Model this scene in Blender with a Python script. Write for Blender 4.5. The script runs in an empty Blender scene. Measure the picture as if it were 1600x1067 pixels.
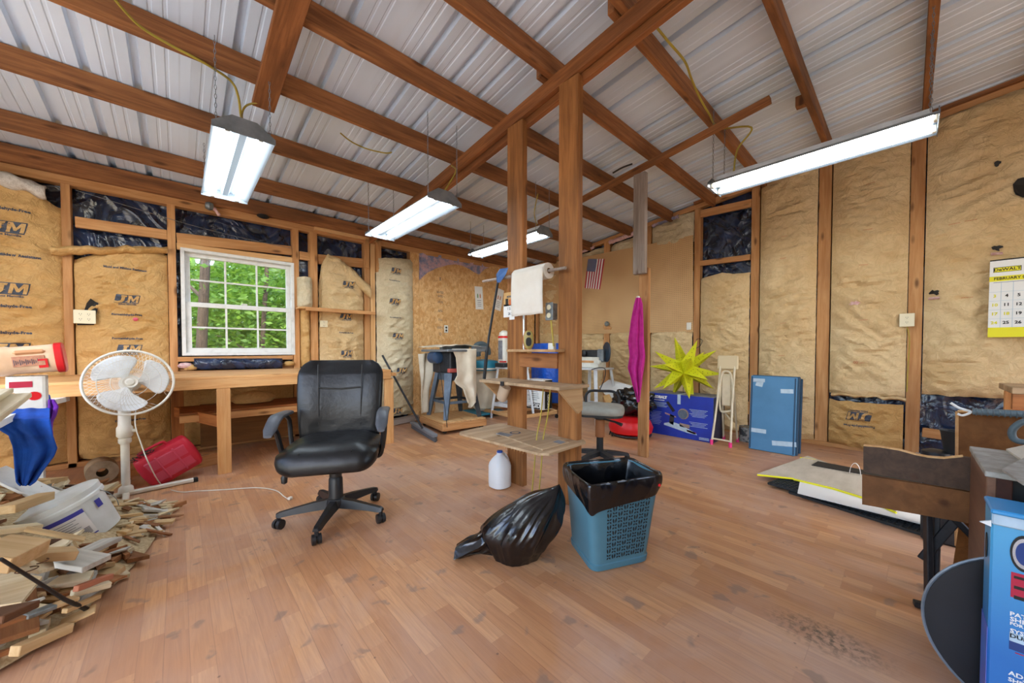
import bpy, bmesh, math, random
from mathutils import Vector, Matrix, noise
R = random.Random(7)
SC = bpy.context.scene
COL = SC.collection
V = Vector
PI = math.pi

# ------------------------------------------------------------------ camera
F_PX = 568.4
TH = math.radians(1.27)
PY = 546 + F_PX * math.tan(TH)
YAW = math.atan2(619, F_PX)
CAM = V((0, 0, 1.0))
_fx, _fy = math.cos(YAW), math.sin(YAW)
RIGHT = V((_fy, -_fx, 0))
FWD = V((math.cos(TH) * _fx, math.cos(TH) * _fy, -math.sin(TH)))
UP = V((math.sin(TH) * _fx, math.sin(TH) * _fy, math.cos(TH)))
cd = bpy.data.cameras.new('camera')
cam = bpy.data.objects.new('camera', cd)
COL.objects.link(cam)
cd.sensor_width = 36
cd.lens = F_PX / 1600 * 36
cd.shift_y = (PY - 533.5) / 1600
cd.clip_start = 0.02
m = Matrix((RIGHT, UP, -FWD)).transposed().to_4x4()
m.translation = CAM
cam.matrix_world = m
SC.camera = cam

# ------------------------------------------------------------------ light
w = bpy.data.worlds.new('sky'); SC.world = w; w.use_nodes = True
nt = w.node_tree
sky = nt.nodes.new('ShaderNodeTexSky'); sky.sky_type = 'NISHITA'; sky.sun_disc = False
sky.sun_elevation = math.radians(52); sky.sun_rotation = math.radians(200); sky.air_density = 1.0; sky.dust_density = 2.5
nt.links.new(sky.outputs[0], nt.nodes['Background'].inputs[0])
nt.nodes['Background'].inputs[1].default_value = 0.68
sl = bpy.data.lights.new('sun', 'SUN'); sl.energy = 2.8; sl.angle = math.radians(1.0); sl.color = (1, .95, .86)
so = bpy.data.objects.new('sun', sl); COL.objects.link(so)
so.rotation_euler = (math.radians(36), 0, math.radians(-12))
TUBE_STRENGTH = 17.0
SC.view_settings.view_transform = 'Standard'; SC.view_settings.look = 'None'
SC.view_settings.exposure = 0.90; SC.view_settings.gamma = 1; SC.view_settings.use_curve_mapping = False

# ------------------------------------------------------------------ pixel -> point on a real plane
def ray(px, py):
    return FWD + RIGHT * ((px - 800) / F_PX) + UP * ((PY - py) / F_PX)
def on(k, v, px, py):
    r = ray(px, py); return CAM + r * ((v - CAM[k]) / r[k])
def onz(px, py, z=0.0): return on(2, z, px, py)
def onx(px, py, x=4.95): return on(0, x, px, py)
def ony(px, py, y=4.76): return on(1, y, px, py)
XB, YA = 4.95, 4.76
SLOPE = 0.1026
def zroof(y): return 2.60 + SLOPE * (YA - y)     # underside of the metal

# ------------------------------------------------------------------ colours and materials
def srgb(h):
    h = h.lstrip('#'); o = []
    for i in (0, 2, 4):
        x = int(h[i:i+2], 16) / 255
        o.append(x / 12.92 if x <= .04045 else ((x + .055) / 1.055) ** 2.4)
    return (*o, 1)
class NT:
    def __init__(s, name):
        s.m = bpy.data.materials.new(name); s.m.use_nodes = True
        s.t = s.m.node_tree; s.b = s.t.nodes['Principled BSDF']; s.out = s.t.nodes['Material Output']
    def n(s, ty, ins=None, **kw):
        nd = s.t.nodes.new('ShaderNode' + ty)
        for k, v in kw.items(): setattr(nd, k, v)
        for k, v in (ins or {}).items():
            if isinstance(v, bpy.types.NodeSocket): s.t.links.new(v, nd.inputs[k])
            else: nd.inputs[k].default_value = v
        return nd
    def set(s, k, v):
        if isinstance(v, bpy.types.NodeSocket): s.t.links.new(v, s.b.inputs[k])
        else: s.b.inputs[k].default_value = v
    def mix(s, f, a, b, bt='MIX'):
        nd = s.t.nodes.new('ShaderNodeMix'); nd.data_type = 'RGBA'; nd.blend_type = bt
        for k, v in ((0, f), (6, a), (7, b)):
            if isinstance(v, bpy.types.NodeSocket): s.t.links.new(v, nd.inputs[k])
            else: nd.inputs[k].default_value = v
        return nd.outputs[2]
    def ramp(s, f, a, b):
        r = s.n('MapRange', {0: f, 1: a, 2: b}); return r.outputs[0]
    def math(s, op, a, b=0.0):
        nd = s.n('Math', {0: a, 1: b}, operation=op); return nd.outputs[0]
    def coord(s, scale=(1, 1, 1), rnd=True):
        tc = s.n('TexCoord').outputs['Object']
        mp = s.n('Mapping', {'Vector': tc, 'Scale': scale})
        if rnd:
            oi = s.n('ObjectInfo').outputs['Random']
            cx = s.n('CombineXYZ', {0: s.math('MULTIPLY', oi, 37.0), 1: s.math('MULTIPLY', oi, 91.0), 2: s.math('MULTIPLY', oi, 53.0)})
            s.t.links.new(cx.outputs[0], mp.inputs['Location'])
        return mp.outputs[0]
    def noise(s, vec, scale, detail=4, rough=.55, dist=0):
        return s.n('TexNoise', {'Vector': vec, 'Scale': scale, 'Detail': detail, 'Roughness': rough, 'Distortion': dist}).outputs[0]
    def bump(s, h, strength=.3, dist=.01, normal=None):
        d = {'Height': h, 'Strength': strength, 'Distance': dist}
        if normal is not None: d['Normal'] = normal
        return s.n('Bump', d).outputs[0]
def mk(name, c1, c2=None, rough=.55, metal=0.0, scale=8, lo=.35, hi=.65, bump=0, bscale=60, bdist=.003, stretch=(1, 1, 1), emit=0, coat=0, spec=.5, var=0, trans=0, alpha=1):
    s = NT(name); a = srgb(c1)
    col = None
    if c2:
        f = s.ramp(s.noise(s.coord(stretch), scale, 5, .6), lo, hi)
        col = s.mix(f, a, srgb(c2))
    if var:
        oi = s.n('ObjectInfo').outputs['Random']
        v = s.math('ADD', s.math('MULTIPLY', oi, 2 * var), 1 - var)
        h = s.n('HueSaturation', {'Value': v, 'Color': col if col is not None else a}); col = h.outputs[0]
    s.set('Base Color', col if col is not None else a)
    s.set('Roughness', rough); s.set('Metallic', metal); s.set('Specular IOR Level', spec)
    if coat: s.set('Coat Weight', coat); s.set('Coat Roughness', .15)
    if bump: s.set('Normal', s.bump(s.noise(s.coord(stretch), bscale, 4, .6), bump, bdist))
    if emit: s.set('Emission Color', a); s.set('Emission Strength', emit)
    if alpha < 1: s.set('Alpha', alpha)
    if trans: s.set('Transmission Weight', trans)
    return s.m
def wood(name, c1, c2, c3=None, rough=.7, var=.12, knots=True, gs=1.0, bump=.25):
    """lumber with the grain along the object's local X"""
    s = NT(name)
    v = s.coord((1.6 * gs, 26 * gs, 26 * gs))
    v2 = s.coord((.9, 5, 5))
    big = s.noise(v2, 1.6, 3, .5)
    g = s.noise(v, 1.4, 6, .65, .6)
    col = s.mix(s.ramp(g, .38, .62), srgb(c1), srgb(c2))
    col = s.mix(s.math('MULTIPLY', s.ramp(big, .45, .75), .7), col, srgb(c3 or c2))
    if knots:
        vo = s.n('TexVoronoi', {'Vector': s.coord((2.2, 7, 7)), 'Scale': 1.3, 'Randomness': 1.0})
        k = s.math('SUBTRACT', 1.0, s.ramp(vo.outputs['Distance'], .06, .17))
        col = s.mix(s.math('MULTIPLY', k, .75), col, srgb('#4a2812'))
    oi = s.n('ObjectInfo').outputs['Random']
    val = s.math('ADD', s.math('MULTIPLY', s.math('FRACT', s.math('MULTIPLY', oi, 7.3)), 2 * var), 1 - var)
    col = s.n('HueSaturation', {'Value': val, 'Color': col}).outputs[0]
    s.set('Base Color', col); s.set('Roughness', rough); s.set('Specular IOR Level', .3)
    s.set('Normal', s.bump(g, bump, .004))
    return s.m

M = {}
M['lumber'] = wood('lumber', '#cf9d69', '#bb8450', '#96633a')
M['lumber_pale'] = wood('lumber_pale', '#dcb27e', '#cb9a62', '#b98450')
M['rafter'] = wood('rafter', '#a66d40', '#82522f', '#54341f', var=.15)
M['rafter_beam'] = wood('rafter_beam', '#a5673a', '#835029', '#5b3620', var=.1)
M['post_wood'] = wood('post_wood', '#a56c3a', '#85552b', '#55351a', var=.08, bump=.5)
M['grey_wood'] = wood('grey_wood', '#a3958a', '#8a7a6e', '#695a4e', var=.06)
M['bench_wood'] = wood('bench_wood', '#dfae74', '#cf955a', '#a96f3c', var=.05)
M['bench_dark'] = wood('bench_dark', '#b9763f', '#9c5c2c', '#6f3f1e', var=.08)
M['ply'] = wood('ply', '#c9a579', '#b98f62', '#957149', knots=False, gs=.7, var=.05, bump=.1)
M['ply_dirty'] = wood('ply_dirty', '#c2a582', '#a98a66', '#7c664e', knots=False, gs=.6, var=.04, bump=.15)
M['ply_dark'] = wood('ply_dark', '#8a5a2c', '#744720', '#5e3818', knots=False, gs=.5, var=.05, bump=.05)
M['ply_edge'] = mk('ply_edge', '#c9a06a', '#a97b45', scale=30, stretch=(1, 1, 12), rough=.8)
SCR = [wood('scrap_a', '#d6b98c', '#c7a473', '#a98659', var=.14), wood('scrap_b', '#a8744a', '#8c5a35', '#63402a', var=.16),
       wood('scrap_c', '#e2d3b4', '#d3c19b', '#b7a27c', var=.08, knots=False), wood('scrap_d', '#cfcbc0', '#b5b2a8', '#8e8a80', var=.1, knots=False),
       wood('scrap_e', '#6d4a32', '#573926', '#3f2a1d', var=.15)]

def osb():
    s = NT('osb'); v = s.coord((1, 1, .6), False)
    vo = s.n('TexVoronoi', {'Vector': v, 'Scale': 30, 'Randomness': 1.0})
    n = s.noise(v, 30, 4, .7, 2.0)
    sep = s.n('SeparateColor', {0: vo.outputs['Color']}).outputs[0]
    c = s.mix(sep, srgb('#cf9a5c'), srgb('#e6bd85')); c = s.mix(s.ramp(n, .5, .75), c, srgb('#a97541'))
    s.set('Base Color', c); s.set('Roughness', .65); s.set('Normal', s.bump(n, .3, .002)); return s.m
M['osb'] = osb()

def plastic_film(name, c1, c2, st=1.0):
    """crinkled black polyethylene sheeting"""
    s = NT(name); v = s.coord((1, 1, 1), True)
    n1 = s.noise(s.coord((1.3, 1.3, 1), True), 1.7, 2, .4, 2.2)
    rid = s.math('ABSOLUTE', s.math('SUBTRACT', n1, .5))
    n2 = s.noise(v, 5, 3, .5, 2.0)
    h = s.math('ADD', s.math('MULTIPLY', rid, -1.8), s.math('MULTIPLY', n2, .3))
    s.set('Base Color', s.mix(s.ramp(n2, .4, .7), srgb(c1), srgb(c2)))
    s.set('Roughness', .24); s.set('Specular IOR Level', .8); s.set('Normal', s.bump(h, st, .05)); return s.m
M['film'] = plastic_film('black_sheeting', '#111c30', '#24385c')
M['bag'] = plastic_film('bag_film', '#050608', '#0b0d11', .35)

def kraft(name, c1, c2, c3, pink=0.0):
    """kraft paper facing: creases, faint scrim and water stains"""
    s = NT(name); v = s.coord((1, 1, 1), True)
    cr = s.noise(v, 11, 5, .62, .9)
    rid = s.math('ABSOLUTE', s.math('SUBTRACT', cr, .5))
    fine = s.noise(v, 60, 3, .6)
    big = s.noise(v, 1.7, 3, .5, .4)
    c = s.mix(s.ramp(big, .35, .7), srgb(c1), srgb(c2))
    c = s.mix(s.math('MULTIPLY', s.ramp(s.noise(v, 3.2, 5, .7, .8), .6, .8), .55), c, srgb(c3))
    c = s.mix(s.math('MULTIPLY', s.math('SUBTRACT', 1.0, s.ramp(rid, .0, .05)), .22), c, srgb(c3))
    s.set('Base Color', c); s.set('Roughness', .62); s.set('Specular IOR Level', .35)
    s.set('Normal', s.bump(s.math('ADD', s.math('MULTIPLY', rid, -1.2), s.math('MULTIPLY', fine, .12)), .8, .03)); return s.m
M['kraft'] = kraft('kraft', '#d6ae72', '#c59a5c', '#98692f')
M['kraft_light'] = kraft('kraft_light', '#dfc598', '#cfae7c', '#a3834f')
M['kraft_grey'] = kraft('kraft_grey', '#d6c8a8', '#c4b18b', '#978361')
M['ink'] = mk('ink', '#39404c', '#525866', scale=40, rough=.7)
M['ink_red'] = mk('ink_red', '#c98a63', rough=.7)
M['pink_wool'] = mk('pink_wool', '#d9a3a6', '#f0d5cf', rough=.95, scale=50, bump=1, bscale=120, bdist=.01)
M['white_wool'] = mk('white_wool', '#e9e4dc', '#cfc7bb', rough=.95, scale=50, bump=1, bscale=120, bdist=.01)

def metal_roof():
    s = NT('roof_metal'); v = s.coord((3, .4, 1), True)
    n = s.noise(v, 1.6, 3, .5); v2 = s.coord((1, .3, 1), True); n2 = s.noise(v2, 2.2, 4, .6)
    c = s.mix(s.ramp(n, .4, .7), srgb('#dfebf8'), srgb('#d2deeb'))
    c = s.mix(s.math('MULTIPLY', s.ramp(n2, .58, .8), .35), c, srgb('#c3bbb0'))
    s.set('Base Color', c); s.set('Roughness', .38); s.set('Metallic', .1); return s.m
M['roof'] = metal_roof()

def floor_mat():
    """printed three-strip laminate: strips 63 mm wide, grain along the plank's local X"""
    s = NT('laminate')
    tc = s.n('TexCoord').outputs['Object']
    sp = s.n('SeparateXYZ', {0: tc}); x, y = sp.outputs[0], sp.outputs[1]
    oi = s.n('ObjectInfo').outputs['Random']
    strip = s.math('FLOOR', s.math('DIVIDE', s.math('ADD', y, .0945), .063))
    off = s.math('MULTIPLY', s.math('FRACT', s.math('MULTIPLY', s.math('ADD', strip, s.math('MULTIPLY', oi, 13.0)), .377)), .42)
    seg = s.math('FLOOR', s.math('DIVIDE', s.math('ADD', x, off), .42))
    idv = s.n('CombineXYZ', {0: strip, 1: seg, 2: s.math('MULTIPLY', oi, 100.0)}).outputs[0]
    wn = s.n('TexWhiteNoise', {'Vector': idv}, noise_dimensions='3D'); rv = wn.outputs['Value']
    gv = s.n('CombineXYZ', {0: s.math('MULTIPLY', x, 2.2), 1: s.math('MULTIPLY', y, 42.0), 2: s.math('MULTIPLY', rv, 60.0)}).outputs[0]
    g = s.noise(gv, 1.5, 6, .65, 1.2)
    base = s.mix(rv, srgb('#b98055'), srgb('#d6a070'))
    col = s.mix(s.math('MULTIPLY', s.ramp(g, .4, .72), .6), base, srgb('#a06c48'))
    fr = s.math('FRACT', s.math('DIVIDE', s.math('ADD', y, .0945), .063))
    edge = s.math('LESS_THAN', s.math('MINIMUM', fr, s.math('SUBTRACT', 1.0, fr)), .02)
    col = s.mix(s.math('MULTIPLY', edge, .35), col, srgb('#7d4d31'))
    # wear, pinkish haze of sawdust, scuffs: placed in the room's own coordinates
    gp = s.n('NewGeometry').outputs['Position']
    dust = s.noise(s.n('Mapping', {'Vector': gp, 'Scale': (1, 1.0, 1)}).outputs[0], 1.15, 5, .62, .6)
    col = s.mix(s.math('MULTIPLY', s.ramp(dust, .42, .64), .56), col, srgb('#c3a695'))
    d2 = s.noise(s.n('Mapping', {'Vector': gp, 'Scale': (5, .9, 1)}).outputs[0], 1.6, 4, .6, .5)
    col = s.mix(s.math('MULTIPLY', s.ramp(d2, .58, .78), .5), col, srgb('#a8826b'))
    sc = s.noise(gp, 9, 3, .5, .3)
    col = s.mix(s.math('MULTIPLY', s.ramp(sc, .63, .69), .5), col, srgb('#7a6a60'))
    c0 = onz(1290, 995); dd = s.n('VectorMath', {0: s.n('VectorMath', {0: gp, 1: tuple(c0)}, operation='SUBTRACT').outputs[0], 1: (9, 5, 0)}, operation='MULTIPLY').outputs[0]
    ln = s.n('VectorMath', {0: dd}, operation='LENGTH').outputs['Value']
    sm_ = s.math('MULTIPLY', s.math('SUBTRACT', 1.0, s.ramp(ln, .1, 1.0)), s.ramp(s.noise(gp, 45, 4, .7), .45, .6))
    col = s.mix(s.math('MULTIPLY', sm_, .85), col, srgb('#3e3a2c'))
    sp2 = s.n('TexVoronoi', {'Vector': gp, 'Scale': 11.0})
    col = s.mix(s.math('MULTIPLY', s.math('SUBTRACT', 1.0, s.ramp(sp2.outputs['Distance'], .03, .06)), .6), col, srgb('#4c3d34'))
    s.set('Base Color', col)
    s.set('Roughness', s.n('MapRange', {0: dust, 1: .3, 2: .7, 3: .36, 4: .55}).outputs[0]); s.set('Specular IOR Level', .4)
    s.set('Normal', s.bump(g, .12, .002)); return s.m
M['floor'] = floor_mat()

def pegboard():
    s = NT('pegboard'); tc = s.n('TexCoord').outputs['Object']
    fv = s.n('VectorMath', {0: s.n('VectorMath', {0: tc, 1: (0, 40, 40)}, operation='MULTIPLY').outputs[0]}, operation='FRACTION').outputs[0]
    d = s.n('VectorMath', {0: s.n('VectorMath', {0: fv, 1: (0, 1, 1)}, operation='MULTIPLY').outputs[0], 1: (0, .5, .5)}, operation='DISTANCE').outputs['Value']
    hole = s.math('LESS_THAN', d, .15)
    n = s.noise(tc, 3, 3)
    c = s.mix(s.ramp(n, .35, .65), srgb('#d3ab78'), srgb('#c79e6c'))
    s.set('Base Color', s.mix(hole, c, srgb('#4a3420'))); s.set('Roughness', .6); return s.m
M['peg'] = pegboard()

M['white_paint'] = mk('white_paint', '#e2e2de', '#c9c8c2', scale=14, lo=.5, hi=.8, rough=.5, bump=.2, bscale=40)
M['white_plastic'] = mk('white_plastic', '#e6e4da', '#d3cfc0', rough=.4)
M['fan_plastic'] = mk('fan_plastic', '#e3dfd2', '#cfc8b6', scale=5, rough=.38)
M['fan_blade'] = mk('fan_blade', '#dfe1df', '#c7bfb2', scale=7, lo=.5, hi=.75, rough=.4)
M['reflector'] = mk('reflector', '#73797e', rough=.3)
M['white_metal'] = mk('white_metal', '#dfe3e6', '#c5c9cc', rough=.35)
M['ivory'] = mk('ivory', '#e3d9b8', rough=.4)
M['dark_slot'] = mk('dark_slot', '#17140f', rough=.6)
M['leather'] = mk('leather', '#0b0b0c', '#121314', scale=7, rough=.38, bump=.35, bscale=9, bdist=.012, spec=.45)
M['black_plastic'] = mk('black_plastic', '#191a1b', '#232425', rough=.42)
M['armpad'] = mk('armpad', '#404247', '#55575c', scale=6, rough=.45)
M['black_metal'] = mk('black_metal', '#1a1b1e', '#2c2d30', scale=20, rough=.45, metal=.3)
M['grey_vinyl'] = mk('grey_vinyl', '#a3a49a', '#8f9087', rough=.5)
M['chrome'] = mk('chrome', '#b9bcc0', rough=.25, metal=.9)
M['steel_blue'] = mk('steel_blue', '#4d5a68', '#667482', scale=9, rough=.5, metal=.2, bump=.1)
M['steel_dark'] = mk('steel_dark', '#2a2d31', '#3b3e42', scale=15, rough=.5, metal=.3)
M['grey_metal'] = mk('grey_metal', '#8f979e', '#757c82', scale=10, rough=.45, metal=.5)
M['cloth'] = mk('cloth', '#ddd2bd', '#c9bca4', scale=4, rough=.9, bump=.3, bscale=90)
M['blue_basket'] = mk('blue_basket', '#507c8b', '#467180', scale=3, rough=.42)
M['teal'] = mk('teal', '#1e7f9c', rough=.4)
M['blue_towel'] = mk('blue_towel', '#0f4fb0', '#0b3c8c', scale=14, rough=.95, bump=.6, bscale=300, bdist=.002)
M['purple_towel'] = mk('purple_towel', '#7a2fb0', '#5d2090', scale=14, rough=.95, bump=.8, bscale=200, bdist=.003)
M['pink_towel'] = mk('pink_towel', '#cf2f98', '#b5207f', scale=14, rough=.95, bump=.8, bscale=260, bdist=.002)
M['red_plastic'] = mk('red_plastic', '#cf2a3f', '#c0203a', scale=4, rough=.42)
M['pink_plastic'] = mk('pink_plastic', '#d4566e', '#cc4059', scale=3, rough=.5)
M['red_bright'] = mk('red_bright', '#d0161c', rough=.35)
M['peach'] = mk('peach', '#e6c5a0', '#d3a377', scale=4, rough=.4)
M['peach_label'] = mk('peach_label', '#c48a68', '#a96f52', scale=60, stretch=(1, 12, 1), rough=.5)
M['star'] = mk('star', '#dcdc1e', '#cdd015', rough=.6)
M['kobalt'] = mk('kobalt', '#1b37a8', '#15309a', scale=6, rough=.5)
M['box_grey'] = mk('box_grey', '#8f9197', '#6d6f78', scale=18, rough=.7)
M['paper'] = mk('paper', '#e9e8e3', rough=.8)
M['paper_tan'] = mk('paper_tan', '#cfa56a', '#bb8c50', rough=.8)
M['towel_paper'] = mk('towel_paper', '#e6dfd3', '#dcd3c4', scale=5, rough=.95, bump=.5, bscale=160, bdist=.002)
M['yellow'] = mk('yellow', '#e9e01c', rough=.6)
M['yellow_cable'] = mk('yellow_cable', '#b59f38', '#9c8830', rough=.5)
M['blue_card'] = mk('blue_card', '#4d84ae', '#45799f', scale=3, rough=.55)
M['blue_card_edge'] = mk('blue_card_edge', '#24455f', rough=.6)
M['tape'] = mk('tape', '#b9cdda', '#a9bfcd', scale=30, rough=.3)
M['cream_metal'] = mk('cream_metal', '#ddd0b4', '#cdbfa0', rough=.4)
M['tarp'] = mk('tarp', '#1a5fd0', '#124bb0', scale=12, rough=.35, bump=.6, bscale=20, bdist=.02)
M['jug'] = mk('jug', '#e4e6e6', rough=.35, trans=.15)
M['blue_cap'] = mk('blue_cap', '#1f4fa8', rough=.4)
M['mat_black'] = mk('mat_black', '#1c1f21', '#2a2e30', scale=30, rough=.55)
M['mat_beige'] = mk('mat_beige', '#cfc5b2', '#bdb29d', scale=4, rough=.9, bump=.9, bscale=120, bdist=.003, stretch=(1, 3, 1))
M['bluebox'] = mk('bluebox', '#3f9fd6', '#3288c4', scale=2, rough=.35)
M['black_disc'] = mk('black_disc', '#101317', '#1a1d21', scale=6, rough=.35)
M['cabinet'] = wood('cabinet', '#7e5b45', '#6d4b38', '#54382a', knots=False, rough=.55, var=.03)
M['particle'] = mk('particle', '#a9a49a', '#8d877b', scale=25, rough=.8)
M['rubber'] = mk('rubber', '#1d1f20', rough=.7)
M['galv'] = mk('galv', '#8e9494', '#6f7474', scale=35, rough=.45, metal=.6)
M['hose_grey'] = mk('hose_grey', '#5f6f75', '#4b585d', rough=.5)
M['roll_paper'] = mk('roll_paper', '#b7a184', '#927b5e', scale=10, rough=.85)
M['pail'] = mk('pail', '#dde0dd', '#cfd2cc', rough=.4)
M['blue_label'] = mk('blue_label', '#3f3f9c', rough=.5)
M['flag_red'] = mk('flag_red', '#b5283f', rough=.8)
M['flag_blue'] = mk('flag_blue', '#2c3f78', rough=.8)
M['foil'] = mk('foil_wool', '#8c94b4', '#d5b3bd', scale=11, lo=.42, hi=.58, rough=.8, bump=1, bscale=40, bdist=.03)
M['sawdust'] = mk('sawdust', '#c9b48e', '#a58c66', scale=80, rough=.95, bump=.5, bscale=200)
M['orange_print'] = mk('orange_print', '#c96a35', rough=.7)
M['pink_cap'] = mk('pink_cap', '#e0307c', rough=.5)
M['bark'] = mk('bark', '#5a4a3c', '#3e3228', scale=10, stretch=(4, 4, 1), rough=.9, bump=.8, bscale=20, bdist=.03)
M['bounce_gravel'] = mk('bounce_gravel', '#b9b5ab', '#a39e93', scale=20, rough=.9)
M['soil'] = mk('soil', '#5b4a30', '#6f7a3a', scale=2, rough=.95)
def leaf():
    s = NT('leaf'); oi = s.noise(s.coord((1, 1, 1)), 2.0, 4, .7)
    c = s.mix(s.ramp(oi, .35, .65), srgb('#28501a'), srgb('#7a9e3c')); s.set('Base Color', c); s.set('Roughness', .5)
    tr = s.n('BsdfTranslucent', {'Color': s.mix(.5, c, srgb('#9fc048'))})
    mx = s.n('MixShader', {0: .45, 1: s.b.outputs[0], 2: tr.outputs[0]}); s.t.links.new(mx.outputs[0], s.out.inputs[0]); return s.m
M['leaf'] = leaf()
def glass():
    s = NT('glass'); tr = s.n('BsdfTransparent', {'Color': (.97, .99, .98, 1)}); gl = s.n('BsdfGlossy', {'Roughness': .02})
    mx = s.n('MixShader', {0: .06, 1: tr.outputs[0], 2: gl.outputs[0]}); s.t.links.new(mx.outputs[0], s.out.inputs[0]); return s.m
M['glass'] = glass()
def tube_mat(name, col, k):
    s = NT(name); s.set('Base Color', (1, 1, 1, 1)); s.set('Emission Color', col); s.set('Emission Strength', TUBE_STRENGTH * k); return s.m
M['tube'] = tube_mat('tube_light', (.78, .9, 1, 1), 1); M['tube_warm'] = tube_mat('tube_light_warm', (1, .93, .84, 1), .8)

# ------------------------------------------------------------------ mesh helpers
class MB:
    def __init__(s): s.b = bmesh.new(); s.sm = False
    def box(s, c, d, rot=None, bev=0.0):
        g = bmesh.ops.create_cube(s.b, size=1); vs = g['verts']
        mt = Matrix.Translation(V(c)) @ (rot.to_4x4() if rot is not None else Matrix.Identity(4)) @ Matrix.Diagonal((*d, 1))
        bmesh.ops.transform(s.b, matrix=mt, verts=vs)
        if bev:
            es = list({e for v in vs for e in v.link_edges})
            bmesh.ops.bevel(s.b, geom=es, offset=bev, segments=1, affect='EDGES')
        return s
    def ring(s, pts): return [s.b.verts.new(V(p)) for p in pts]
    def loft(s, rings, close=True, cap0=True, cap1=True):
        rs = [s.ring(r) for r in rings]; n = len(rs[0])
        for a, b in zip(rs, rs[1:]):
            for i in range(n if close else n - 1):
                j = (i + 1) % n
                try: s.b.faces.new((a[i], a[j], b[j], b[i]))
                except ValueError: pass
        if close and cap0:
            try: s.b.faces.new(rs[0][::-1])
            except ValueError: pass
        if close and cap1:
            try: s.b.faces.new(rs[-1])
            except ValueError: pass
        return s
    def tube(s, pts, r, n=8, caps=True):
        pts = [V(p) for p in pts]; m = len(pts); rr = r if isinstance(r, (list, tuple)) else [r] * m
        up = None; rings = []
        for i, p in enumerate(pts):
            d = (pts[min(i + 1, m - 1)] - pts[max(i - 1, 0)]).normalized()
            if up is None:
                up = V((0, 0, 1)) if abs(d.z) < .9 else V((1, 0, 0))
            a = (up - d * up.dot(d)).normalized(); up = a; b = d.cross(a)
            rings.append([p + (a * math.cos(2 * PI * k / n) + b * math.sin(2 * PI * k / n)) * rr[i] for k in range(n)])
        s.loft(rings, True, caps, caps); s.sm = True; return s
    def lathe(s, prof, n=24, mt=None, caps=True):
        """prof: (radius, height) pairs about local Z"""
        rings = []
        for r, z in prof:
            rg = [V((max(r, 1e-4) * math.cos(2 * PI * k / n), max(r, 1e-4) * math.sin(2 * PI * k / n), z)) for k in range(n)]
            rings.append([mt @ p for p in rg] if mt is not None else rg)
        s.loft(rings, True, caps, caps); s.sm = True; return s
    def prism(s, poly, d):
        """poly: list of 3-D points, extruded by vector d"""
        a = s.ring(poly); b = s.ring([V(p) + V(d) for p in poly]); n = len(a)
        s.b.faces.new(a[::-1]); s.b.faces.new(b)
        for i in range(n): s.b.faces.new((a[i], a[(i + 1) % n], b[(i + 1) % n], b[i]))
        return s
    def grid(s, fn, nu, nv, skip=None):
        g = [[s.b.verts.new(V(fn(i / nu, j / nv))) for j in range(nv + 1)] for i in range(nu + 1)]
        for i in range(nu):
            for j in range(nv):
                if skip and skip(i / nu, j / nv): continue
                s.b.faces.new((g[i][j], g[i + 1][j], g[i + 1][j + 1], g[i][j + 1]))
        s.sm = True; return s
    def out(s, name, mat, parent=None, loc=None, rot=None, mw=None, fix=True):
        if fix: bmesh.ops.recalc_face_normals(s.b, faces=s.b.faces)
        me = bpy.data.meshes.new(name); s.b.to_mesh(me); s.b.free()
        if s.sm:
            for p in me.polygons: p.use_smooth = True
            try: me.set_sharp_from_angle(angle=math.radians(38))
            except Exception: pass
        me.materials.append(mat)
        return link(name, me, parent, loc, rot, mw)
def link(name, me, parent=None, loc=None, rot=None, mw=None):
    o = bpy.data.objects.new(name, me); COL.objects.link(o)
    if parent is not None: o.parent = parent
    if mw is not None: o.matrix_local = mw
    else:
        if loc is not None: o.location = loc
        if rot is not None: o.rotation_euler = rot
    return o
def tag(o, label=None, cat=None, group=None, kind=None):
    if label: o['label'] = label
    if cat: o['category'] = cat
    if group: o['group'] = group
    if kind: o['kind'] = kind
    return o
def thing(name, label, cat, loc=(0, 0, 0), rz=0, group=None):
    o = bpy.data.objects.new(name, None); COL.objects.link(o); o.location = loc; o.rotation_euler = (0, 0, rz)
    o.empty_display_size = .1
    return tag(o, label, cat, group)
def solid(o, th, off=0):
    md = o.modifiers.new('s', 'SOLIDIFY'); md.thickness = th; md.offset = off; return o
def subd(o, n=1):
    md = o.modifiers.new('u', 'SUBSURF'); md.levels = n; md.render_levels = n; return o
def frame(p0, p1, up=(0, 0, 1)):
    x = (V(p1) - V(p0)).normalized(); z = V(up) - x * V(up).dot(x)
    if z.length < 1e-4: z = V((1, 0, 0)) - x * x.x
    z.normalize(); y = z.cross(x)
    mt = Matrix((x, y, z)).transposed().to_4x4(); return mt
def board(name, p0, p1, wy, tz, mat, parent=None, up=(0, 0, 1), bev=.003):
    """lumber from p0 to p1 (centre line); wy across, tz along 'up'; grain along local X"""
    mt = frame(p0, p1, up); mt.translation = (V(p0) + V(p1)) / 2
    return MB().box((0, 0, 0), ((V(p1) - V(p0)).length, wy, tz), None, bev).out(name, mat, parent, mw=mt)
def rods(name, pts, r, mat, parent=None, n=8): return MB().tube(pts, r, n).out(name, mat, parent)
def text_mesh(txt, size, ext=0.0, shear=0, bold=0):
    c = bpy.data.curves.new('t', 'FONT'); c.body = txt; c.size = size; c.extrude = ext; c.align_x = 'CENTER'; c.align_y = 'CENTER'; c.shear = shear; c.offset = bold
    c.resolution_u = 2
    o = bpy.data.objects.new('t', c); COL.objects.link(o)
    dg = bpy.context.evaluated_depsgraph_get(); dg.update()
    me = bpy.data.meshes.new_from_object(o.evaluated_get(dg)); bpy.data.objects.remove(o); bpy.data.curves.remove(c); return me
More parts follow.
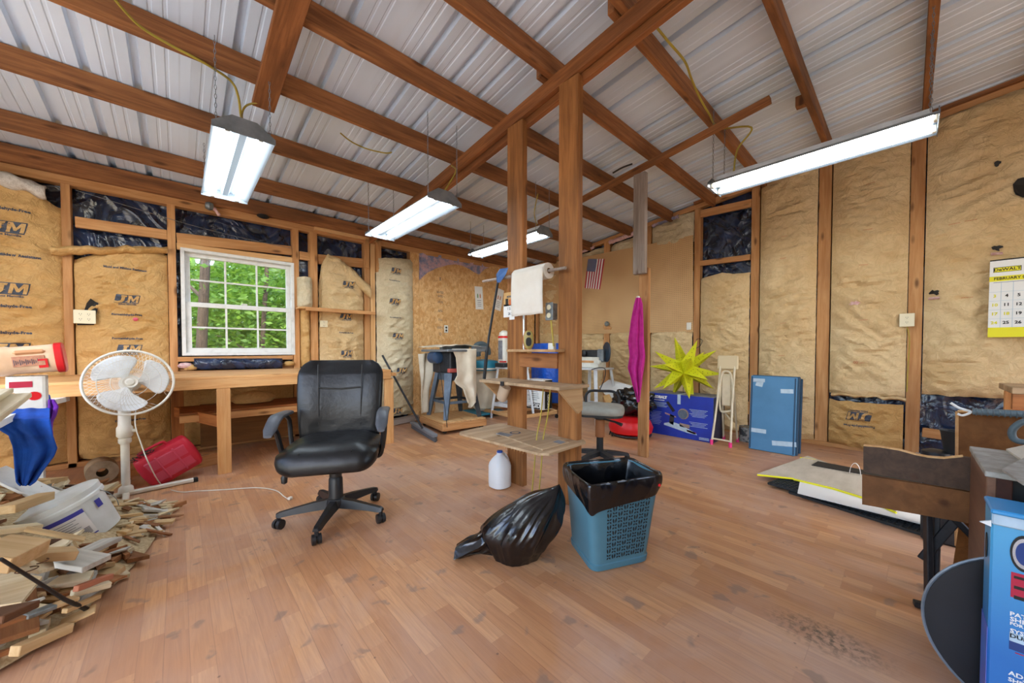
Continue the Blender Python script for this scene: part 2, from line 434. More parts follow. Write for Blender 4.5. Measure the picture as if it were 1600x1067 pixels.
def text(name, txt, size, mat, parent, origin, xdir, up, shear=0, bold=0, squeeze=1.0):
    """flat lettering printed on a surface"""
    me = text_mesh(txt, size, 0.0, shear, bold); me.materials.clear(); me.materials.append(mat)
    x = V(xdir).normalized(); y = (V(up) - x * V(up).dot(x)).normalized(); z = x.cross(y)
    mt = Matrix((x, y, z)).transposed().to_4x4() @ Matrix.Diagonal((squeeze, 1, 1, 1)); mt.translation = V(origin)
    me.transform(mt)
    return link(name, me, parent)
def smooth_noise(u, v, s=0): return noise.noise(V((u, v, s * 3.7)))
def catmull(pts, n=8):
    pts = [V(p) for p in pts]; o = []
    P = [pts[0]] + pts + [pts[-1]]
    for i in range(1, len(P) - 2):
        for k in range(n):
            t = k / n
            o.append(.5 * ((2 * P[i]) + (-P[i-1] + P[i+1]) * t + (2*P[i-1] - 5*P[i] + 4*P[i+1] - P[i+2]) * t*t + (-P[i-1] + 3*P[i] - 3*P[i+1] + P[i+2]) * t**3))
    o.append(pts[-1]); return o

# ================================================================== SETTING
XL, YF = -1.75, -2.3          # far extents behind the camera
# floor: slab + laminate planks
fl = MB().box(((XL + XB) / 2, (YF + YA) / 2, -.06), (XB - XL + .3, YA - YF + .3, .1)).out('floor', mk('subfloor', '#8f7a62', rough=.9))
tag(fl, kind='structure')
row = 0; x = XL
pl_n = 0
while x < XB - .02:
    wd = min(.189, XB - x)
    y = YF - R.random() * 1.15
    while y < YA:
        a, b = max(y, YF), min(y + 1.2, YA)
        if b - a > .05 and x > -1.2 and b > -1.1:
            mt = frame((0, a, 0), (0, b, 0)); mt.translation = (x + wd / 2, (a + b) / 2, -.005)
            o = MB().box((0, 0, 0), (b - a - .0003, wd - .0002, .01)).out('plank', M['floor'], fl, mw=mt); pl_n += 1
        y += 1.2
    x += .189; row += 1

# ---- left wall (the one with the window)
WX0, WX1, WZ0, WZ1 = .03, .99, .94, 1.985
b = MB(); yb = YA + .1
def wallbox(x0, x1, z0, z1): b.box(((x0 + x1) / 2, yb + .02, (z0 + z1) / 2), (x1 - x0, .04, z1 - z0))
wallbox(XL, WX0, 0, 2.62); wallbox(WX1, XB + .1, 0, 2.62); wallbox(WX0, WX1, 0, WZ0); wallbox(WX0, WX1, WZ1, 2.62)
wl = b.out('wall_left', M['film']); tag(wl, kind='structure')
def vstudA(p0, p1, z0=0, z1=2.38, mat='lumber', y=YA, d=.09, py=400, name='stud'):
    x0, x1 = ony(p0, py, y).x, ony(p1, py, y).x
    return board(name, ((x0 + x1) / 2, y + d / 2, z0), ((x0 + x1) / 2, y + d / 2, z1), x1 - x0, d, M[mat], wl, up=(0, 1, 0))
for a_, b_ in ((97, 112), (262, 275), (457, 467), (484, 496), (569, 577.5)): vstudA(a_, b_)
vstudA(578.5, 586, mat='lumber_pale'); vstudA(588, 596, 2.02, 2.44, 'lumber', YA - .03)
vstudA(640, 655, 0, 2.38, 'lumber', YA)
vstudA(571, 577, 2.05, 2.42, 'lumber', YA - .03)
for xx in (-1.28,): board('stud', (xx, YA + .045, 0), (xx, YA + .045, 2.38), .04, .09, M['lumber'], wl, up=(0, 1, 0))
def hA(xa, yta, yba, xb2, ytb, ybb, y=YA, d=.04, mat='lumber', name='blocking'):
    a, a2, c, c2 = ony(xa, yta, y), ony(xa, yba, y), ony(xb2, ytb, y), ony(xb2, ybb, y)
    h = ((a.z - a2.z) + (c.z - c2.z)) / 2
    return board(name, ((a + a2) / 2) + V((0, d / 2, 0)), ((c + c2) / 2) + V((0, d / 2, 0)), d, h, M[mat], wl)
board('ledger', (XL, YA - .022, 2.515), (XB - .0, YA - .022, 2.515), .04, .145, M['rafter'], wl)
board('top_plate', (XL, YA + .045, 2.41), (XB, YA + .045, 2.41), .09, .075, M['lumber'], wl)
board('top_plate', (1.2, YA - .015, 2.425), (1.95, YA - .015, 2.425), .03, .04, M['lumber_pale'], wl)
board('sole_plate', (XL, YA + .045, .02), (XB, YA + .045, .02), .09, .04, M['lumber'], wl)
hA(117, 339, 353, 261, 358, 375); hA(276, 364, 379, 456, 384, 399); hA(276, 379, 389, 457, 402, 410, mat='lumber_pale')
hA(468, 392, 405, 484, 395, 407); hA(497, 397, 412, 568, 404, 418, y=YA + .04)
hA(276, 557, 566, 458, 556, 561, mat='lumber'); hA(276, 575, 586, 458, 566, 577, mat='lumber', y=YA + .03)
hA(276, 630, 640, 458, 620, 630, mat='rafter', y=YA + .03)

# ---- right wall
b = MB().box((XB + .12, (YF + YA) / 2 + .05, 1.6), (.04, YA - YF + .1, 3.2))
for v in b.b.verts:
    if v.co.z > 1: v.co.z = zroof(v.co.y)
wr = b.out('wall_right', M['film']); tag(wr, kind='structure')
def yB(px, py=500): return onx(px, py, XB).y
def rake(y, off=0): return 2.515 + SLOPE * (4.786 - y) + off       # lower edge of the sloping top plate
def studB(pa, pb, z0=0, z1=None, mat='lumber', x=XB, d=.09, py=500):
    ya, yb_ = onx(pa, py, x).y, onx(pb, py, x).y; yc = (ya + yb_) / 2
    return board('stud', (x + d / 2, yc, z0), (x + d / 2, yc, z1 if z1 else rake(yc) - .005), abs(ya - yb_), d, M[mat], wr, up=(1, 0, 0))
for a_, b_ in ((1083.5, 1093), (1172, 1185), (1276, 1296), (1418, 1441)): studB(a_, b_)
studB(1008, 1016, 0, None, 'lumber'); studB(943, 952, 0, None, 'lumber'); studB(878, 884)
for yy in (-.66, -1.3, -1.95): board('stud', (XB + .045, yy, 0), (XB + .045, yy, rake(yy)), .04, .09, M['lumber'], wr, up=(1, 0, 0))
board('stud', (XB + .045, YA - .05, 0), (XB + .045, YA - .05, rake(YA)), .06, .09, M['lumber'], wr, up=(1, 0, 0))
ya, yb_ = YA, YF
board('top_plate', (XB + .045, ya, rake(ya, .03)), (XB + .045, yb_, rake(yb_, .03)), .09, .06, M['lumber'], wr, up=(0, 0, 1))
board('rake_rafter', (XB - .02, 1.9, rake(1.9, .09)), (XB - .02, yb_, rake(yb_, .09)), .04, .075, M['rafter'], wr, up=(0, 0, 1))
board('sole_plate', (XB + .03, ya, .02), (XB + .03, yb_, .02), .12, .04, M['lumber'], wr)
def hB(xa, yta, yba, xb2, ytb, ybb, x=XB, d=.04, mat='lumber', name='blocking'):
    a, a2, c, c2 = onx(xa, yta, x), onx(xa, yba, x), onx(xb2, ytb, x), onx(xb2, ybb, x)
    h = ((a.z - a2.z) + (c.z - c2.z)) / 2
    return board(name, ((a + a2) / 2) + V((d / 2, 0, 0)), ((c + c2) / 2) + V((d / 2, 0, 0)), d, h, M[mat], wr)
hB(1093, 407, 416, 1172, 397.5, 405); hB(1093, 328, 340, 1174, 311, 322)
hB(1441, 669, 682, 1560, 683, 700)
hB(885, 590, 603, 943, 592, 606, mat='lumber'); hB(952, 598, 606, 1008, 600, 608)
hB(1018, 610, 622, 1083, 613, 627); hB(1094, 617, 634, 1172, 628, 648, mat='lumber')

# ---- insulation batts
def interp(tab, u):
    if u <= tab[0][0]: return tab[0][1]
    for (a, fa), (c, fc) in zip(tab, tab[1:]):
        if u <= c: return fa + (fc - fa) * (u - a) / (c - a)
    return tab[-1][1]
def batt(side, u0, u1, bot, top, mat, seed, bulge=.035, back=.03, wr_amp=.022, diag=0.0, name='insulation_batt', rag=.012, par=None, xb=None):
    """kraft-faced batt between two studs; returns the surface function"""
    lo = min(u0, u1); hi = max(u0, u1)
    tf = top if callable(top) else (lambda u: top); bf = bot if callable(bot) else (lambda u: bot)
    def disp(u, z):
        s = min(1, max(0, (u - lo) / (hi - lo))); e = 1 - abs(2 * s - 1) ** 3
        d = -back + bulge * e
        n0 = noise.noise(V((u * 2.2 + seed, z * 2.5, seed))) * .5
        n1 = noise.noise(V((u * 3 + diag * z * 3 + seed * 3.1, z * 10 + n0 * 3, 1.7)))
        n2 = noise.noise(V((u * 7 + diag * z * 7 + n0 * 2, z * 22 + seed, 5.1)))
        n3 = noise.noise(V((u * 9 - z * 9 * (1 if diag == 0 else diag), z * 6 + seed, 9.1)))
        d += wr_amp * ((1 - abs(n1) * 2.6) + .55 * (1 - abs(n2) * 2.4) * 1.0 + .6 * (1 - abs(n3) * 2.5)) * (.35 + .65 * e) + n0 * .012
        # pillowed off at the ends of the batt
        t = min((tf(u) - z), (z - bf(u))); d -= .03 * max(0, 1 - t / .06) ** 2
        return d
    def P(u, z, off=0.0):
        d = disp(u, z) + off
        return V((u, YA - d, z)) if side == 'A' else V((XB - d, u, z))
    hgt = tf((lo + hi) / 2) - bf((lo + hi) / 2)
    nu = max(6, int((hi - lo) / .016)); nv = max(6, int(hgt / .016))
    def fn(i, j):
        u = lo + (hi - lo) * i
        zt = tf(u) + rag * noise.noise(V((u * 14, seed, 2))); zb_ = bf(u) + rag * noise.noise(V((u * 14, seed, 7)))
        return P(u, zb_ + (zt - zb_) * j)
    o = MB().grid(fn, nu, nv).out(name, M[mat], par or (wl if side == 'A' else wr), fix=False)
    P.obj = o; P.side = side
    return P
def conform(P, me, u, z, off=.004, flip=False):
    sg = 1 if P.side == 'A' else -1
    if flip: sg = -sg
    zs = -1 if flip else 1
    for v in me.vertices: v.co = P(u + sg * v.co.x, z + zs * v.co.y, off)
def ink(P, txt, size, u, z, mat='ink', shear=0, bold=0, flip=False, off=.0035, name='print'):
    me = text_mesh(txt, size, 0, shear, bold)
    bm = bmesh.new(); bm.from_mesh(me); bmesh.ops.triangulate(bm, faces=bm.faces); bm.to_mesh(me); bm.free()
    me.materials.clear(); me.materials.append(M[mat]); conform(P, me, u, z, off, flip)
    return link(name, me, P.obj)
def logo(P, u, z, s=1.0, flip=False):
    sg = 1 if P.side == 'A' else -1
    if flip: sg = -sg
    zs = -1 if flip else 1
    w_, h_ = .15 * s, .074 * s
    b = MB().grid(lambda i, j: P(u + sg * ((i - .5) * w_ + (j - .5) * .016 * s), z + zs * (j - .5) * h_, .003), 14, 7); b.sm = True
    o = b.out('logo', M['ink'], P.obj)
    JJ = [(-.30, .42), (-.05, .42), (-.05, .24), (-.12, .22), (-.12, -.2), (-.2, -.42), (-.38, -.5), (-.55, -.45), (-.55, -.25), (-.4, -.3), (-.3, -.22), (-.27, -.1), (-.27, .22), (-.30, .24)]
    MM = [(.02, -.42), (.02, .42), (.15, .42), (.265, .0), (.38, .42), (.51, .42), (.51, -.42), (.40, -.42), (.40, .12), (.30, -.28), (.23, -.28), (.13, .12), (.13, -.42)]
    bm = bmesh.new()
    for pl in (JJ, MM): bm.faces.new([bm.verts.new((x * w_ * .92 + y * .014 * s, y * h_, 0)) for x, y in pl])
    bmesh.ops.triangulate(bm, faces=bm.faces); bmesh.ops.subdivide_edges(bm, edges=[e for e in bm.edges if e.calc_length() > .03 * s], cuts=2); bmesh.ops.triangulate(bm, faces=bm.faces)
    me = bpy.data.meshes.new('lt'); bm.to_mesh(me); bm.free()
    me.materials.append(M['kraft']); conform(P, me, u, z, .0085, flip)
    link('logo_letters', me, o)
    ink(P, 'Johns Manville', .019 * s, u, z - zs * .047 * s, bold=.0006, flip=flip)
def at(px, py): q = ony(px, py, YA); return q.x, q.z
def atB(px, py): q = onx(px, py, XB); return q.y, q.z
uA = lambda px, py=400: ony(px, py, YA).x
zA = lambda px, py: ony(px, py, YA).z
# bay by the left edge
P = batt('A', -1.26, uA(97), .05, lambda u: interp([(-1.3, 2.33), (-.95, 2.33), (-.85, 2.28), (-.72, 2.18)], u), 'kraft', 1, bulge=.06, diag=.15)
for q in ((14, 357), (18, 452), (18, 545)): logo(P, *at(*q), s=1.25)
for q, t in (((12, 329), 'Formaldehyde-Free'), ((14, 400), 'Mold and Mildew Resistant'), ((14, 479), 'Formaldehyde-Free'), ((14, 520), 'Formaldehyde-Free')): ink(P, t, .03, *at(*q), bold=.0012)
wf = MB().grid(lambda i, j: (-1.26 + i * .5, YA - .05 - .05 * math.sin(PI * j) - .02 * smooth_noise(i * 6, j * 3), 2.27 + .09 * j - .1 * max(0, i - .5) + .03 * smooth_noise(i * 7, j * 2, 4)), 26, 8).out('wool_edge', M['white_wool'], wl)
solid(wf, .02)
# bay between first and second stud
zt = [(uA(118), zA(118, 404)), (uA(145), zA(145, 398)), (uA(200), zA(200, 385)), (uA(222), zA(222, 384)), (uA(262), zA(262, 398))]
P = batt('A', uA(114), uA(261), .05, lambda u: interp(zt, u), 'kraft', 2, bulge=.05)
for q in ((200, 468), (203, 545)): logo(P, *at(*q), s=1.0)
for q, t in (((197, 421), 'Mold and Mildew Resistant'), ((199, 492), 'Formaldehyde-Free'), ((200, 529), 'Formaldehyde-Free'), ((205, 655), 'Formaldehyde-Free')): ink(P, t, .024, *at(*q), bold=.001)
P2 = P
# torn fold spilling over the first stud
def fold(name, mat, pts_fn, nu, nv, par=wl, th=.004):
    o = MB().grid(pts_fn, nu, nv).out(name, M[mat], par); solid(o, th); return o
c0 = ony(80, 395, YA - .05); c1 = ony(262, 392, YA - .03)
fold('torn_flap', 'kraft', lambda i, j: c0.lerp(c1, i) + V((0, -.05 * math.sin(PI * j) + .015 * smooth_noise(i * 14, j * 3), (.075 - .02 * i) * (1 - j) - .02 + .02 * smooth_noise(i * 9, j, 3))), 50, 8)
ss = MB(); ss.b.faces.new([ss.b.verts.new(P2(at(212, 499)[0] + .018 * math.cos(k * PI / 8), at(212, 499)[1] + .016 * math.sin(k * PI / 8), .006)) for k in range(16)]); ss.out('pink_sticker', M['pink_plastic'], P2.obj)
# dark hole behind the four-gang outlet
h0 = P2(*at(140, 480), .006)
ring = [(132, 486), (136, 474), (143, 467), (150, 472), (155, 474), (153, 486), (150, 500), (148, 508), (120, 508), (120, 488)]
fan = MB(); fan.b.faces.new([fan.b.verts.new(P2(*at(*q), .012)) for q in ring]); fan.out('torn_hole', M['dark_slot'], P2.obj)
# narrow bay right of the window
P = batt('A', uA(468), uA(484), lambda u: .8, lambda u: zA(475, 437), 'kraft', 3, bulge=.05)
P = batt('A', uA(463), uA(487), lambda u: zA(475, 480), lambda u: zA(475, 434), 'kraft_grey', 33, bulge=.09, back=-.0)
# bay behind the small shelf
zt5 = [(uA(498), zA(498, 450)), (uA(503), zA(503, 412)), (uA(512), zA(512, 397)), (uA(530), zA(530, 405)), (uA(545), zA(545, 420)), (uA(568), zA(568, 445))]
P = batt('A', uA(498), uA(568), .75, lambda u: interp(zt5, u), 'kraft_light', 4, bulge=.06, diag=.1)
for q in ((543, 445), (539, 495), (540, 552)): logo(P, *at(*q), s=.95)
ink(P, 'Formaldehyde-Free', .022, *at(540, 520), bold=.0008)
fold('torn_flap', 'kraft_light', lambda i, j: ony(536 + 42 * i, 416 + 40 * i, YA - .03) + V((0, -.05 * math.sin(PI * j) - .02 * smooth_noise(i * 7, j * 3), .15 * (j - .5) + .02 * smooth_noise(i * 6, j, 2))), 20, 8)
# bay before the OSB
zt6 = [(uA(587), zA(587, 398)), (uA(594), zA(594, 404)), (uA(640), zA(640, 406))]
P = batt('A', uA(587), uA(645, 500), .1, lambda u: interp(zt6, u), 'kraft_grey', 5, bulge=.09, back=.0, wr_amp=.02)
for q in ((614, 425), (612, 472), (617, 525), (616, 640), (622, 578)): logo(P, *at(*q), s=.95)
for q in ((612, 440), (612, 497)): ink(P, 'Formaldehyde-Free', .02, *at(*q), bold=.0008)
# under the bench
P = batt('A', uA(276), uA(456), .05, .62, 'kraft', 6, bulge=.04)
P = batt('A', uA(498), uA(568), .05, .73, 'kraft', 8, bulge=.04)
fold('film_flap', 'film', lambda i, j: ony(303 + 138 * i, 560 + 18 * j - 2 * i * j, YA - .02) + V((0, -.025 * math.sin(PI * j) + .01 * smooth_noise(i * 12, j * 4), .0)), 30, 6)
for q in ((290, 571), (452, 568), (298, 574)):
    p = ony(*q, YA - .0); MB().lathe([(.001, -.03), (.05, -.02), (.06, 0), (.04, .025), (.001, .03)], 10).out('wool_tuft', M['pink_wool'] if q[0] < 295 else M['kraft'], wl, loc=p)

# right wall batts
zr = lambda u: rake(u) - .005
P = batt('B', yB(1095), yB(1171), .03, lambda u: interp([(yB(1171), atB(1171, 425)[1]), (yB(1150), atB(1150, 429)[1]), (yB(1130), atB(1130, 427)[1]), (yB(1095), atB(1095, 435)[1])], u), 'kraft_light', 11, bulge=.05, back=.0)
ink(P, 'OWENS', .0, 0, 0) if False else None
def redmark(P, px, py, s=.05, t='PINK'):
    ink(P, t, s, *atB(px, py), mat='ink_red', bold=.001)
redmark(P, 1131, 482, .035, '------'); redmark(P, 1131, 515, .03, '-----')
P = batt('B', yB(1187), yB(1275), .03, zr, 'kraft_light', 12, bulge=.05, back=.0, diag=-.35)
for q in ((1228, 371), (1226, 405), (1226, 505), (1224, 555)): redmark(P, *q, .035, '-----')
P = batt('B', yB(1298), yB(1417), atB(1350, 618)[1], zr, 'kraft_light', 13, bulge=.055, back=.0)
for q in ((1361, 290), (1357, 361), (1350, 415), (1350, 500)): redmark(P, *q, .04, '-----')
redmark(P, 1343, 566, .035, '00 ---')
PB3 = P
P = batt('B', yB(1298), yB(1415), .03, atB(1350, 628)[1], 'kraft', 14, bulge=.06, back=.0)
logo(P, *atB(1343, 649), s=1.15, flip=True); ink(P, 'Formaldehyde-Free', .028, *atB(1343, 664), flip=True, bold=.001)
q0 = atB(1300, 614); q1 = atB(1416, 623)
fold('torn_flap', 'kraft_light', lambda i, j: V((XB - .05 - .035 * math.sin(PI * j) - .02 * smooth_noise(i * 10, j * 3), q0[0] + (q1[0] - q0[0]) * i, q0[1] + (q1[1] - q0[1]) * i + .03 * (j - .5) + .02 * smooth_noise(i * 8, 0, 5))), 50, 8, par=wr)
P = batt('B', yB(1443), -.64, atB(1500, 619)[1], zr, 'kraft_light', 15, bulge=.05, back=.01, diag=.55, wr_amp=.02)
for q in ((1490, 352), (1510, 465), (1515, 347)): redmark(P, *q, .04, '-----')
PB4 = P
P = batt('B', -.68, -1.28, .05, zr, 'kraft_light', 16, bulge=.04, back=.02, diag=.5, wr_amp=.018)
# below and above the pegboards
P = batt('B', yB(953), yB(1007), .03, atB(990, 519)[1], 'kraft_light', 17, bulge=.045, back=.01)
P = batt('B', yB(1017), yB(1082), .03, atB(1040, 519)[1], 'kraft_light', 18, bulge=.045, back=.01, diag=-.2)
P = batt('B', yB(885), yB(942), .03, atB(920, 521)[1], 'kraft_light', 19, bulge=.04, back=.02)
P = batt('B', YA - .1, yB(877), .03, rake(4.3), 'kraft_light', 20, bulge=.03, back=.04)
P = batt('B', yB(1017), yB(1082), atB(1040, 385)[1], zr, 'kraft_grey', 21, bulge=.03, back=.03)
P = batt('B', yB(953), yB(1007), atB(980, 390)[1], lambda u: rake(u) - .07, 'kraft_grey', 22, bulge=.03, back=.03)
P = batt('B', yB(885), yB(942), atB(920, 400)[1], lambda u: rake(u) - .05, 'kraft_grey', 23, bulge=.03, back=.03)
for (a_, b_, k) in ((yB(953), yB(1005), 0), (yB(886), yB(930), 1), (yB(1020), yB(1060), 2)):
    fold('pink_wool', 'pink_wool' if k < 2 else 'foil', lambda i, j: V((XB - .02 - .03 * math.sin(PI * j), a_ + (b_ - a_) * i, rake(a_ + (b_ - a_) * i) - (.06 if k == 0 else .035) * j - .005 + .012 * smooth_noise(i * 12, j, k))), 24, 5, par=wr, th=.01)
# torn spots on the right wall
def hole(P, px, py, r, mat='dark_slot', asp=1.0, name='torn_hole', pad=True):
    u, z = atB(px, py); b = MB()
    b.b.faces.new([b.b.verts.new(P(u + r * (.85 + .9 * smooth_noise(k * .73 + .31, px * .37)) * math.cos(k * PI / 6), z + asp * r * (.85 + .9 * smooth_noise(k * .73 + .7, py * .37)) * math.sin(k * PI / 6), .012)) for k in range(12)])
    b.out(name, M[mat], P.obj)
    if pad:
        b = MB().grid(lambda i, j: P(u - r + 2 * r * i, z - r * 1.2 * asp - r * .7 * j, .012 + .02 * math.sin(PI * j)), 8, 4); b.out('torn_edge', M['pink_wool'], P.obj)
hole(PB3, 1336, 475, .045, 'pink_wool', .5, pad=False); hole(PB4, 1459, 458, .032); hole(PB4, 1555, 390, .03); hole(PB4, 1597, 294, .06, asp=1.2, pad=False); hole(PB4, 1556, 260, .02, pad=False)
# ---- pegboards and OSB panel
def panelX(name, pix, x, th, mat, par):
    pts = [onx(a, c, x) for a, c in pix]; return MB().prism([(p.x, p.y, p.z) for p in pts], (th, 0, 0)).out(name, mat, par)
def panelY(name, pix, y, th, mat, par):
    pts = [ony(a, c, y) for a, c in pix]; return MB().prism([(p.x, p.y, p.z) for p in pts], (0, th, 0)).out(name, mat, par)
tag(panelX('pegboard', [(849, 414), (1003, 383.5), (1003, 520.3), (849, 523)], XB - .012, .006, M['peg'], wr))
tag(panelX('pegboard', [(1006, 383), (1083, 367), (1083, 519), (1006, 520.5)], XB - .012, .006, M['peg'], wr))
topo = [(655, 438), (668, 426), (682, 419), (700, 414), (712, 413), (722, 415), (733, 420), (742, 426), (749, 429), (757, 421), (768, 416), (778, 417), (790, 424), (832, 432)]
bl = ony(832, 627, YA - .012)
pts = [ony(a, c, YA - .012) for a, c in topo]; pts = [V((p.x, p.y, p.z)) for p in pts] + [V((4.93, YA - .012, pts[-1].z)), V((4.93, YA - .012, .03)), V((pts[0].x, YA - .012, .03))]
MB().prism(pts, (0, .011, 0)).out('osb_panel', M['osb'], wl)
p0 = ony(642, 500, YA - .012).x
MB().prism([(p0, YA - .014, .03), (pts[0].x - .004, YA - .014, .03), (pts[0].x - .004, YA - .014, 2.37), (p0, YA - .014, 2.37)], (0, .011, 0)).out('osb_strip', M['osb'], wl)
ww = MB().grid(lambda i, j: (pts[0].x + (4.93 - pts[0].x) * i, YA + .005 - .015 * smooth_noise(i * 30, j * 8), 1.95 + .46 * j), 70, 14).out('insulation_batt', M['foil'], wl)
# stencil marks on the OSB
for k, (py, t, s_) in enumerate(((436, 'B', .07), (457, 'RATED', .045), (463, 'SHTG', .045), (472, '24/16', .05), (486, 'APA', .055), (500, '7/16', .05), (512, 'EXP 1', .05), (522, 'O', .06))):
    q = ony(688, py, YA - .0135); text('stencil', t, s_, M['ink'], wl, q, (1, 0, 0), (0, 0, 1), squeeze=.8)

# ---- back walls (behind the photographer; unseen, with added openings for fill daylight)
b = MB(); b.box((.25, YF - .02, 1.65), (4.0, .04, 3.3)); b.box((4.3, YF - .02, 1.65), (1.5, .04, 3.3)); b.box((1.6, YF - .02, 2.8), (5, .04, 1.0)); bw = b.out('wall_back', M['kraft_light']); tag(bw, kind='structure')
b = MB(); b.box((XL - .02, 4.2, 1.45), (.04, 1.3, 2.5)); b.box((XL - .02, -1.95, 1.45), (.04, .7, 2.9)); b.box((XL - .02, 1.2, 2.75), (.04, 7.0, .45))
tag(b.out('wall_fill_opening', M['kraft_light']), kind='structure')

# ---- ceiling: corrugated metal sheets on purlins
y0, y1 = YF - .2, YA + .15
ce = MB(); ce.prism([(XL - .1, y0, zroof(y0) + .07), (XB + .3, y0, zroof(y0) + .07), (XB + .3, y1, zroof(y1) + .07), (XL - .1, y1, zroof(y1) + .07)], (0, 0, .02))
ce = ce.out('ceiling', M['grey_metal']); tag(ce, kind='structure')
def sheet_profile(x0):
    o = []
    for k in range(4):
        xr = x0 + k * .2286
        o += [(xr, 0), (xr + .008, 0), (xr + .016, .036), (xr + .048, .036), (xr + .056, 0), (xr + .105, 0), (xr + .110, .004), (xr + .122, .004), (xr + .127, 0), (xr + .165, 0), (xr + .170, .004), (xr + .182, .004), (xr + .187, 0)]
    o.append((x0 + .9144 + .058, -.0015)); return o
x = XL - .05; k = 0
while x < XB + .2:
    pr = sheet_profile(x); b = MB()
    def r_(yy): return [(min(a, XB + .12), yy, zroof(yy) + c + .001 * (k % 2)) for a, c in pr]
    b.loft([r_(y0), r_((y0 + y1) / 2), r_(y1)], close=False)
    b.out('metal_sheet', M['roof'], ce, fix=False); x += .9144; k += 1
PUR = [4.25, 3.50, 2.79, 2.20, 1.62, 1.08, .50, -.07, -.66, -1.25, -1.85]
BX = 1.87
for i, yy in enumerate(PUR):
    zc = zroof(yy) - .068
    board('purlin', (XL, yy, zc), (BX + .12, yy, zc), .045, .132, M['rafter'], ce)
    yy2 = yy + (.05 if i in (4, 5, 6) else .0); zc = zroof(yy2) - .068
    if i not in (4, 5, 6): board('purlin', (BX + .125, yy2, zc), (XB - .0, yy2, zc), .045, .132, M['rafter'], ce)
    else: board('purlin', (BX - .1, yy2, zc), (XB, yy2, zc), .042, .132, M['rafter'], ce)
def zb_(y): return zroof(y) - .136 - .05
board('ridge_beam', (BX - .022, YA - .05, zb_(YA - .05)), (BX - .022, -1.9, zb_(-1.9)), .04, .1, M['rafter_beam'], ce)
board('ridge_beam', (BX + .022, YA - .9, zb_(YA - .9) - .035), (BX + .022, -1.9, zb_(-1.9) - .035), .04, .12, M['rafter_beam'], ce)
# flat board fixed under the purlins above the left light
a, c = ony(412, 190, 2.9), None
board('hanger_board', (.445, 2.95, zroof(2.95) - .16), (.445, -.6, zroof(-.6) - .16), .125, .04, M['rafter_beam'], ce)
board('nail_block', (3.62, .60, zroof(.6) - .05), (3.62, .60, zroof(.6) - .13), .06, .06, M['rafter'], ce, up=(1, 0, 0))

# ---- window
wn = MB()
cx, cz, ww_, wh = (WX0 + WX1) / 2, (WZ0 + WZ1) / 2, WX1 - WX0, WZ1 - WZ0
yf = YA - .01
def rectframe(b, x0, x1, z0, z1, t, y, d):
    b.box(((x0 + x1) / 2, y + d / 2, z1 - t / 2), (x1 - x0, d, t), None, .002); b.box(((x0 + x1) / 2, y + d / 2, z0 + t / 2), (x1 - x0, d, t), None, .002)
    b.box((x0 + t / 2, y + d / 2, (z0 + z1) / 2), (t, d, z1 - z0 - 2 * t), None, .002); b.box((x1 - t / 2, y + d / 2, (z0 + z1) / 2), (t, d, z1 - z0 - 2 * t), None, .002)
rectframe(wn, WX0, WX1, WZ0, WZ1, .03, yf, .12)
wn = wn.out('window_1', M['white_paint']); tag(wn, kind='structure')
zm = zA(368, 479)
for (z0, z1, y) in ((WZ0 + .03, zm + .02, yf + .03), (zm - .02, WZ1 - .03, yf + .065)):
    sa = MB(); rectframe(sa, WX0 + .03, WX1 - .03, z0, z1, .045 if z0 < 1 else .04, y, .03); sa = sa.out('sash', M['white_paint'], wn)
    gx0, gx1, gz0, gz1 = WX0 + .075, WX1 - .075, z0 + .043, z1 - .04
    for i in (1, 2):
        xx = gx0 + (gx1 - gx0) * i / 3; MB().box((xx, y + .015, (gz0 + gz1) / 2), (.016, .018, gz1 - gz0)).out('muntin', M['white_paint'], sa)
    MB().box(((gx0 + gx1) / 2, y + .015, (gz0 + gz1) / 2), (gx1 - gx0, .017, .016)).out('muntin', M['white_paint'], sa)
    for i in range(3):
        for j in range(2):
            pw, ph = (gx1 - gx0) / 3, (gz1 - gz0) / 2
            MB().box((gx0 + pw * (i + .5), y + .015, gz0 + ph * (j + .5)), (pw - .014, .004, ph - .014)).out('pane', M['glass'], sa)
MB().box((cx + .02, yf + .045, zm + .03), (.05, .02, .015), None, .003).out('latch', M['white_plastic'], wn)

# ---- outside: ground and trees
gd = MB().box((0, YA + 12.2, -.62), (40, 24, .1)).out('ground_outside', M['soil']); tag(gd, kind='structure')
gd2 = MB().box((XL - 8, 0, -.62), (15.5, 12, .1)).out('ground_outside', M['bounce_gravel']); tag(gd2, kind='structure')  # unseen yard, made pale to bounce sunlight onto the ceiling
gd3 = MB().box((1, YF - 7, -.4), (24, 13, .1)).out('ground_outside', M['bounce_gravel']); tag(gd3, kind='structure')  # unseen ground added behind the camera as a sun bounce for the ceiling
def leaves(n, cx, cy, cz, rx, ry, rz, s):
    vs, fs = [], []
    for _ in range(n):
        # clustered
        p = V((cx + R.gauss(0, rx), cy + R.gauss(0, ry), cz + R.gauss(0, rz)))
        if p.z < -.55 or p.y < YA + 1.2: continue
        a = V((R.gauss(0, 1), R.gauss(0, 1), R.gauss(0, .5))).normalized(); b_ = a.cross(V((R.gauss(0, 1), R.gauss(0, 1), R.gauss(0, 1)))).normalized()
        L = s * (.6 + .8 * R.random()); W = L * .45; k = len(vs)
        vs += [p, p + a * L * .5 + b_ * W * .5, p + a * L, p + a * L * .5 - b_ * W * .5]; fs.append((k, k + 1, k + 2, k + 3))
    me = bpy.data.meshes.new('foliage'); me.from_pydata(vs, [], fs); me.materials.append(M['leaf']); return me
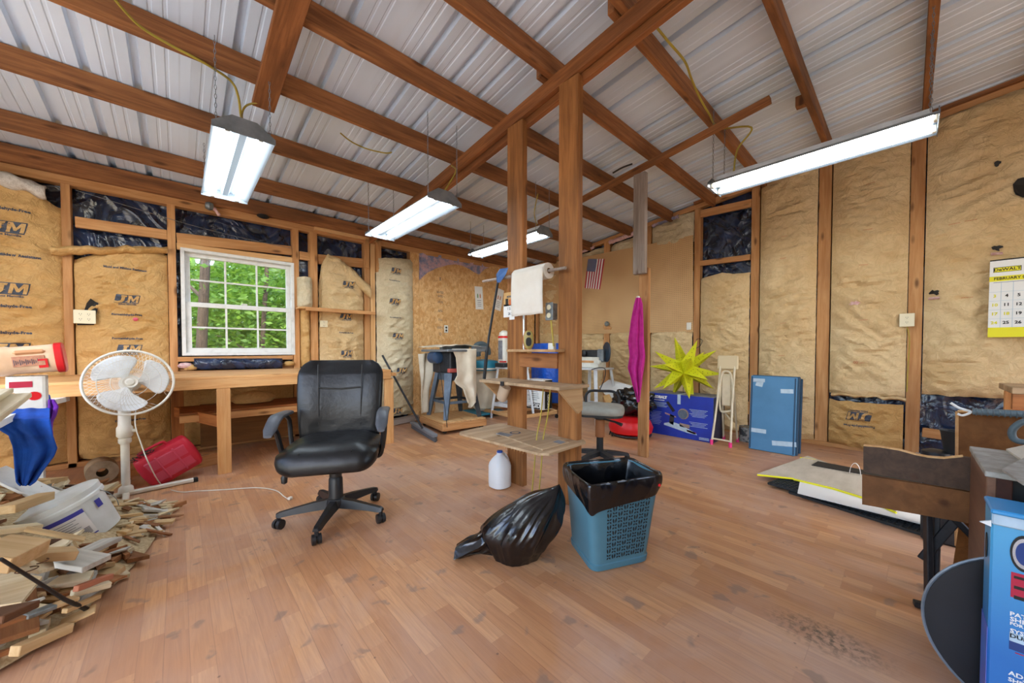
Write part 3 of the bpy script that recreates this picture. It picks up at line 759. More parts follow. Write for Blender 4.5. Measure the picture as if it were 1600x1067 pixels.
tr = [(ony(322, 480, 7.0).x - .1, 7.0, .085, 'broad trunk standing left in the window view', 12), (ony(404, 480, 7.8).x, 7.8, .05, 'slim upright trunk in the middle of the window view', 9), (1.9, 9.0, .12, 'leaning trunk at the right of the window view', 9), (.2, 13.5, .2, 'distant tree behind the middle panes', 10), (3.4, 12.5, .15, 'distant leafy tree at far right beyond the window', 10), (-3.4, 12.0, .18, 'distant leafy tree at far left beyond the window', 10), (1.2, 15.0, .2, 'farthest tree filling the upper window panes', 10)]
for i, (x, y, r, lab, k) in enumerate(tr):
    t = thing('tree', 'green woodland tree outside, ' + lab, 'tree', (x, y, -.57), 0, 'trees outside the window')
    lean = R.uniform(-.35, .35)
    tp = [(0, 0, -.0), (lean * .3, .05, 1.5), (lean, 0, 3.4), (lean * 1.8, .1, 6.0)]
    MB().tube(catmull(tp, 4), [r * (1 - .045 * q) for q in range(13)], 9).out('trunk', M['bark'], t)
    for q in range(4):
        a = R.uniform(0, 6.28); h = 1.4 + q * .9
        MB().tube([(lean * h / 3.4, 0, h), (lean * h / 3.4 + .7 * math.cos(a), .7 * math.sin(a), h + .4), (lean * h / 3.4 + 1.5 * math.cos(a), 1.5 * math.sin(a), h + .5)], [r * .35, r * .22, .01], 6).out('branch', M['bark'], t)
    me = leaves(9000 if i > 1 else 2500, x, y + (0 if i > 1 else 1.2), 2.0, 1.2, 1.0, 1.3, .12)
    for v in me.vertices: v.co -= V((x, y, -.57))
    tag(link('foliage', me, t), kind='stuff')
for (lab, y_, xr, zr_, n_, s_) in (('dense bright green thicket in the far background outside', 19.0, (-5, 9), 7.5, 15000, .30), ('leafy green shrub layer in the middle distance outside', 12.5, (-3, 6), 4.2, 15000, .13)):
    vs, fs = [], []
    for _ in range(n_):
        p = V((R.uniform(*xr), y_ + R.gauss(0, .8), R.uniform(-.5, zr_)))
        if noise.noise(p * .9) < -.22 and y_ < 15: continue
        a = V((R.gauss(0, 1), R.gauss(0, .6), R.gauss(0, .6))).normalized(); b_ = a.cross(V((R.gauss(0, .5), 1, R.gauss(0, .5)))).normalized(); L_ = s_ * (.6 + .8 * R.random()); W_ = L_ * .5; k = len(vs)
        vs += [p, p + a * L_ * .5 + b_ * W_ * .5, p + a * L_, p + a * L_ * .5 - b_ * W_ * .5]; fs.append((k, k + 1, k + 2, k + 3))
    me = bpy.data.meshes.new('thicket'); me.from_pydata(vs, [], fs); me.materials.append(M['leaf']); tag(link('thicket', me), lab, 'foliage', kind='stuff')
me = leaves(9000, 1.0, 9.6, 1.3, 1.8, .8, .8, .12)
tag(link('undergrowth', me), label='low leafy green growth straight outside beyond the window', cat='undergrowth', kind='stuff')

# ================================================================== POSTS, LIGHTS, ROOF FITTINGS
def post(label, x, y, dx, dy, z0, z1, mat, up=(1, 0, 0)):
    o = board('wooden_post', (x, y, z0), (x, y, z1), dy, dx, M[mat], None, up=up, bev=.004)
    return tag(o, label, 'post')
zb = lambda y: zroof(y) - .136 - .1
P1y, P2y = 1.965, 1.47
post('brown wooden post holding the white paper towel rod, calendar nailed to its side', 1.855, P1y, .05, .165, 0, zb(P1y) - .005, 'post_wood')
post('thick brown wooden post behind the blue basket, outlet box on its side', 1.855, P2y, .052, .155, 0, zb(P2y) - .005, 'post_wood')
post('slim pale wooden post with the pink towel hanging on it', 3.19, 1.66, .04, .095, 0, 1.75, 'lumber')
t = post('weathered grey post piece nailed above the slim pale post, reaching the roof pole', 3.13, 1.675, .05, .115, 1.69, 2.60, 'grey_wood')
o = board('roof_pole', (3.17, 2.98, 2.50), (3.17, .70, 2.80), .055, .045, M['rafter'])
tag(o, 'long loose wooden pole slung under the rafters above the slim post', 'pole')

def light(name, label, x0, x1, y0, y1, z, warm=None, strips=True):
    xc, w2, L = (x0 + x1) / 2, (x1 - x0) / 2, y1 - y0
    t = thing('ceiling_light', label, 'ceiling light', (xc, (y0 + y1) / 2, z), 0, 'hanging twin tube shop lights')
    pr = [(-w2, .0), (-w2 * .97, .012), (-w2 * .45, .052), (-.055, .06), (.055, .06), (w2 * .45, .052), (w2 * .97, .012), (w2, 0), (w2 * .93, .004), (w2 * .45, .044), (.03, .05), (.018, .022), (-.018, .022), (-.03, .05), (-w2 * .45, .044), (-w2 * .93, .004)]
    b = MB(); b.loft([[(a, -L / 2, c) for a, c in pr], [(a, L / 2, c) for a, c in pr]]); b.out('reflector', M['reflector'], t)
    MB().box((0, 0, .075), (.1, L * .96, .035), None, .004).out('ballast_box', M['white_metal'], t)
    for s in (-1, 1):
        e = MB().prism([(-w2, s * L / 2, -.012), (-w2, s * L / 2, .02), (-.06, s * L / 2, .085), (.06, s * L / 2, .085), (w2, s * L / 2, .02), (w2, s * L / 2, -.012)], (0, s * .004, 0)).out('end_plate', M['grey_metal'], t)
        for q in (-1, 1): MB().box((q * w2 * .52, s * (L / 2 - .012), .012), (.026, .02, .044), None, .003).out('tube_socket', M['white_plastic'], t)
    for q in (-1, 1):
        MB().tube([(q * w2 * .52, -L / 2 + .02, .012), (q * w2 * .52, L / 2 - .02, .012)], .019, 12).out('tube', M['tube_warm' if warm == q else 'tube'], t)
    for s in (-1, 1):
        for q in (-1, 1):
            px, py = q * w2 * .85, s * (L / 2 - .03)
            ztop = zroof((y0 + y1) / 2 + py) - z - .05
            b = MB(); n = int((ztop - .03) / .024)
            for k in range(n):
                zz = .035 + (ztop - .035) * (k + .5) / n; r = .0145
                pts = [(px + (.005 * math.cos(a) if k % 2 else 0), py + (0 if k % 2 else .005 * math.cos(a)), zz + r * math.sin(a)) for a in [2 * PI * i / 6 for i in range(7)]]
                b.tube(pts, .0016, 4, False)
            tag(b.out('chain', M['grey_metal'], t), kind='stuff')
    return t
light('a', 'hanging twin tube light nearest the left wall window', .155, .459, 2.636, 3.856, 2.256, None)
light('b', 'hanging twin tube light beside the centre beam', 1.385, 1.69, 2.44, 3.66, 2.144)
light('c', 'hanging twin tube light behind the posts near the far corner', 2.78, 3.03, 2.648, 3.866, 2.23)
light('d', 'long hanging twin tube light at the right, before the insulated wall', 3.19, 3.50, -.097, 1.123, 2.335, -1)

def cable(name, label, pts, r=.006, mat='yellow_cable', cat='cable', n=7, k=6):
    o = MB().tube(catmull(pts, k), r, n).out(name, M[mat]); return tag(o, label, cat)
def roofpt(px, py, off=.15):
    r = ray(px, py); # plane z = 2.60+SLOPE*(YA-y)-off
    t = (2.60 + SLOPE * YA - off - CAM.z) / (r.z + SLOPE * r.y); return CAM + r * t
cable('power_cable', 'yellow power cable looping down to the light above the window', [roofpt(*q, .145) for q in ((170, -12), (215, 38), (262, 68), (300, 88), (335, 108), (362, 128))] + [roofpt(372, 150, .2), roofpt(376, 178, .3), V((.31, 2.75, 2.365))], .007)
cable('power_cable', 'short yellow cable curling from the flat roof board to the light above the window', [V((.42, 2.9, 2.62)), roofpt(385, 165, .2), roofpt(378, 180, .28), V((.33, 2.8, 2.365))], .006)
cable('power_cable', 'yellow cable sagging below the second rafter', [roofpt(*q, .15) for q in ((532, 208), (550, 222), (575, 233), (602, 239), (612, 238))], .005)
cable('power_cable', 'yellow cable dropping from the centre beam to its light', [V((1.80, 2.75, 2.62)), V((1.76, 2.62, 2.52)), V((1.7, 2.62, 2.4)), V((1.6, 2.6, 2.25))], .006)
cable('power_cable', 'yellow cable running down the right rafter to the long light', [roofpt(*q, .15) for q in ((1005, 18), (1022, 38), (1045, 66), (1070, 96), (1080, 122), (1092, 150), (1108, 178), (1124, 200))] + [V((3.30, .85, 2.72)), V((3.32, .95, 2.6)), V((3.34, .98, 2.445))], .007)
cable('power_cable', 'pale yellow cable hanging above the far corner light', [V((2.75, 2.6, 2.6)), V((2.8, 2.7, 2.45)), V((2.86, 2.72, 2.335))], .005)
cable('cable_stub', 'short black cable end hooked over the roof pole', [roofpt(958, 270, .2), roofpt(972, 262, .22), roofpt(988, 256, .22)], .008, 'black_plastic')
q = ony(327, 322, YA - .06)
MB().lathe([(.001, -.035), (.03, -.03), (.042, 0), (.03, .03), (.001, .035)], 9, Matrix.Rotation(PI / 2, 4, 'Y')).out('mud_nest', M['galv'], loc=q)
tag(bpy.data.objects['mud_nest'], 'grey mud nest stuck to the rafter above the window', 'nest')
cable('hanging_wire', 'thin pale wire strung across the black sheeting above the window', [ony(118, 297, YA - .01), ony(200, 322, YA - .02), ony(300, 352, YA - .01), ony(380, 372, YA - .01), ony(455, 388, YA - .01)], .0025, 'galv', 'wire')

o = MB().lathe([(.03, 0), (.045, .004), (.03, .03)], 12, Matrix.Rotation(PI / 2, 4, 'X')).out('bottle_cap', M['black_plastic'], loc=ony(411, 338, YA - .045)); o.scale = (1.3, 1, .6); tag(o, 'small dark cap on the beam above the right side of the window', 'cap')
o = MB().lathe([(.001, -.05), (.016, -.04), (.012, 0), (.018, .03), (.001, .05)], 9).out('wool_tuft', M['pink_wool'], loc=ony(338, 330, YA - .06), rot=(0, -.6, 0)); tag(o, 'pink insulation tuft stuck beside the mud nest', 'tuft')
# ================================================================== CENTRE POST FITTINGS
t = thing('post_shelf', 'small brown plank shelf fixed between the two posts', 'shelf', (1.80, 1.72, .97))
MB().box((0, 0, .022), (.13, .46, .018), None, .003).out('shelf_board', M['ply'], t)
b_ = board('apron', (.03, -.175, -.045), (.03, .175, -.045), .03, .10, M['rafter'], t)
zs = .785
t = thing('plywood_shelf', 'pale plywood shelf with triangular brackets on the posts', 'shelf', (1.7, 1.7, zs))
pl = [(-.115, -.37), (-.11, .38), (.17, .38), (.17, .372), (.122, .37), (.122, -.315), (.17, -.315), (.17, -.37)]
MB().prism([(a, c, -.018) for a, c in pl], (0, 0, .018)).out('shelf_board', M['ply_dirty'], t)
for yy, nm in ((-.335, 0), (.36, 1)):
    MB().prism([(-.08, yy, -.019), (.15, yy, -.019), (.15, yy, -.16), (.11, yy, -.18)], (0, .018, 0)).out('bracket', M['ply'], t)
MB().prism([(.125, -.34, -.019), (.155, -.34, -.019), (.155, -.34, -.19), (.125, -.34, -.19)], (0, .0, 0)) if False else None
board('apron', (.115, -.32, -.045), (.115, .34, -.045), .018, .045, M['rafter'], t)
MB().prism([(-.08, -.338, -.02), (.12, -.338, -.2), (.12, -.338, -.02)], (0, .012, 0)) if False else None
MB().box((-.118, .12, -.012), (.012, .03, .03), None, .002).out('clip', M['black_metal'], t)
zt_ = .43
t = thing('low_table', 'low dusty plywood table board fixed around the two posts', 'table', (1.64, 1.7, zt_))
pl = [(-.235, .36), (-.2, .40), (.1, .425), (.19, .425), (.19, .36), (.188, .35), (.188, .03 + .0), (.188, -.2), (.25, -.31), (.21, -.36), (-.145, -.375), (-.185, -.33)]
MB().prism([(a, c, -.014) for a, c in pl], (0, 0, .014)).out('table_board', M['ply_dirty'], t)
board('cleat', (.165, .1, -.04), (.165, -.15, -.04), .03, .04, M['post_wood'], t)
b = MB()
for k in range(26):
    yy = -.33 + .62 * k / 26; L = .012 + .035 * abs(smooth_noise(k * .9, 1)); xx = -.19 + .03 * abs(yy)
    b.tube([(xx, yy, -.012), (xx - .004, yy + .01 * smooth_noise(k, 3), -.012 - L)], .0018, 4)
tag(b.out('splinters', M['ply_edge'], t), kind='stuff')
o = MB().prism([onz(772, 677, zt_ + .001), onz(848, 704, zt_ + .001), onz(889, 692, zt_ + .001), onz(812, 671, zt_ + .001)], (0, 0, .008)).out('loose_sheet', M['ply_dirty'])
tag(o, 'thin grey stained panel lying on the low plywood table', 'panel')
for (a_, c_, d_, e_) in ((784, 680, 10, 2), (870, 692, 6, 1.6)):
    MB().prism([onz(a_ - d_, c_ - e_, zt_ + .0095), onz(a_ + d_, c_ + e_, zt_ + .0095), onz(a_ + d_ + 8, c_ + e_ - 3, zt_ + .0095), onz(a_ - d_ + 8, c_ - e_ - 3, zt_ + .0095)], (0, 0, .0006)).out('faded_label', M['grey_metal'], o)
b = MB(); q = onz(805, 676, zt_ + .0095)
b.lathe([(.038, 0), (.038, .0006)], 20); oo = b.out('round_mark', M['ink'], o, loc=q)
oo = MB().lathe([(.025, .0007), (.025, .001)], 18).out('round_mark', M['ply_dirty'], o, loc=q)

# paper towel roll on its rod
t = thing('paper_towel_roll', 'big white paper towel roll on a stick between the posts', 'paper towel', (1.775, 1.73, 1.51))
MY = Matrix.Rotation(-PI / 2, 4, 'X')
MB().lathe([(.018, -.15), (.052, -.15), (.052, .15), (.018, .15)], 28, MY, False).out('paper_roll', M['towel_paper'], t)
MB().lathe([(.0175, -.151), (.0175, .151)], 16, MY, False).out('cardboard_core', M['paper_tan'], t)
o = MB().grid(lambda i, j: (-.053 - .006 * math.sin(j * 3), -.148 + .296 * i, .02 - .30 * j + .004 * smooth_noise(i * 4, 0)), 8, 16).out('hanging_sheet', M['towel_paper'], t); solid(o, .002)
o = MB().tube([(1.775, 2.27, 1.535), (1.775, 1.95, 1.525), (1.775, 1.44, 1.505)], [.010, .012, .010], 9).out('wooden_rod', M['grey_wood']); tag(o, 'grey stick running through the paper towel roll', 'rod')
# upside-down putter
t = thing('putter', 'blue-headed golf putter standing upside down against the left post', 'golf club', (1.62, 2.06, zs))
MB().tube([(0, 0, .003), (.035, -.01, .3), (.1, -.035, .70)], .0085, 8).out('shaft', M['black_metal'], t)
MB().tube([(0, 0, .003), (.02, -.006, .2)], .012, 8).out('grip', M['rubber'], t)
MB().loft([[(.098, -.03, .70), (.11, -.05, .70), (.115, -.04, .71), (.1, -.02, .71)], [(.1, -.03, .735), (.125, -.095, .755), (.135, -.085, .765), (.105, -.01, .765)], [(.11, -.05, .80), (.13, -.115, .80), (.14, -.105, .80), (.12, -.03, .80)]]).out('putter_head', mk('putter_blue', '#2b4f80', rough=.3, metal=.3), t)
# calendar on the left post
def flatY(name, mat, px0, py0, px1, py1, X, parent, th=-.002):
    a, c = onx(px0, py0, X), onx(px1, py1, X); return MB().prism([(X, a.y, a.z), (X, c.y, a.z), (X, c.y, c.z), (X, a.y, c.z)], (th, 0, 0)).out(name, M[mat], parent)
Xc = 1.826
t = flatY('post_calendar', 'paper', 787, 476, 809, 494, Xc, None); tag(t, 'small tan and white calendar nailed to the left post', 'calendar')
flatY('calendar_picture', 'paper_tan', 787.5, 458, 810, 476, Xc, t)
flatY('picture_band', 'orange_print', 795, 468, 809, 475, Xc - .0022, t, -.0006); flatY('picture_figure', 'dark_slot', 790, 467, 794, 476, Xc - .0022, t, -.0006)
q = onx(799, 463, Xc - .003)
text('title', 'MEMORIES', .022, M['ink'], t, q, (0, -1, 0), (0, 0, 1), bold=.0006)
for r_, tx in ((482, '1 2 3 4'), (490, '26 27')): text('dates', tx, .026, M['ink'], t, onx(798, r_, Xc - .003), (0, -1, 0), (0, 0, 1), bold=.0008)
o = flatY('paper_tag', 'paper', 796, 493, 804, 499, 1.8235, None, -.001); tag(o, 'tiny white tag showing below the post calendar', 'tag')
# outlet box on the right post
q = onx(871, 486, 1.80)
t = thing('outlet_box', 'grey metal outlet box on the side of the thick post', 'outlet', (1.80, 1.575, q.z))
MB().box((0, 0, 0), (.05, .055, .105), None, .004).out('box', M['galv'], t)
MB().box((-.027, 0, 0), (.004, .064, .115), None, .002).out('cover_plate', M['galv'], t)
for s in (-1, 1): MB().lathe([(.017, 0), (.017, .004)], 14, Matrix.Translation((-.029, 0, s * .026)) @ Matrix.Rotation(-PI / 2, 4, 'Y')).out('receptacle', M['ivory'], t)
cable('power_cable', 'yellow cable running down from the outlet box on the thick post', [(1.80, 1.57, q.z - .05), (1.79, 1.575, 1.2), (1.80, 1.56, 1.02)], .006)
for k, dx in enumerate((0, .02)):
    cable('power_cable', ('left' if k else 'right') + ' yellow cable hanging from the shelf bracket to the floor', [(1.70 - dx, 1.50 + dx * 2, .76), (1.69 - dx, 1.51 + dx * 2, .6), (1.67 - dx * 2, 1.53 + dx, .45), (1.62 - dx * 2, 1.50 + dx, .3), (1.56 - dx * 2, 1.48 + dx, .01)], .004)
# clear plastic scoop under the shelf
t = MB(); t.loft([[(.035 * math.cos(a) * s, .045 * math.sin(a) * s * 1.0, z) for a in [2 * PI * k / 14 for k in range(14)]] for s, z in ((.6, -.07), (.9, -.06), (1, -.03), (1.05, .045), (1.0, .045), (.9, -.03))], True, True, False); t.sm = True
o = t.out('plastic_cup', mk('clear_plastic', '#d9c0a4', rough=.2, alpha=.6), loc=(1.70, 1.94, .70), rot=(.45, 0, 0)); tag(o, 'clear oval plastic cup hanging under the plywood shelf', 'cup')
# water jug
def jug(loc):
    t = thing('water_jug', 'translucent white plastic jug with blue cap beside the left post', 'jug', loc)
    prof = [(.055, 0), (.074, .008), (.076, .03), (.076, .155), (.07, .178), (.052, .205), (.03, .228), (.022, .236), (.022, .25)]
    b = MB(); rings = []
    for r, z in prof:
        rings.append([V((r * math.copysign(abs(math.cos(a)) ** .75, math.cos(a)), r * math.copysign(abs(math.sin(a)) ** .75, math.sin(a)), z)) for a in [2 * PI * (k + .5) / 28 for k in range(28)]])
    b.loft(rings); b.sm = True; b.out('body', M['jug'], t)
    MB().tube(catmull([(.06, 0, .11), (.082, 0, .13), (.078, 0, .18), (.05, 0, .225), (.02, 0, .24)], 5), .011, 8).out('handle', M['jug'], t)
    MB().lathe([(.021, .245), (.021, .262), (.018, .264)], 18).out('cap', M['blue_cap'], t)
jug(onz(781, 760) + V((0, 0, .001)))

# ================================================================== OFFICE CHAIR
def rounded(cx, cy, w_, d, r, n=6):
    pts = []
    for sx, sy, a0 in ((1, 1, 0), (-1, 1, PI / 2), (-1, -1, PI), (1, -1, 3 * PI / 2)):
        for k in range(n + 1):
            a = a0 + PI / 2 * k / n; pts.append((cx + sx * (w_ / 2 - r) + r * math.cos(a), cy + sy * (d / 2 - r) + r * math.sin(a)))
    return pts
def cushion(w_, d, h, r=.09, e=.035, crown=.015, n=7):
    """rounded slab, z 0..h, edges rolled by e"""
    b = MB(); rings = []
    for t_ in range(0, 7):
        a = -PI / 2 + PI * t_ / 6; ins = e * (1 - math.cos(a)); z = h / 2 + (h / 2) * math.sin(a)
        rings.append([V((x, y, z)) for x, y in rounded(0, 0, w_ - 2 * ins, d - 2 * ins, max(.02, r - ins), n)])
    for s_ in (.7, .35, .05):
        rings.append([V((p.x * s_, p.y * s_, h + crown * (1 - s_ ** 2))) for p in rings[6]])
    rings.insert(0, [V((p.x * .05, p.y * .05, 0)) for p in rings[0]])
    b.loft(rings); b.sm = True; return b
def office_chair(loc, rz):
    t = thing('office_chair', 'black leather swivel office chair facing the camera before the workbench', 'office chair', loc, rz)
    s = cushion(.505, .50, .105, .10, .04, .015)
    for v in s.b.verts:
        v.co.y -= .04
        if v.co.y < -.16: v.co.z -= (-.16 - v.co.y) ** 2 * 2.2
        v.co.z += .37 - .012 * math.cos(v.co.x * 26) * (1 if v.co.z > .08 else 0)
    s = s.out('seat', M['leather'], t)
    for q in (-.125, .125): MB().tube([(q, -.26, .462), (q * .95, -.1, .484), (q * .9, .08, .486)], .0035, 6).out('seam', M['leather'], s)
    # backrest: a tall rounded pad, slightly reclined, hollowed across
    b = MB(); rings = []
    N = 22
    for k in range(N + 1):
        u = k / N; z = .415 + .515 * u
        wdt = .255 * (1 - .10 * (1 - u) ** 2) * (1 if u < .8 else math.sqrt(max(0, 1 - ((u - .8) / .21) ** 2)) * .38 + .62)
        th = .05 * (1 if .06 < u < .9 else .55) * (1 if u < .995 else .4)
        yc = .205 + .085 * u - .03 * math.sin(u * PI)
        rg = []
        for i in range(32):
            a = 2 * PI * i / 32; x = wdt * math.copysign(abs(math.cos(a)) ** .55, math.cos(a)); y = th * math.copysign(abs(math.sin(a)) ** .8, math.sin(a))
            f = abs(x) / wdt
            y += -.03 * f ** 2.5                                    # wings come forward
            if math.sin(a) < 0:
                inner = abs(x) < .125
                if inner: y += .006 if u < .66 else .002
                if .64 < u < .67 and inner: y += .012
                if abs(abs(x) - .128) < .014: y += .010
            rg.append((x, yc + y, z))
        rings.append(rg)
    b.loft(rings); b.sm = True; bk = b.out('backrest', M['leather'], t)
    for q in (-1, 1):
        MB().tube([(q * .128, .185, .905), (q * .125, .168, .76), (q * .122, .157, .6), (q * .12, .163, .47)], .003, 6).out('seam', M['leather'], bk)
    MB().tube([(-.125, .17, .762), (0, .172, .752), (.125, .17, .762)], .004, 6).out('seam', M['leather'], bk)
    MB().box((0, .25, .43), (.08, .03, .25), None, .01).out('back_support', M['black_plastic'], t)
    for q in (-1, 1):
        pts = [(q * .2, -.02, .365), (q * .25, -.03, .37), (q * .268, -.05, .45), (q * .272, -.10, .545), (q * .272, -.17, .595)]
        b = MB(); b.tube(catmull(pts, 5), [.014] * 21, 8); b.out('arm_bracket', M['black_plastic'], t)
        pts = [(q * .255, .12, .37), (q * .268, .13, .47), (q * .272, .12, .57), (q * .272, .06, .615)]
        b = MB(); b.tube(catmull(pts, 5), .013, 8); b.out('arm_bracket', M['black_plastic'], t)
        b = MB(); rings = []
        for k in range(11):
            u = k / 10; y = .13 - .36 * u; z = .625 + .008 * math.sin(u * PI) - .055 * max(0, u - .62) ** 1.5 * 6 * .9
            ww = .031 * (1 if 0 < k < 10 else .6) * (1 + .12 * math.sin(u * PI)); hh = .014 * (1 if 0 < k < 10 else .5)
            rings.append([(q * .272 + ww * math.cos(a), y, z + hh * math.copysign(abs(math.sin(a)) ** .7, math.sin(a))) for a in [2 * PI * i / 14 for i in range(14)]])
        b.loft(rings); b.sm = True; b.out('armrest', M['armpad'], t)
    MB().box((0, 0, .352), (.26, .24, .03), None, .008).out('seat_plate', M['black_plastic'], t)
    MB().lathe([(.034, .255), (.036, .34), (.03, .345)], 18).out('gas_lift', M['black_plastic'], t)
    MB().lathe([(.042, .10), (.038, .24), (.033, .25), (.026, .26), (.026, .33)], 20).out('column', M['black_plastic'], t)
    MB().tube([(-.08, -.04, .345), (-.19, -.09, .335), (-.235, -.11, .315)], .006, 6).out('lever', M['black_plastic'], t)
    MB().lathe([(.006, 0), (.017, -.02), (.015, -.05), (.004, -.058)], 12, Matrix.Translation((-.235, -.11, .325))).out('lever_paddle', M['black_plastic'], t)
    MB().lathe([(.05, .075), (.056, .10), (.048, .125), (.04, .13)], 20).out('hub', M['black_plastic'], t)
    for k in range(5):
        a = math.radians(163 + 72 * k) - rz; c, s_ = math.cos(a), math.sin(a)
        b = MB(); rings = []
        for u, w2, h0, h1 in ((.03, .03, .075, .125), (.12, .026, .075, .118), (.22, .022, .072, .103), (.285, .022, .068, .092), (.30, .015, .07, .086)):
            rings.append([(c * u - s_ * w2, s_ * u + c * w2, h0), (c * u - s_ * w2 * .55, s_ * u + c * w2 * .55, h1), (c * u + s_ * w2 * .55, s_ * u - c * w2 * .55, h1), (c * u + s_ * w2, s_ * u - c * w2, h0)])
        lg = b.loft(rings).out('leg', M['black_plastic'], t)
        ca = a + [.9, .5, -.7, .4, 1.4][k]
        cw = MB(); mt = Matrix.Translation((c * .288, s_ * .288, .027)) @ Matrix.Rotation(ca, 4, 'Z') @ Matrix.Rotation(PI / 2, 4, 'X')
        cw.lathe([(.012, -.024), (.026, -.022), (.027, -.006), (.018, -.004), (.018, .004), (.027, .006), (.026, .022), (.012, .024)], 18, mt)
        cs = cw.out('caster', M['black_plastic'], lg)
        h = MB(); h.tube([(c * .288, s_ * .288, .045), (c * .288, s_ * .288, .075)], .011, 8); h.out('caster_stem', M['black_metal'], lg)
    return t
office_chair((.675, 2.275, .0), math.radians(-27))

# ---- grey stool with arm loop
t = thing('swivel_stool', 'grey padded swivel stool with black loop armrest behind the basket', 'stool', (2.78, 1.86, 0), math.radians(-60))
s = cushion(.42, .40, .075, .12, .03, .02)
for v in s.b.verts: v.co.z += .425 + .1 * v.co.y * v.co.y
s.out('seat', M['grey_vinyl'], t)
MB().prism([(x * .97, y * .97, .418) for x, y in rounded(0, 0, .41, .39, .11, 5)], (0, 0, .02)).out('seat_shell', M['black_plastic'], t)
MB().tube(catmull([(-.13, .19, .43), (-.15, .21, .54), (-.11, .215, .60), (.0, .215, .605), (.11, .215, .60), (.16, .21, .54), (.145, .19, .43)], 5), .0125, 10).out('arm_loop', M['black_metal'], t)
MB().lathe([(.042, .22), (.042, .37), (.03, .38)], 16).out('column_cover', mk('brown_sleeve', '#9a6238', rough=.5), t)
MB().lathe([(.05, .38), (.05, .418)], 16).out('tilt_housing', M['black_plastic'], t)
MB().tube([(.03, -.03, .385), (.13, -.06, .37), (.19, -.08, .35)], [.008, .009, .016], 8).out('lever', M['black_plastic'], t)
MB().lathe([(.03, .06), (.03, .22)], 16).out('column', M['rubber'], t)
for k in range(5):
    a = math.radians(20 + 72 * k); c, s_ = math.cos(a), math.sin(a)
    lg = MB().loft([[(c * u - s_ * w_, s_ * u + c * w_, z0), (c * u - s_ * w_, s_ * u + c * w_, z1), (c * u + s_ * w_, s_ * u - c * w_, z1), (c * u + s_ * w_, s_ * u - c * w_, z0)] for u, w_, z0, z1 in ((.01, .03, .055, .1), (.15, .025, .05, .085), (.26, .02, .045, .065))]).out('leg', M['steel_dark'], t)
    MB().lathe([(.022, 0), (.026, .01), (.022, .045)], 12, Matrix.Translation((c * .25, s_ * .25, .0))).out('glide', M['rubber'], lg)

# ---- basket with black liner
def lerp4(c, u, v): return c[0].lerp(c[1], u).lerp(c[3].lerp(c[2], u), v)
BT = [V((1.303, .924, .41)), V((1.675, .769, .41)), V((1.812, 1.013, .41)), V((1.467, 1.208, .41))]
BBt = [V((1.345, .935, .0)), V((1.63, .81, .0)), V((1.755, 1.02, .0)), V((1.49, 1.185, .0))]
bc = sum(BT, V((0, 0, 0))) / 4; bc.z = 0
t = thing('laundry_basket', 'teal blue plastic basket lined with a black bag, cut-out petal pattern', 'basket', bc)
def rcorner(C, r, n=5):
    o = []
    for i in range(4):
        p, a, b2 = C[i], C[i - 1], C[(i + 1) % 4]; d0 = (a - p).normalized() * r; d1 = (b2 - p).normalized() * r
        for k in range(n + 1):
            u = k / n; q0 = (p + d0).lerp(p, u); q1 = p.lerp(p + d1, u); o.append(q0.lerp(q1, u))
    return o
def bring(f, r=.045, out=0.0, z=None):
    C = [b_.lerp(t_, f) for b_, t_ in zip(BBt, BT)]; c0 = sum(C, V((0, 0, 0))) / 4
    C = [c0 + (p - c0) * (1 + out) for p in C]
    rg = rcorner(C, r); return [V((p.x - bc.x, p.y - bc.y, p.z if z is None else z)) for p in rg]
b = MB(); b.loft([bring(0, .05, -.06), bring(.0, .05, .0, .004), bring(.07, .05, .0), bring(.08, .05, -.03), bring(.97, .05, -.01), bring(.985, .05, -.01), bring(.985, .05, -.04), bring(.9, .05, -.05), bring(.1, .05, -.06), bring(.05, .05, -.08)], True, True, True)
b.sm = True; body = b.out('body', M['blue_basket'], t)
# petal cut-outs on the faces towards the camera: recessed dark petals
def petals(c0, c1, t0, t1, nu, nv, u0, u1, v0, v1):
    me = bmesh.new()
    for i in range(nu):
        for j in range(nv):
            if abs((i + .5) / nu * 2 - 1) > .99: continue
            U = u0 + (u1 - u0) * (i + .5) / nu; W = v0 + (v1 - v0) * (j + .5) / nv
            su, sv = (u1 - u0) / nu * .5, (v1 - v0) / nv * .5
            kind = (i + j) % 2
            shapes = []
            if kind:
                shapes = [((-.45, -.05), (.46, 1.5), 0.15), ((.45, .05), (.46, 1.5), -.15)]
            else:
                shapes = [((sx * .45, sy * .5), (.46, .74), -sx * sy * .75) for sx in (-1, 1) for sy in (-1, 1)]
            for (ox, oy), (lw, lh), rot in shapes:
                pts = []
                for k in range(6):
                    a = 2 * PI * k / 6; x, y = lw * .5 * math.cos(a), lh * .5 * math.sin(a)
                    x, y = x * math.cos(rot) - y * math.sin(rot), x * math.sin(rot) + y * math.cos(rot); x *= 1.3; y *= 1.12
                    uu, vv = U + (ox + x) * su, W + (oy + y) * sv
                    lo, hi = c0.lerp(c1, uu), t0.lerp(t1, uu); p = lo.lerp(hi, vv)
                    nrm = (c1 - c0).cross(t0 - c0).normalized()
                    pts.append(p - bc + nrm * (.0015) * (1 if nrm.dot(c0 - V((bc.x, bc.y, c0.z))) > 0 else -1))
                me.faces.new([me.verts.new(p) for p in pts])
    m_ = bpy.data.meshes.new('cut_outs'); me.to_mesh(m_); me.free(); m_.materials.append(M['dark_slot'])
    tag(link('cut_outs', m_, body), kind='stuff')
def out_c(c, k=.97): return V((bc.x, bc.y, 0)) + (V((c.x, c.y, 0)) - V((bc.x, bc.y, 0))) * k + V((0, 0, c.z))
Bb = [out_c(c, .985) for c in BBt]; Tt = [out_c(c, .992) for c in BT]
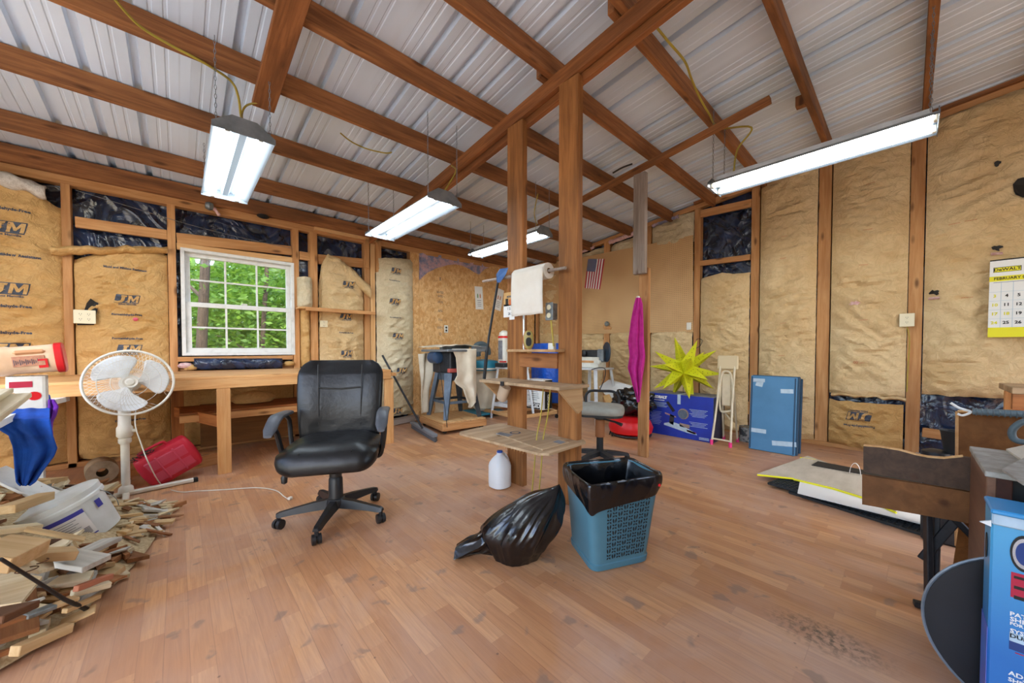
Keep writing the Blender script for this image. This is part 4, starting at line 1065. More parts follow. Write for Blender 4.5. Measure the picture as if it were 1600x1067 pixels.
petals(Bb[0], Bb[1], Tt[0], Tt[1], 8, 10, .22, .86, .12, .80)
petals(Bb[3], Bb[0], Tt[3], Tt[0], 8, 10, .2, .8, .12, .80) if False else None
# liner: inner well plus a drooping cuff
N = 24
def liner_ring(f, out, amp, z=None, sd=0):
    rg = bring(f, .05, out, z); n = len(rg); o = []
    for i, p in enumerate(rg):
        d = V((p.x, p.y, 0)).normalized(); k = amp * noise.noise(V((i * .9, sd, f * 6)))
        o.append(p + d * k + V((0, 0, amp * .8 * noise.noise(V((i * .55, sd + 4, 1))))))
    return o
b = MB()
hem = [.34] * 24
def hem_ring():
    rg = bring(.72, .05, .055); n = len(rg); o = []
    for i, p in enumerate(rg):
        c = i // 6
        drop = -.055 * math.exp(-((i - 3) / 3.0) ** 2) + .02 * math.exp(-((i - 9) / 3.) ** 2)
        o.append(p + V((0, 0, .03 + drop + .008 * smooth_noise(i * .8, 2))))
    return o
b.loft([hem_ring(), liner_ring(.88, .075, .02, None, 1), liner_ring(.99, .06, .018, None, 2), liner_ring(1.02, .02, .012, None, 3), liner_ring(.99, -.05, .014, None, 4), liner_ring(.8, -.09, .02, None, 5), liner_ring(.45, -.12, .025, None, 6), liner_ring(.12, -.2, .02, None, 7)], True, False, True)
b.sm = True; o = b.out('bag_liner', M['bag'], t); subd(o, 2)
MB().box((BT[1].x - bc.x - .022, BT[1].y - bc.y + .012, .368), (.03, .012, .012), Matrix.Rotation(.6, 3, 'Z'), .002).out('drawstring', M['red_bright'], t)

# ---- full trash bag
t = thing('trash_bag', 'full black trash bag slumped against the basket, tail to the left', 'trash bag', (1.20, 1.275, 0))
A = V((.16, -.135, .345)); b = MB()
def bagpt(u, v):
    # u around, v from floor centre to apex
    a = 2 * PI * u; 
    vv = v
    rad = (math.sin(min(1, vv * 1.25) * PI / 2) ** .7) * (1 - max(0, (vv - .38) / .62) ** 1.35)
    ex = .30 if True else 0
    x = .245 * rad * math.cos(a); y = .20 * rad * math.sin(a)
    # long axis along the picture plane
    dx, dy = .737, -.676
    X_ = x * dx - y * dy; Y_ = x * dy + y * dx
    z = .35 * max(0, (vv - .18) / .82) ** .8
    k = max(0, (vv - .35) / .65) ** 1.2
    X_ = X_ * (1) + (A.x - 0) * k; Y_ = Y_ + (A.y) * k
    fold_ = (abs(noise.noise(V((math.cos(a) * 1.5, math.sin(a) * 1.5, 1.0 + vv * .8)))) * 1.3 + .5 * abs(noise.noise(V((math.cos(a) * 4.2, math.sin(a) * 4.2, 2.0 + vv * 1.6)))))
    amp = .085 * math.sin(min(1, max(0, vv)) * PI) ** .6
    g = 1 - amp * fold_ * 4.2 * .7
    cx_, cy_ = A.x * k, A.y * k
    lump = .012 * noise.noise(V((X_ * 6, Y_ * 6, z * 6)))
    return V((cx_ + (X_ - cx_) * g + lump, cy_ + (Y_ - cy_) * g + lump, max(.002, z + lump * (1 if vv > .25 else 0))))
b.grid(lambda i, j: bagpt(i, j), 128, 44); bmesh.ops.remove_doubles(b.b, verts=b.b.verts, dist=.0008)
o = b.out('bag_body', M['bag'], t)
# tail of gathered film at the left
T0 = V((-.13, .10, .055)); b = MB()
b.grid(lambda i, j: T0 + V((-.737 * .0, 0, 0)) + V((-.737, .676, 0)) * (-.09 + .22 * j) + V((.0, .0, 1)) * ((.10 * (1 - j) + .055 * j) * math.sin(2 * PI * i) * (.35 + .65 * (1 - j)) + .05 * (1 - j) - .03 * j + .02 * smooth_noise(i * 12, j * 3)) + V((.676, .737, 0)) * (.05 * math.cos(2 * PI * i) * (.3 + .9 * j) + .015 * smooth_noise(i * 14, j, 3)), 40, 10)
for v in b.b.verts: v.co.z = max(.002, v.co.z)
b.out('bag_tail', M['bag'], t)

# ================================================================== LEFT SIDE: WORKBENCH, FAN, PILE
t = thing('workbench', 'long pale timber workbench built along the window wall', 'workbench', (.3, 4.2, 0))
def L(p, o=(.3, 4.2, 0)): return (p[0] - o[0], p[1] - o[1], p[2] - o[2])
for k, (ya_, yb2) in enumerate(((3.70, 4.05), (4.052, 4.40), (4.402, 4.735))):
    board('top_board', L((-1.3, (ya_ + yb2) / 2, .777)), L((1.66, (ya_ + yb2) / 2, .777)), yb2 - ya_, .022, M['bench_wood'], t)
board('apron', L((-1.3, 3.715, .728)), L((1.66, 3.715, .728)), .03, .076, M['bench_wood'], t)
board('end_apron', L((1.645, 3.73, .728)), L((1.645, 4.73, .728)), .03, .076, M['bench_wood'], t)
board('end_lip', L((1.70, 3.72, .735)), L((1.70, 4.74, .735)), .06, .035, M['bench_wood'], t)
def leg(x, y, w_=.088, d=.04, m_='bench_wood', z1=.69): board('leg', L((x, y, 0)), L((x, y, z1)), w_, d, M[m_], t, up=(0, 1, 0))
leg(.265, 3.722); leg(-.98, 3.722); leg(1.645, 3.73, .09); leg(-.01, 4.62, .088, .04, 'bench_dark'); leg(1.6, 4.70); 
board('cross_rail', L((.24, 3.76, .42)), L((-.02, 4.62, .42)), .04, .09, M['bench_dark'], t)
board('shelf_board', L((.0, 4.25, .455)), L((1.55, 4.25, .455)), .30, .018, M['bench_dark'], t)
board('shelf_board', L((.0, 4.50, .455)), L((1.55, 4.50, .455)), .20, .018, M['bench_dark'], t)
board('shelf_rail', L((.0, 4.09, .415)), L((1.55, 4.09, .415)), .03, .06, M['bench_wood'], t)
MB().box((.85, 4.68, .25), (1.4, .02, .42)).out('wood_panel', M['ply_dark'], None); tag(bpy.data.objects['wood_panel'], 'dark wooden panel leaning on the wall under the workbench', 'panel')
o = MB().lathe([(.001, 0), (.12, .01), (.15, .05), (.10, .10), (.001, .13)], 16).out('sack', M['kraft'], loc=(.55, 4.4, .468)); o.scale = (1.3, .8, 1); tag(o, 'crumpled brown sack on the shelf under the workbench', 'sack')
o = board('floor_block', (.02, 4.05, .05), (.28, 4.12, .05), .1, .1, M['lumber']); tag(o, 'square timber block on the floor behind the front workbench leg', 'block')
t = thing('wall_shelf', 'small pale shelf right of the window', 'shelf', (1.42, YA - .09, 1.47))
board('shelf_board', (-.42, 0, 0), (.43, 0, 0), .18, .018, M['lumber_pale'], t); board('lip', (-.36, -.098, -.012), (.43, -.098, -.012), .016, .042, M['lumber'], t)
MB().box((-.36, 0.0, .012), (.09, .10, .006), Matrix.Rotation(.3, 3, 'Z')).out('scrap_board', M['lumber'], t)

# ---- outlets
def outlet(label, side, px, py, w_, h_, mat, gangs=1, off=.02, style='duplex', name='wall_outlet', depth=.03):
    if side == 'A': p = ony(px, py, YA - off); mt = Matrix.Translation(p)
    else: p = onx(px, py, XB - off); mt = Matrix.Translation(p) @ Matrix.Rotation(-PI / 2, 4, 'Z')
    t = thing(name, label, 'outlet'); t.matrix_world = mt
    MB().box((0, depth / 2, 0), (w_ * .9, depth, h_ * .9), None, .002).out('box', M['galv'], t)
    MB().box((0, -.003, 0), (w_, .006, h_), None, .003).out('cover_plate', M[mat], t)
    if style == 'duplex':
        for g in range(gangs):
            for s in (-1, 1):
                x = (g - (gangs - 1) / 2) * .046; z = s * .021
                rc = MB().lathe([(.0155, 0), (.0155, .002)], 14, Matrix.Translation((x, -.006, z)) @ Matrix.Rotation(PI / 2, 4, 'X')).out('receptacle', M['ivory' if mat == 'ivory' else 'white_plastic'], t)
                b = MB()
                for q in (-1, 1): b.box((x + q * .006, -.0085, z + .003), (.0022, .001, .009))
                b.box((x, -.0085, z - .008), (.004, .001, .004)); b.out('slot', M['dark_slot'], rc)
    elif style == 'dark':
        for s in (-1, 1): MB().lathe([(.016, 0), (.016, .002)], 12, Matrix.Translation((0, -.006, s * .022)) @ Matrix.Rotation(PI / 2, 4, 'X')).out('receptacle', M['dark_slot'], t)
outlet('ivory two-gang outlet beside the torn hole at the far left stud', 'A', 132.5, 495, .125, .115, 'ivory', 2, off=.06, depth=.05)
outlet('ivory outlet on the stud under the small wall shelf', 'A', 506, 506, .085, .08, 'ivory', 1, off=.03)
outlet('white outlet with dark sockets on the pale OSB wall', 'A', 697, 514, .07, .115, 'white_plastic', 1, off=.02, style='dark', depth=.004)
outlet('ivory outlet on the tall stud of the right wall', 'B', 1417, 500, .095, .12, 'ivory', 1, off=.06)
outlet('blank white plate at the lower corner of the right pegboard', 'B', 1076.5, 509.5, .06, .095, 'white_plastic', 1, off=.016, style='none', depth=.003)
outlet('grey outlet on the left pegboard beside the thick post', 'B', 906, 513, .07, .1, 'galv', 1, off=.016, style='dark', depth=.003)
cable('outlet_cable', 'yellow cable hanging below the outlet on the tall stud', [onx(1417, 510, XB - .03), onx(1421, 530, XB - .03), onx(1419, 570, XB - .01), onx(1417, 612, XB - .01)], .004)
# notes on the OSB
for (px, py, rot, lab) in ((748.5, 465.5, -.06, 'white paper note pinned on the OSB wall, the left one'), (779.5, 468, .22, 'tilted white paper note on the OSB wall behind the putter')):
    p = ony(px, py, YA - .014); t = tag(MB().box((0, -.0005, 0), (.16, .001, .37)).out('paper_note', M['paper'], loc=p, rot=(0, rot, 0)), lab, 'note')
    for q in (-.025, .025): MB().prism([(q - .012, -.0016, 0), (q + .012, -.0016, 0), (q + .012, -.0016, .05), (q, -.0016, .075), (q - .012, -.0016, .05)], (0, .0005, 0)).out('printed_mark', mk('green_print', '#7f9a62', rough=.8) if q < 0 and px < 760 else M['ink_red'], t)
    b = MB()
    for k in range(4): b.box((0, -.0013, -.04 - .03 * k), (.08 - .01 * (k % 2), .0005, .006))
    b.out('printed_lines', M['ink'], t)

# ---- pedestal fan
t = thing('pedestal_fan', 'white pedestal fan with three broad blades tilted up before the workbench', 'fan', (-.275, 3.594, 0))
MB().tube([(0, 0, .03), (0, 0, .40)], .022, 16).out('pole', M['fan_plastic'], t)
MB().lathe([(.026, .36), (.033, .37), (.033, .395), (.026, .40)], 18).out('collar', M['fan_plastic'], t)
MB().lathe([(.03, .40), (.041, .415), (.041, .47), (.032, .485), (.03, .60), (.024, .62)], 10).out('neck', M['fan_plastic'], t)
MB().lathe([(.012, 0), (.012, .02)], 10, Matrix.Translation((.035, -.01, .445)) @ Matrix.Rotation(PI / 2, 4, 'Y')).out('height_knob', M['fan_plastic'], t)
dA = V((.98, .10, 0)); dB = V((.05, -1, 0))
for d, l0, l1 in ((dA, -.34, .36), (dB, -.34, .42)):
    p0, p1 = d * l0 + V((0, 0, .018)), d * l1 + V((0, 0, .018)); lg = board('base_leg', p0, p1, .034, .028, M['fan_plastic'], t, bev=.006)
    LL = (l1 - l0) / 2
    for s in (-1, 1): MB().box((s * LL, 0, -.001), (.03, .036, .03), None, .004).out('rubber_foot', M['rubber'], lg)
MB().lathe([(.04, .028), (.036, .06), (.024, .075)], 18).out('base_hub', M['fan_plastic'], t)
hc = ony(203.5, 597.5, 3.50) - V((-.275, 3.594, 0))
nrm = (CAM - (hc + V((-.275, 3.594, 0)))).normalized(); nrm = (nrm + V((0.0, 0, .06))).normalized()
zx = V((0, 0, 1)).cross(nrm).normalized(); zy = nrm.cross(zx)
HM = Matrix((zx, zy, nrm)).transposed().to_4x4(); HM.translation = hc
hd = MB().lathe([(.03, -.15), (.05, -.14), (.055, -.07), (.04, -.05)], 20, HM).out('motor', M['fan_plastic'], t)
MB().tube([HM @ V((0, 0, -.11)), V((0, 0, .60))], .02, 10).out('tilt_bracket', M['fan_plastic'], t)
RR = .212
b = MB(); b.tube([HM @ V((RR * math.cos(a), RR * math.sin(a), .0)) for a in [2 * PI * k / 64 for k in range(65)]], .0075, 8, False); b.out('grille_rim', M['fan_plastic'], t)
for nm, sg in (('front_grille', 1), ('rear_grille', -1)):
    b = MB()
    for k in range(44):
        for tw in (-1, 1):
            if sg < 0 and tw < 0: continue
            a0 = 2 * PI * k / 56
            pts = []
            for q in range(5):
                u = q / 4; r = .035 + (RR - .035) * u; a = a0 + tw * .55 * u if sg > 0 else a0
                pts.append(HM @ V((r * math.cos(a), r * math.sin(a), sg * .045 * (1 - u ** 2.5))))
            b.tube(pts, .0009, 3, False)
    for r in (.09, .15):
        b.tube([HM @ V((r * math.cos(a), r * math.sin(a), sg * .045 * (1 - ((r - .035) / (RR - .035)) ** 2.5))) for a in [2 * PI * k / 40 for k in range(41)]], .0012, 4, False)
    tag(b.out(nm, M['fan_plastic'], t), kind='stuff')
MB().lathe([(.001, .052), (.018, .052), (.02, .048), (.026, .046), (.036, .05), (.037, .044), (.001, .04)], 24, HM).out('front_badge', M['fan_plastic'], t)
for k, a0 in enumerate((2.05, 4.25, .12)):
    def bl_(i, j, a0=a0):
        # broad rounded blade
        ang = (i - .5) * 2; r = .03 + .16 * j
        hw = (.28 + .80 * math.sin(min(1, j * 1.05) * PI * .62)) * (1 if j < .8 else math.sqrt(max(0, 1 - ((j - .8) / .22) ** 2)) * .9 + .1)
        a = a0 + ang * hw * .78 + .18 * j
        return HM @ V((r * math.cos(a), r * math.sin(a), .004 + .022 * ang * .6))
    o = MB().grid(bl_, 14, 14).out('blade', M['fan_blade'], t); solid(o, .002)
MB().lathe([(.03, -.02), (.03, .02), (.02, .026)], 18, HM).out('blade_hub', M['fan_plastic'], t)
F0 = V((-.275, 3.594, 0))
cable('fan_cord', 'thin white fan cord lying across the floor towards the office chair', [F0 + hc + V((.03, .1, -.1)), ony(211, 660, 3.5), ony(221, 695, 3.5), ony(233, 725, 3.45), onz(252, 757, .01), onz(278, 768, .006), onz(310, 767, .006), onz(350, 765, .006), onz(400, 762, .006), onz(430, 766, .006), onz(443, 775, .006), onz(452, 781, .006)], .0035, 'white_plastic', 'cord')
o = MB().box((0, 0, .011), (.03, .022, .018), None, .004).out('plug', M['white_plastic'], loc=onz(453, 781, 0), rot=(0, 0, .6)); tag(o, 'white plug at the end of the fan cord', 'plug')

# ---- red case under the bench
t = thing('fuel_container', 'dusty red plastic case lying tilted on the floor behind the fan', 'case', (-.06, 3.78, .155)); t.rotation_euler = (.25, -.52, .25)
c = cushion(.34, .13, .25, .05, .02, .002)
for v in c.b.verts: v.co.z -= .125
t.rotation_euler = (.15, -.48, .1)
bd = c.out('body', M['red_plastic'], t)
for q in (-.05, .055): MB().box((q, -.062, 0), (.012, .016, .2), None, .004).out('rib', M['pink_plastic'], bd)
MB().box((0, -.0585, .0), (.25, .012, .18), None, .008).out('panel', M['pink_plastic'], bd)
MB().tube(catmull([(-.11, 0, .12), (-.1, 0, .155), (0, 0, .16), (.04, 0, .155), (.05, 0, .12)], 5), .01, 8).out('handle', M['red_plastic'], t)
b = MB()
for k in range(5): b.tube(catmull([V((-.13 + .02 * k, -.02, .12)) + V((R.uniform(-.04, .04), R.uniform(-.03, .03), R.uniform(0, .05))) for _ in range(5)], 4), .0025, 5)
b.out('wire_tangle', M['steel_dark'], t)
# roll of paper
t = thing('paper_roll', 'dusty brown roll with a hollow core lying on the floor under the workbench', 'roll', (-.44, 4.12, .087)); t.rotation_euler = (0, 0, .15)
MB().lathe([(.032, -.09), (.085, -.09), (.087, .0), (.085, .09), (.032, .09)], 28, Matrix.Rotation(PI / 2, 4, 'X'), False).out('wound_paper', M['roll_paper'], t)
MB().lathe([(.031, -.088), (.031, .088)], 20, Matrix.Rotation(PI / 2, 4, 'X'), False).out('core', M['dark_slot'], t)

# ---- scrap pile
def edge_x(y): return interp([(1.85, -.45), (1.98, -.29), (2.12, -.27), (2.3, -.19), (2.5, -.13), (2.8, -.08), (3.05, -.03), (3.2, -.06), (3.35, -.25), (3.6, -.55)], y)
def mound(x, y):
    d = min(edge_x(y) - x, (y - 1.85) * .8, (3.75 - y) * .9)
    if d <= 0: return 0
    return min(.30, .55 * d) * (1 - .35 * max(0, y - 2.9))
md = MB().grid(lambda i, j: (lambda x, y: (x, y, max(.001, .86 * mound(x, y) + .012 + .01 * smooth_noise(x * 18, y * 18))))(edge_x(1.85 + 1.9 * j) - (1.15) * i, 1.85 + 1.9 * j), 40, 50).out('sawdust_heap', M['sawdust'])
tag(md, 'heap of sawdust and splinters under the scrap wood at the left', 'sawdust', kind='stuff')
kinds = [('pale unpainted', 0, 'pale softwood offcuts in the pile'), ('reddish brown', 1, 'reddish brown offcuts in the pile'), ('whitish smooth', 2, 'whitish offcuts in the pile'), ('grey weathered', 3, 'grey weathered offcuts in the pile'), ('dark brown', 4, 'dark brown offcuts in the pile')]
def scrap(x, y, z, ln, w_, th, yaw, tilt, roll, kd, wedge=0.0):
    b = MB().box((0, 0, 0), (ln, w_, th), None, .0015)
    if wedge:
        for v in b.b.verts:
            if v.co.x > 0: v.co.x += wedge * v.co.y
    o = b.out('scrap_wood', SCR[kinds[kd][1]]); o.location = (x, y, z); o.rotation_euler = (roll, tilt, yaw)
    SCRAPS.append((o, kd, ln, w_)); return tag(o, cat='scrap wood', group=kinds[kd][2])
SCRAPS = []
n = 0
while n < 285:
    y = R.uniform(1.9, 3.5); x = edge_x(y) - abs(R.gauss(0, .38)) - .02
    if x < -1.3: continue
    h = mound(x, y)
    ln = R.choice((.06, .08, .11, .14, .18, .24)) * R.uniform(.8, 1.2); w_ = R.choice((.02, .03, .045, .06, .08)); th = R.choice((.008, .012, .018, .022))
    yaw = R.gauss(-.55, .7); tl = R.gauss(0, .24); rl = R.gauss(0, .4)
    if h < .05: ln *= .6; tl *= .3; rl *= .3
    if x + abs(math.cos(yaw)) * ln / 2 > edge_x(y) + .05: continue
    z = max(h + R.uniform(-.005, .035), th / 2 + .004 + abs(math.sin(tl)) * ln / 2 + abs(math.sin(rl)) * w_ / 2)
    # keep clear of the bucket
    if (abs(x + .33) < .23 and -.3 < y - 2.80 < .2) or (abs(x + .24) < .13 and abs(y - 3.25) < .2): continue
    scrap(x, y, z, ln, w_, th, yaw, tl, rl, R.choice((0, 0, 0, 1, 1, 2, 2, 3, 4)), R.choice((0, 0, .8, -.8, 1.4)))
    n += 1
def label_scraps():
    zones = {}
    for o, kd, ln, w_ in SCRAPS:
        d = o.location - CAM; dz = d.dot(FWD); px = 800 + F_PX * d.dot(RIGHT) / dz; py = PY - F_PX * d.dot(UP) / dz
        hz = 'far left' if px < 45 else 'left' if px < 100 else 'middle' if px < 160 else 'right'
        vt = 'back' if py < 815 else 'upper middle' if py < 865 else 'lower middle' if py < 925 else 'front'
        sz = ('stubby' if ln < .09 else 'short' if ln < .14 else 'medium' if ln < .2 else 'long') + (' narrow' if w_ < .035 else ' broad' if w_ > .055 else '')
        zones.setdefault((kinds[kd][0], sz, vt + ' ' + hz), []).append((px, o))
    ordn = ['first', 'second', 'third', 'fourth', 'fifth', 'sixth', 'seventh', 'eighth', 'ninth', 'tenth']
    for (c_, sz, zn), l in zones.items():
        l.sort(key=lambda q: q[0])
        for k, (px, o) in enumerate(l):
            o['label'] = '%s %s wood scrap%s, %s of the heap' % (c_, sz, '' if len(l) == 1 else ', ' + ordn[min(k, 9)] + ' from left', zn)
for _ in range(60):
    x, y = R.uniform(-.24, .0), R.uniform(2.55, 3.12)
    if x > edge_x(y) + .01: continue
    ln = R.uniform(.04, .12); scrap(x, y, .86 * mound(x, y) + .022 + R.uniform(0, .012), ln, R.choice((.015, .025, .04)), R.choice((.005, .01, .015)), R.uniform(-1.2, .4), R.gauss(.25 if x > -.2 else 0, .12), R.gauss(0, .12), R.choice((0, 0, 1, 2, 3)), R.choice((0, .8, -.8)))
label_scraps()
def pile_board(label, pa, pb, za, zb_, wy, tz, mat, name='scrap_board', up=(0, 0, 1)):
    o = board(name, onz(*pa, za), onz(*pb, zb_), wy, tz, mat, up=up, bev=.002); return tag(o, label, 'board')
pile_board('long white painted board running from the bucket down into the heap', (84, 885), (175, 843), .20, .15, .07, .02, SCR[3])
pile_board('short thick white-topped board in the middle of the heap', (85, 868), (152, 880), .22, .20, .09, .022, SCR[3])
pile_board('clean pale stick at the front edge of the heap', (22, 1018), (108, 980), .06, .03, .035, .03, SCR[0])
pile_board('pale block with brown side at the upper heap edge', (8, 797), (72, 775), .34, .32, .06, .035, SCR[0])
pile_board('thick brown beam end at the left of the heap', (-20, 860), (48, 868), .36, .33, .12, .05, SCR[0])
pile_board('flat grey board sticking in at the lower left of the heap', (-30, 975), (32, 948), .3, .27, .08, .02, SCR[4])
pile_board('wide pinkish pale board pointing at the bucket', (-10, 830), (62, 822), .35, .32, .05, .02, SCR[2])
pile_board('thin long pointed pale strip above the heap', (40, 826), (132, 843), .34, .25, .035, .01, SCR[0])
pile_board('pale board with brown edge below the bucket', (30, 868), (118, 864), .3, .25, .07, .03, SCR[0])
pile_board('salmon coloured stick in the lower heap', (118, 920), (174, 900), .14, .11, .02, .02, mk('salmon', '#c07a5c', rough=.8))
pile_board('round-ended white stick in the lower heap', (112, 928), (172, 912), .12, .1, .03, .02, SCR[2])
pile_board('orange-brown narrow stick below the salmon one', (100, 955), (155, 931), .09, .07, .02, .016, SCR[0])
w_ = tag(MB().prism([onz(27, 893, .30), onz(77, 853, .25), onz(85, 890, .22), onz(60, 897, .26)], (0, 0, .012)).out('carved_wedge', SCR[2]), 'pale triangular board with carved rings in the heap', 'board')
for q, r_ in (((70, 866), .02), ((57, 878), .02), ((42, 890), .018)):
    b = MB(); c_ = onz(*q, .287 - (q[0] - 42) * .0008); b.tube([c_ + V((r_ * 1.3 * math.cos(a), r_ * math.sin(a), 0)) for a in [2 * PI * k / 16 for k in range(17)]], .0018, 4, False); b.out('carved_ring', SCR[4], w_)
tag(MB().prism([onz(0, 895, .2), onz(66, 905, .2), onz(34, 945, .2), onz(0, 950, .2)], (0, 0, .01)).out('plywood_piece', SCR[2]), 'flat cream plywood piece half buried at the left of the heap', 'board')
o = MB().tube([onz(1, 873, .40), onz(60, 910, .26), onz(100, 936, .15), onz(136, 952, .04)], [.0045, .005, .006, .008], 9).out('black_rod', M['black_metal']); tag(o, 'black metal rod lying diagonally on the scrap heap', 'rod')
t = thing('paint_brush', 'old paint brush with wooden ferrule in the lower heap', 'paint brush', onz(62, 955, .13)); t.rotation_euler = (0, .15, .6)
MB().box((0, 0, 0), (.07, .035, .014), None, .003).out('ferrule', M['galv'], t); MB().box((.06, 0, 0), (.06, .034, .012), None, .002).out('bristles', SCR[0], t); MB().loft([[(-.03, -.012, -.005), (-.03, .012, -.005), (-.03, .012, .005), (-.03, -.012, .005)], [(-.14, -.007, -.004), (-.14, .007, -.004), (-.14, .007, .004), (-.14, -.007, .004)]]).out('handle', SCR[1], t)
o = MB().lathe([(.001, 0), (.014, .002), (.018, .012), (.012, .022), (.001, .024)], 12).out('metal_knob', M['galv'], loc=onz(266, 791, 0)); tag(o, 'small grey metal knob at the tip of the scrap heap', 'knob')
o = board('white_channel', onz(-10, 735, .42), onz(128, 800, .16), .14, .012, M['white_paint'], bev=.002); tag(o, 'long white panel leaning behind the bucket', 'panel')
# bucket
t = thing('bucket', 'white plastic pail with purple label bands tipped in the scrap heap', 'bucket', (-.35, 2.78, .06)); t.rotation_euler = (.10, -.40, -.2)
MB().lathe([(.12, 0), (.128, .004), (.142, .19), (.150, .19), (.150, .205), (.146, .21), (.148, .235), (.142, .235)], 36).out('body', M['pail'], t)
lab = lambda z0, z1, a0, a1, mat, nm, rr=.0: MB().grid(lambda i, j: ((.131 + .0722 * (z0 + (z1 - z0) * j) + .0008 + rr) * math.cos(a0 + (a1 - a0) * i), (.131 + .0722 * (z0 + (z1 - z0) * j) + .0008 + rr) * math.sin(a0 + (a1 - a0) * i), z0 + (z1 - z0) * j), 20, 2).out(nm, M[mat], t)
lab(.03, .17, -2.25, -.85, 'paper', 'label'); lab(.15, .17, -2.25, -.85, 'blue_label', 'label_band', .001); lab(.03, .036, -2.25, -.85, 'blue_label', 'label_band', .001); lab(.13, .17, -.5, -.3, 'blue_label', 'label_band', .001)
for k in range(5): lab(.135 - .011 * k, .137 - .011 * k, -2.1, -1.1 - .1 * (k % 2), 'ink', 'label_line', .001)
for k in range(6): lab(.045 + .006 * k, .048 + .006 * k, -1.8, -.95, 'ink', 'label_line', .001)
MB().tube(catmull([(.146, -.02, .2), (.17, -.03, .17), (.175, -.02, .12), (.16, 0, .08)], 5), .002, 5).out('wire_handle', M['galv'], t)

# ---- side table at the left edge with planks, towels, containers
t = thing('side_table', 'white-edged plank table at the left edge under the blue towel', 'table', (-.9, 3.2, 0))
o_ = V((-.9, 3.2, 0)); zt_ = .69
pl = [onz(109, 619, zt_), onz(60, 617, zt_), V((-1.5, 3.9, zt_)), V((-1.5, 1.2, zt_)), V((-.62, 1.2, zt_)), V((-.56, 2.4, zt_)), V((-.60, 3.3, zt_))]
MB().prism([p - o_ - V((0, 0, .03)) for p in pl], (0, 0, .03)).out('top', M['white_paint'], t)
for x, y in ((-.72, 1.4), (-.66, 3.7), (-1.42, 1.4), (-1.42, 3.75)): board('leg', V((x, y, 0)) - o_, V((x, y, .66)) - o_, .05, .05, M['white_paint'], t)
for k in range(2):
    e_ = (-.02, .015, -.005, .03, .012, .022)[k]
    o = board('cedar_plank', (-.545 + e_, 2.43 + .02 * (k % 3), .835 - .024 * k), (-.40 + e_ * .6, 1.25, .835 - .024 * k), .15 + .012 * (k % 2), .02, SCR[2 if k % 2 else 2])
    tag(o, ['pale rough plank on top of the pair at the left edge', 'lower pale plank of the pair at the left edge'][k], 'plank', 'planks stacked on the left table')
for k, yy in enumerate((2.2, 1.5)):
    o = board('spacer_block', (-.61, yy, .745), (-.54, yy, .745), .08, .108, SCR[1]); tag(o, ['brown spacer block under the far end of the left planks', 'brown spacer block under the near end of the left planks'][k], 'block')
# white container with red fruit print
t = thing('white_carton', 'white container with a red fruit print behind the blue towel', 'container', (-.57, 3.05, .695), .18)
MB().prism([(x, y, 0) for x, y in rounded(0, 0, .13, .13, .02, 3)], (0, 0, .17)).out('body', M['white_plastic'], t)
MB().lathe([(.022, 0), (.022, .001)], 16, Matrix.Translation((.02, -.0665, .07)) @ Matrix.Rotation(PI / 2, 4, 'X')).out('fruit_print', M['red_bright'], t)
MB().box((-.02, -.066, .13), (.07, .001, .03)).out('printed_band', M['flag_red'], t)
MB().box((-.045, -.066, .06), (.012, .001, .06)).out('printed_strip', M['paper_tan'], t)
# peach canister on its side
t = thing('canister', 'peach plastic canister with red lid lying on its side at the left edge', 'canister', (-.49, 3.02, .955)); t.rotation_euler = (0, math.radians(84), math.radians(4))
sq = lambda r, z: [(r * math.copysign(abs(math.cos(a)) ** .7, math.cos(a)), r * math.copysign(abs(math.sin(a)) ** .7, math.sin(a)), z) for a in [2 * PI * k / 32 for k in range(32)]]
b = MB(); b.loft([sq(.062, -.21), sq(.072, -.20), sq(.073, -.13), sq(.069, -.12), sq(.071, .0), sq(.073, .02), sq(.068, .03)]); b.sm = True; bd = b.out('body', M['peach'], t)
b = MB(); b.loft([sq(.071, .02), sq(.078, .022), sq(.078, .045), sq(.072, .05)]); b.sm = True; b.out('lid', M['red_bright'], t)
fz = -.0725
b = MB()
b.box((.006, fz, -.06), (.05, .003, .10), None, .001); b.out('label', M['peach_label'], bd)
MB().box((.022, fz - .002, -.018), (.045, .002, .030)).out('red_patch', M['red_bright'], bd); MB().box((.02, fz - .0035, -.022), (.022, .001, .022)).out('small_print', M['peach_label'], bd)
b = MB()
for k in range(14): b.box((.01, fz - .0025, -.105 + .006 * k), (.028 - .008 * (k % 3), .001, .002))
b.out('barcode', M['ink'], bd)
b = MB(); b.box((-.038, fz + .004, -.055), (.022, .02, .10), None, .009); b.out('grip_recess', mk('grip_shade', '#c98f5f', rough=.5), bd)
# towels
def drape(name, label, mat, rows, depth_fn, amp, parent=None, cat='towel', nz=40, nu=36, folds=5, seed=0, ph=0):
    """rows: (py, px_left, px_right); depth_fn(px,py)->point"""
    def fn(i, j):
        py = rows[0][0] + (rows[-1][0] - rows[0][0]) * j
        l = interp([(r[0], r[1]) for r in rows], py); r_ = interp([(r[0], r[2]) for r in rows], py)
        p = depth_fn(l + (r_ - l) * i, py)
        d = (CAM - p); d.z = 0; d.normalize()
        wv = math.sin(i * folds * PI + ph + j * 1.5) * .6 + 1.3 * smooth_noise(i * 5, j * 3, seed)
        return p + d * amp * wv * (.25 + .75 * j)
    o = MB().grid(fn, nu, nz).out(name, M[mat]); solid(o, .005, 0); return tag(o, label, cat)
def tpl(px, py):
    if py < 655: k = (655 - py) / 38; return onz(px, py, .70 + .0) if False else ony(px, py, 2.86 + .30 * k)
    return ony(px, py, 2.86)
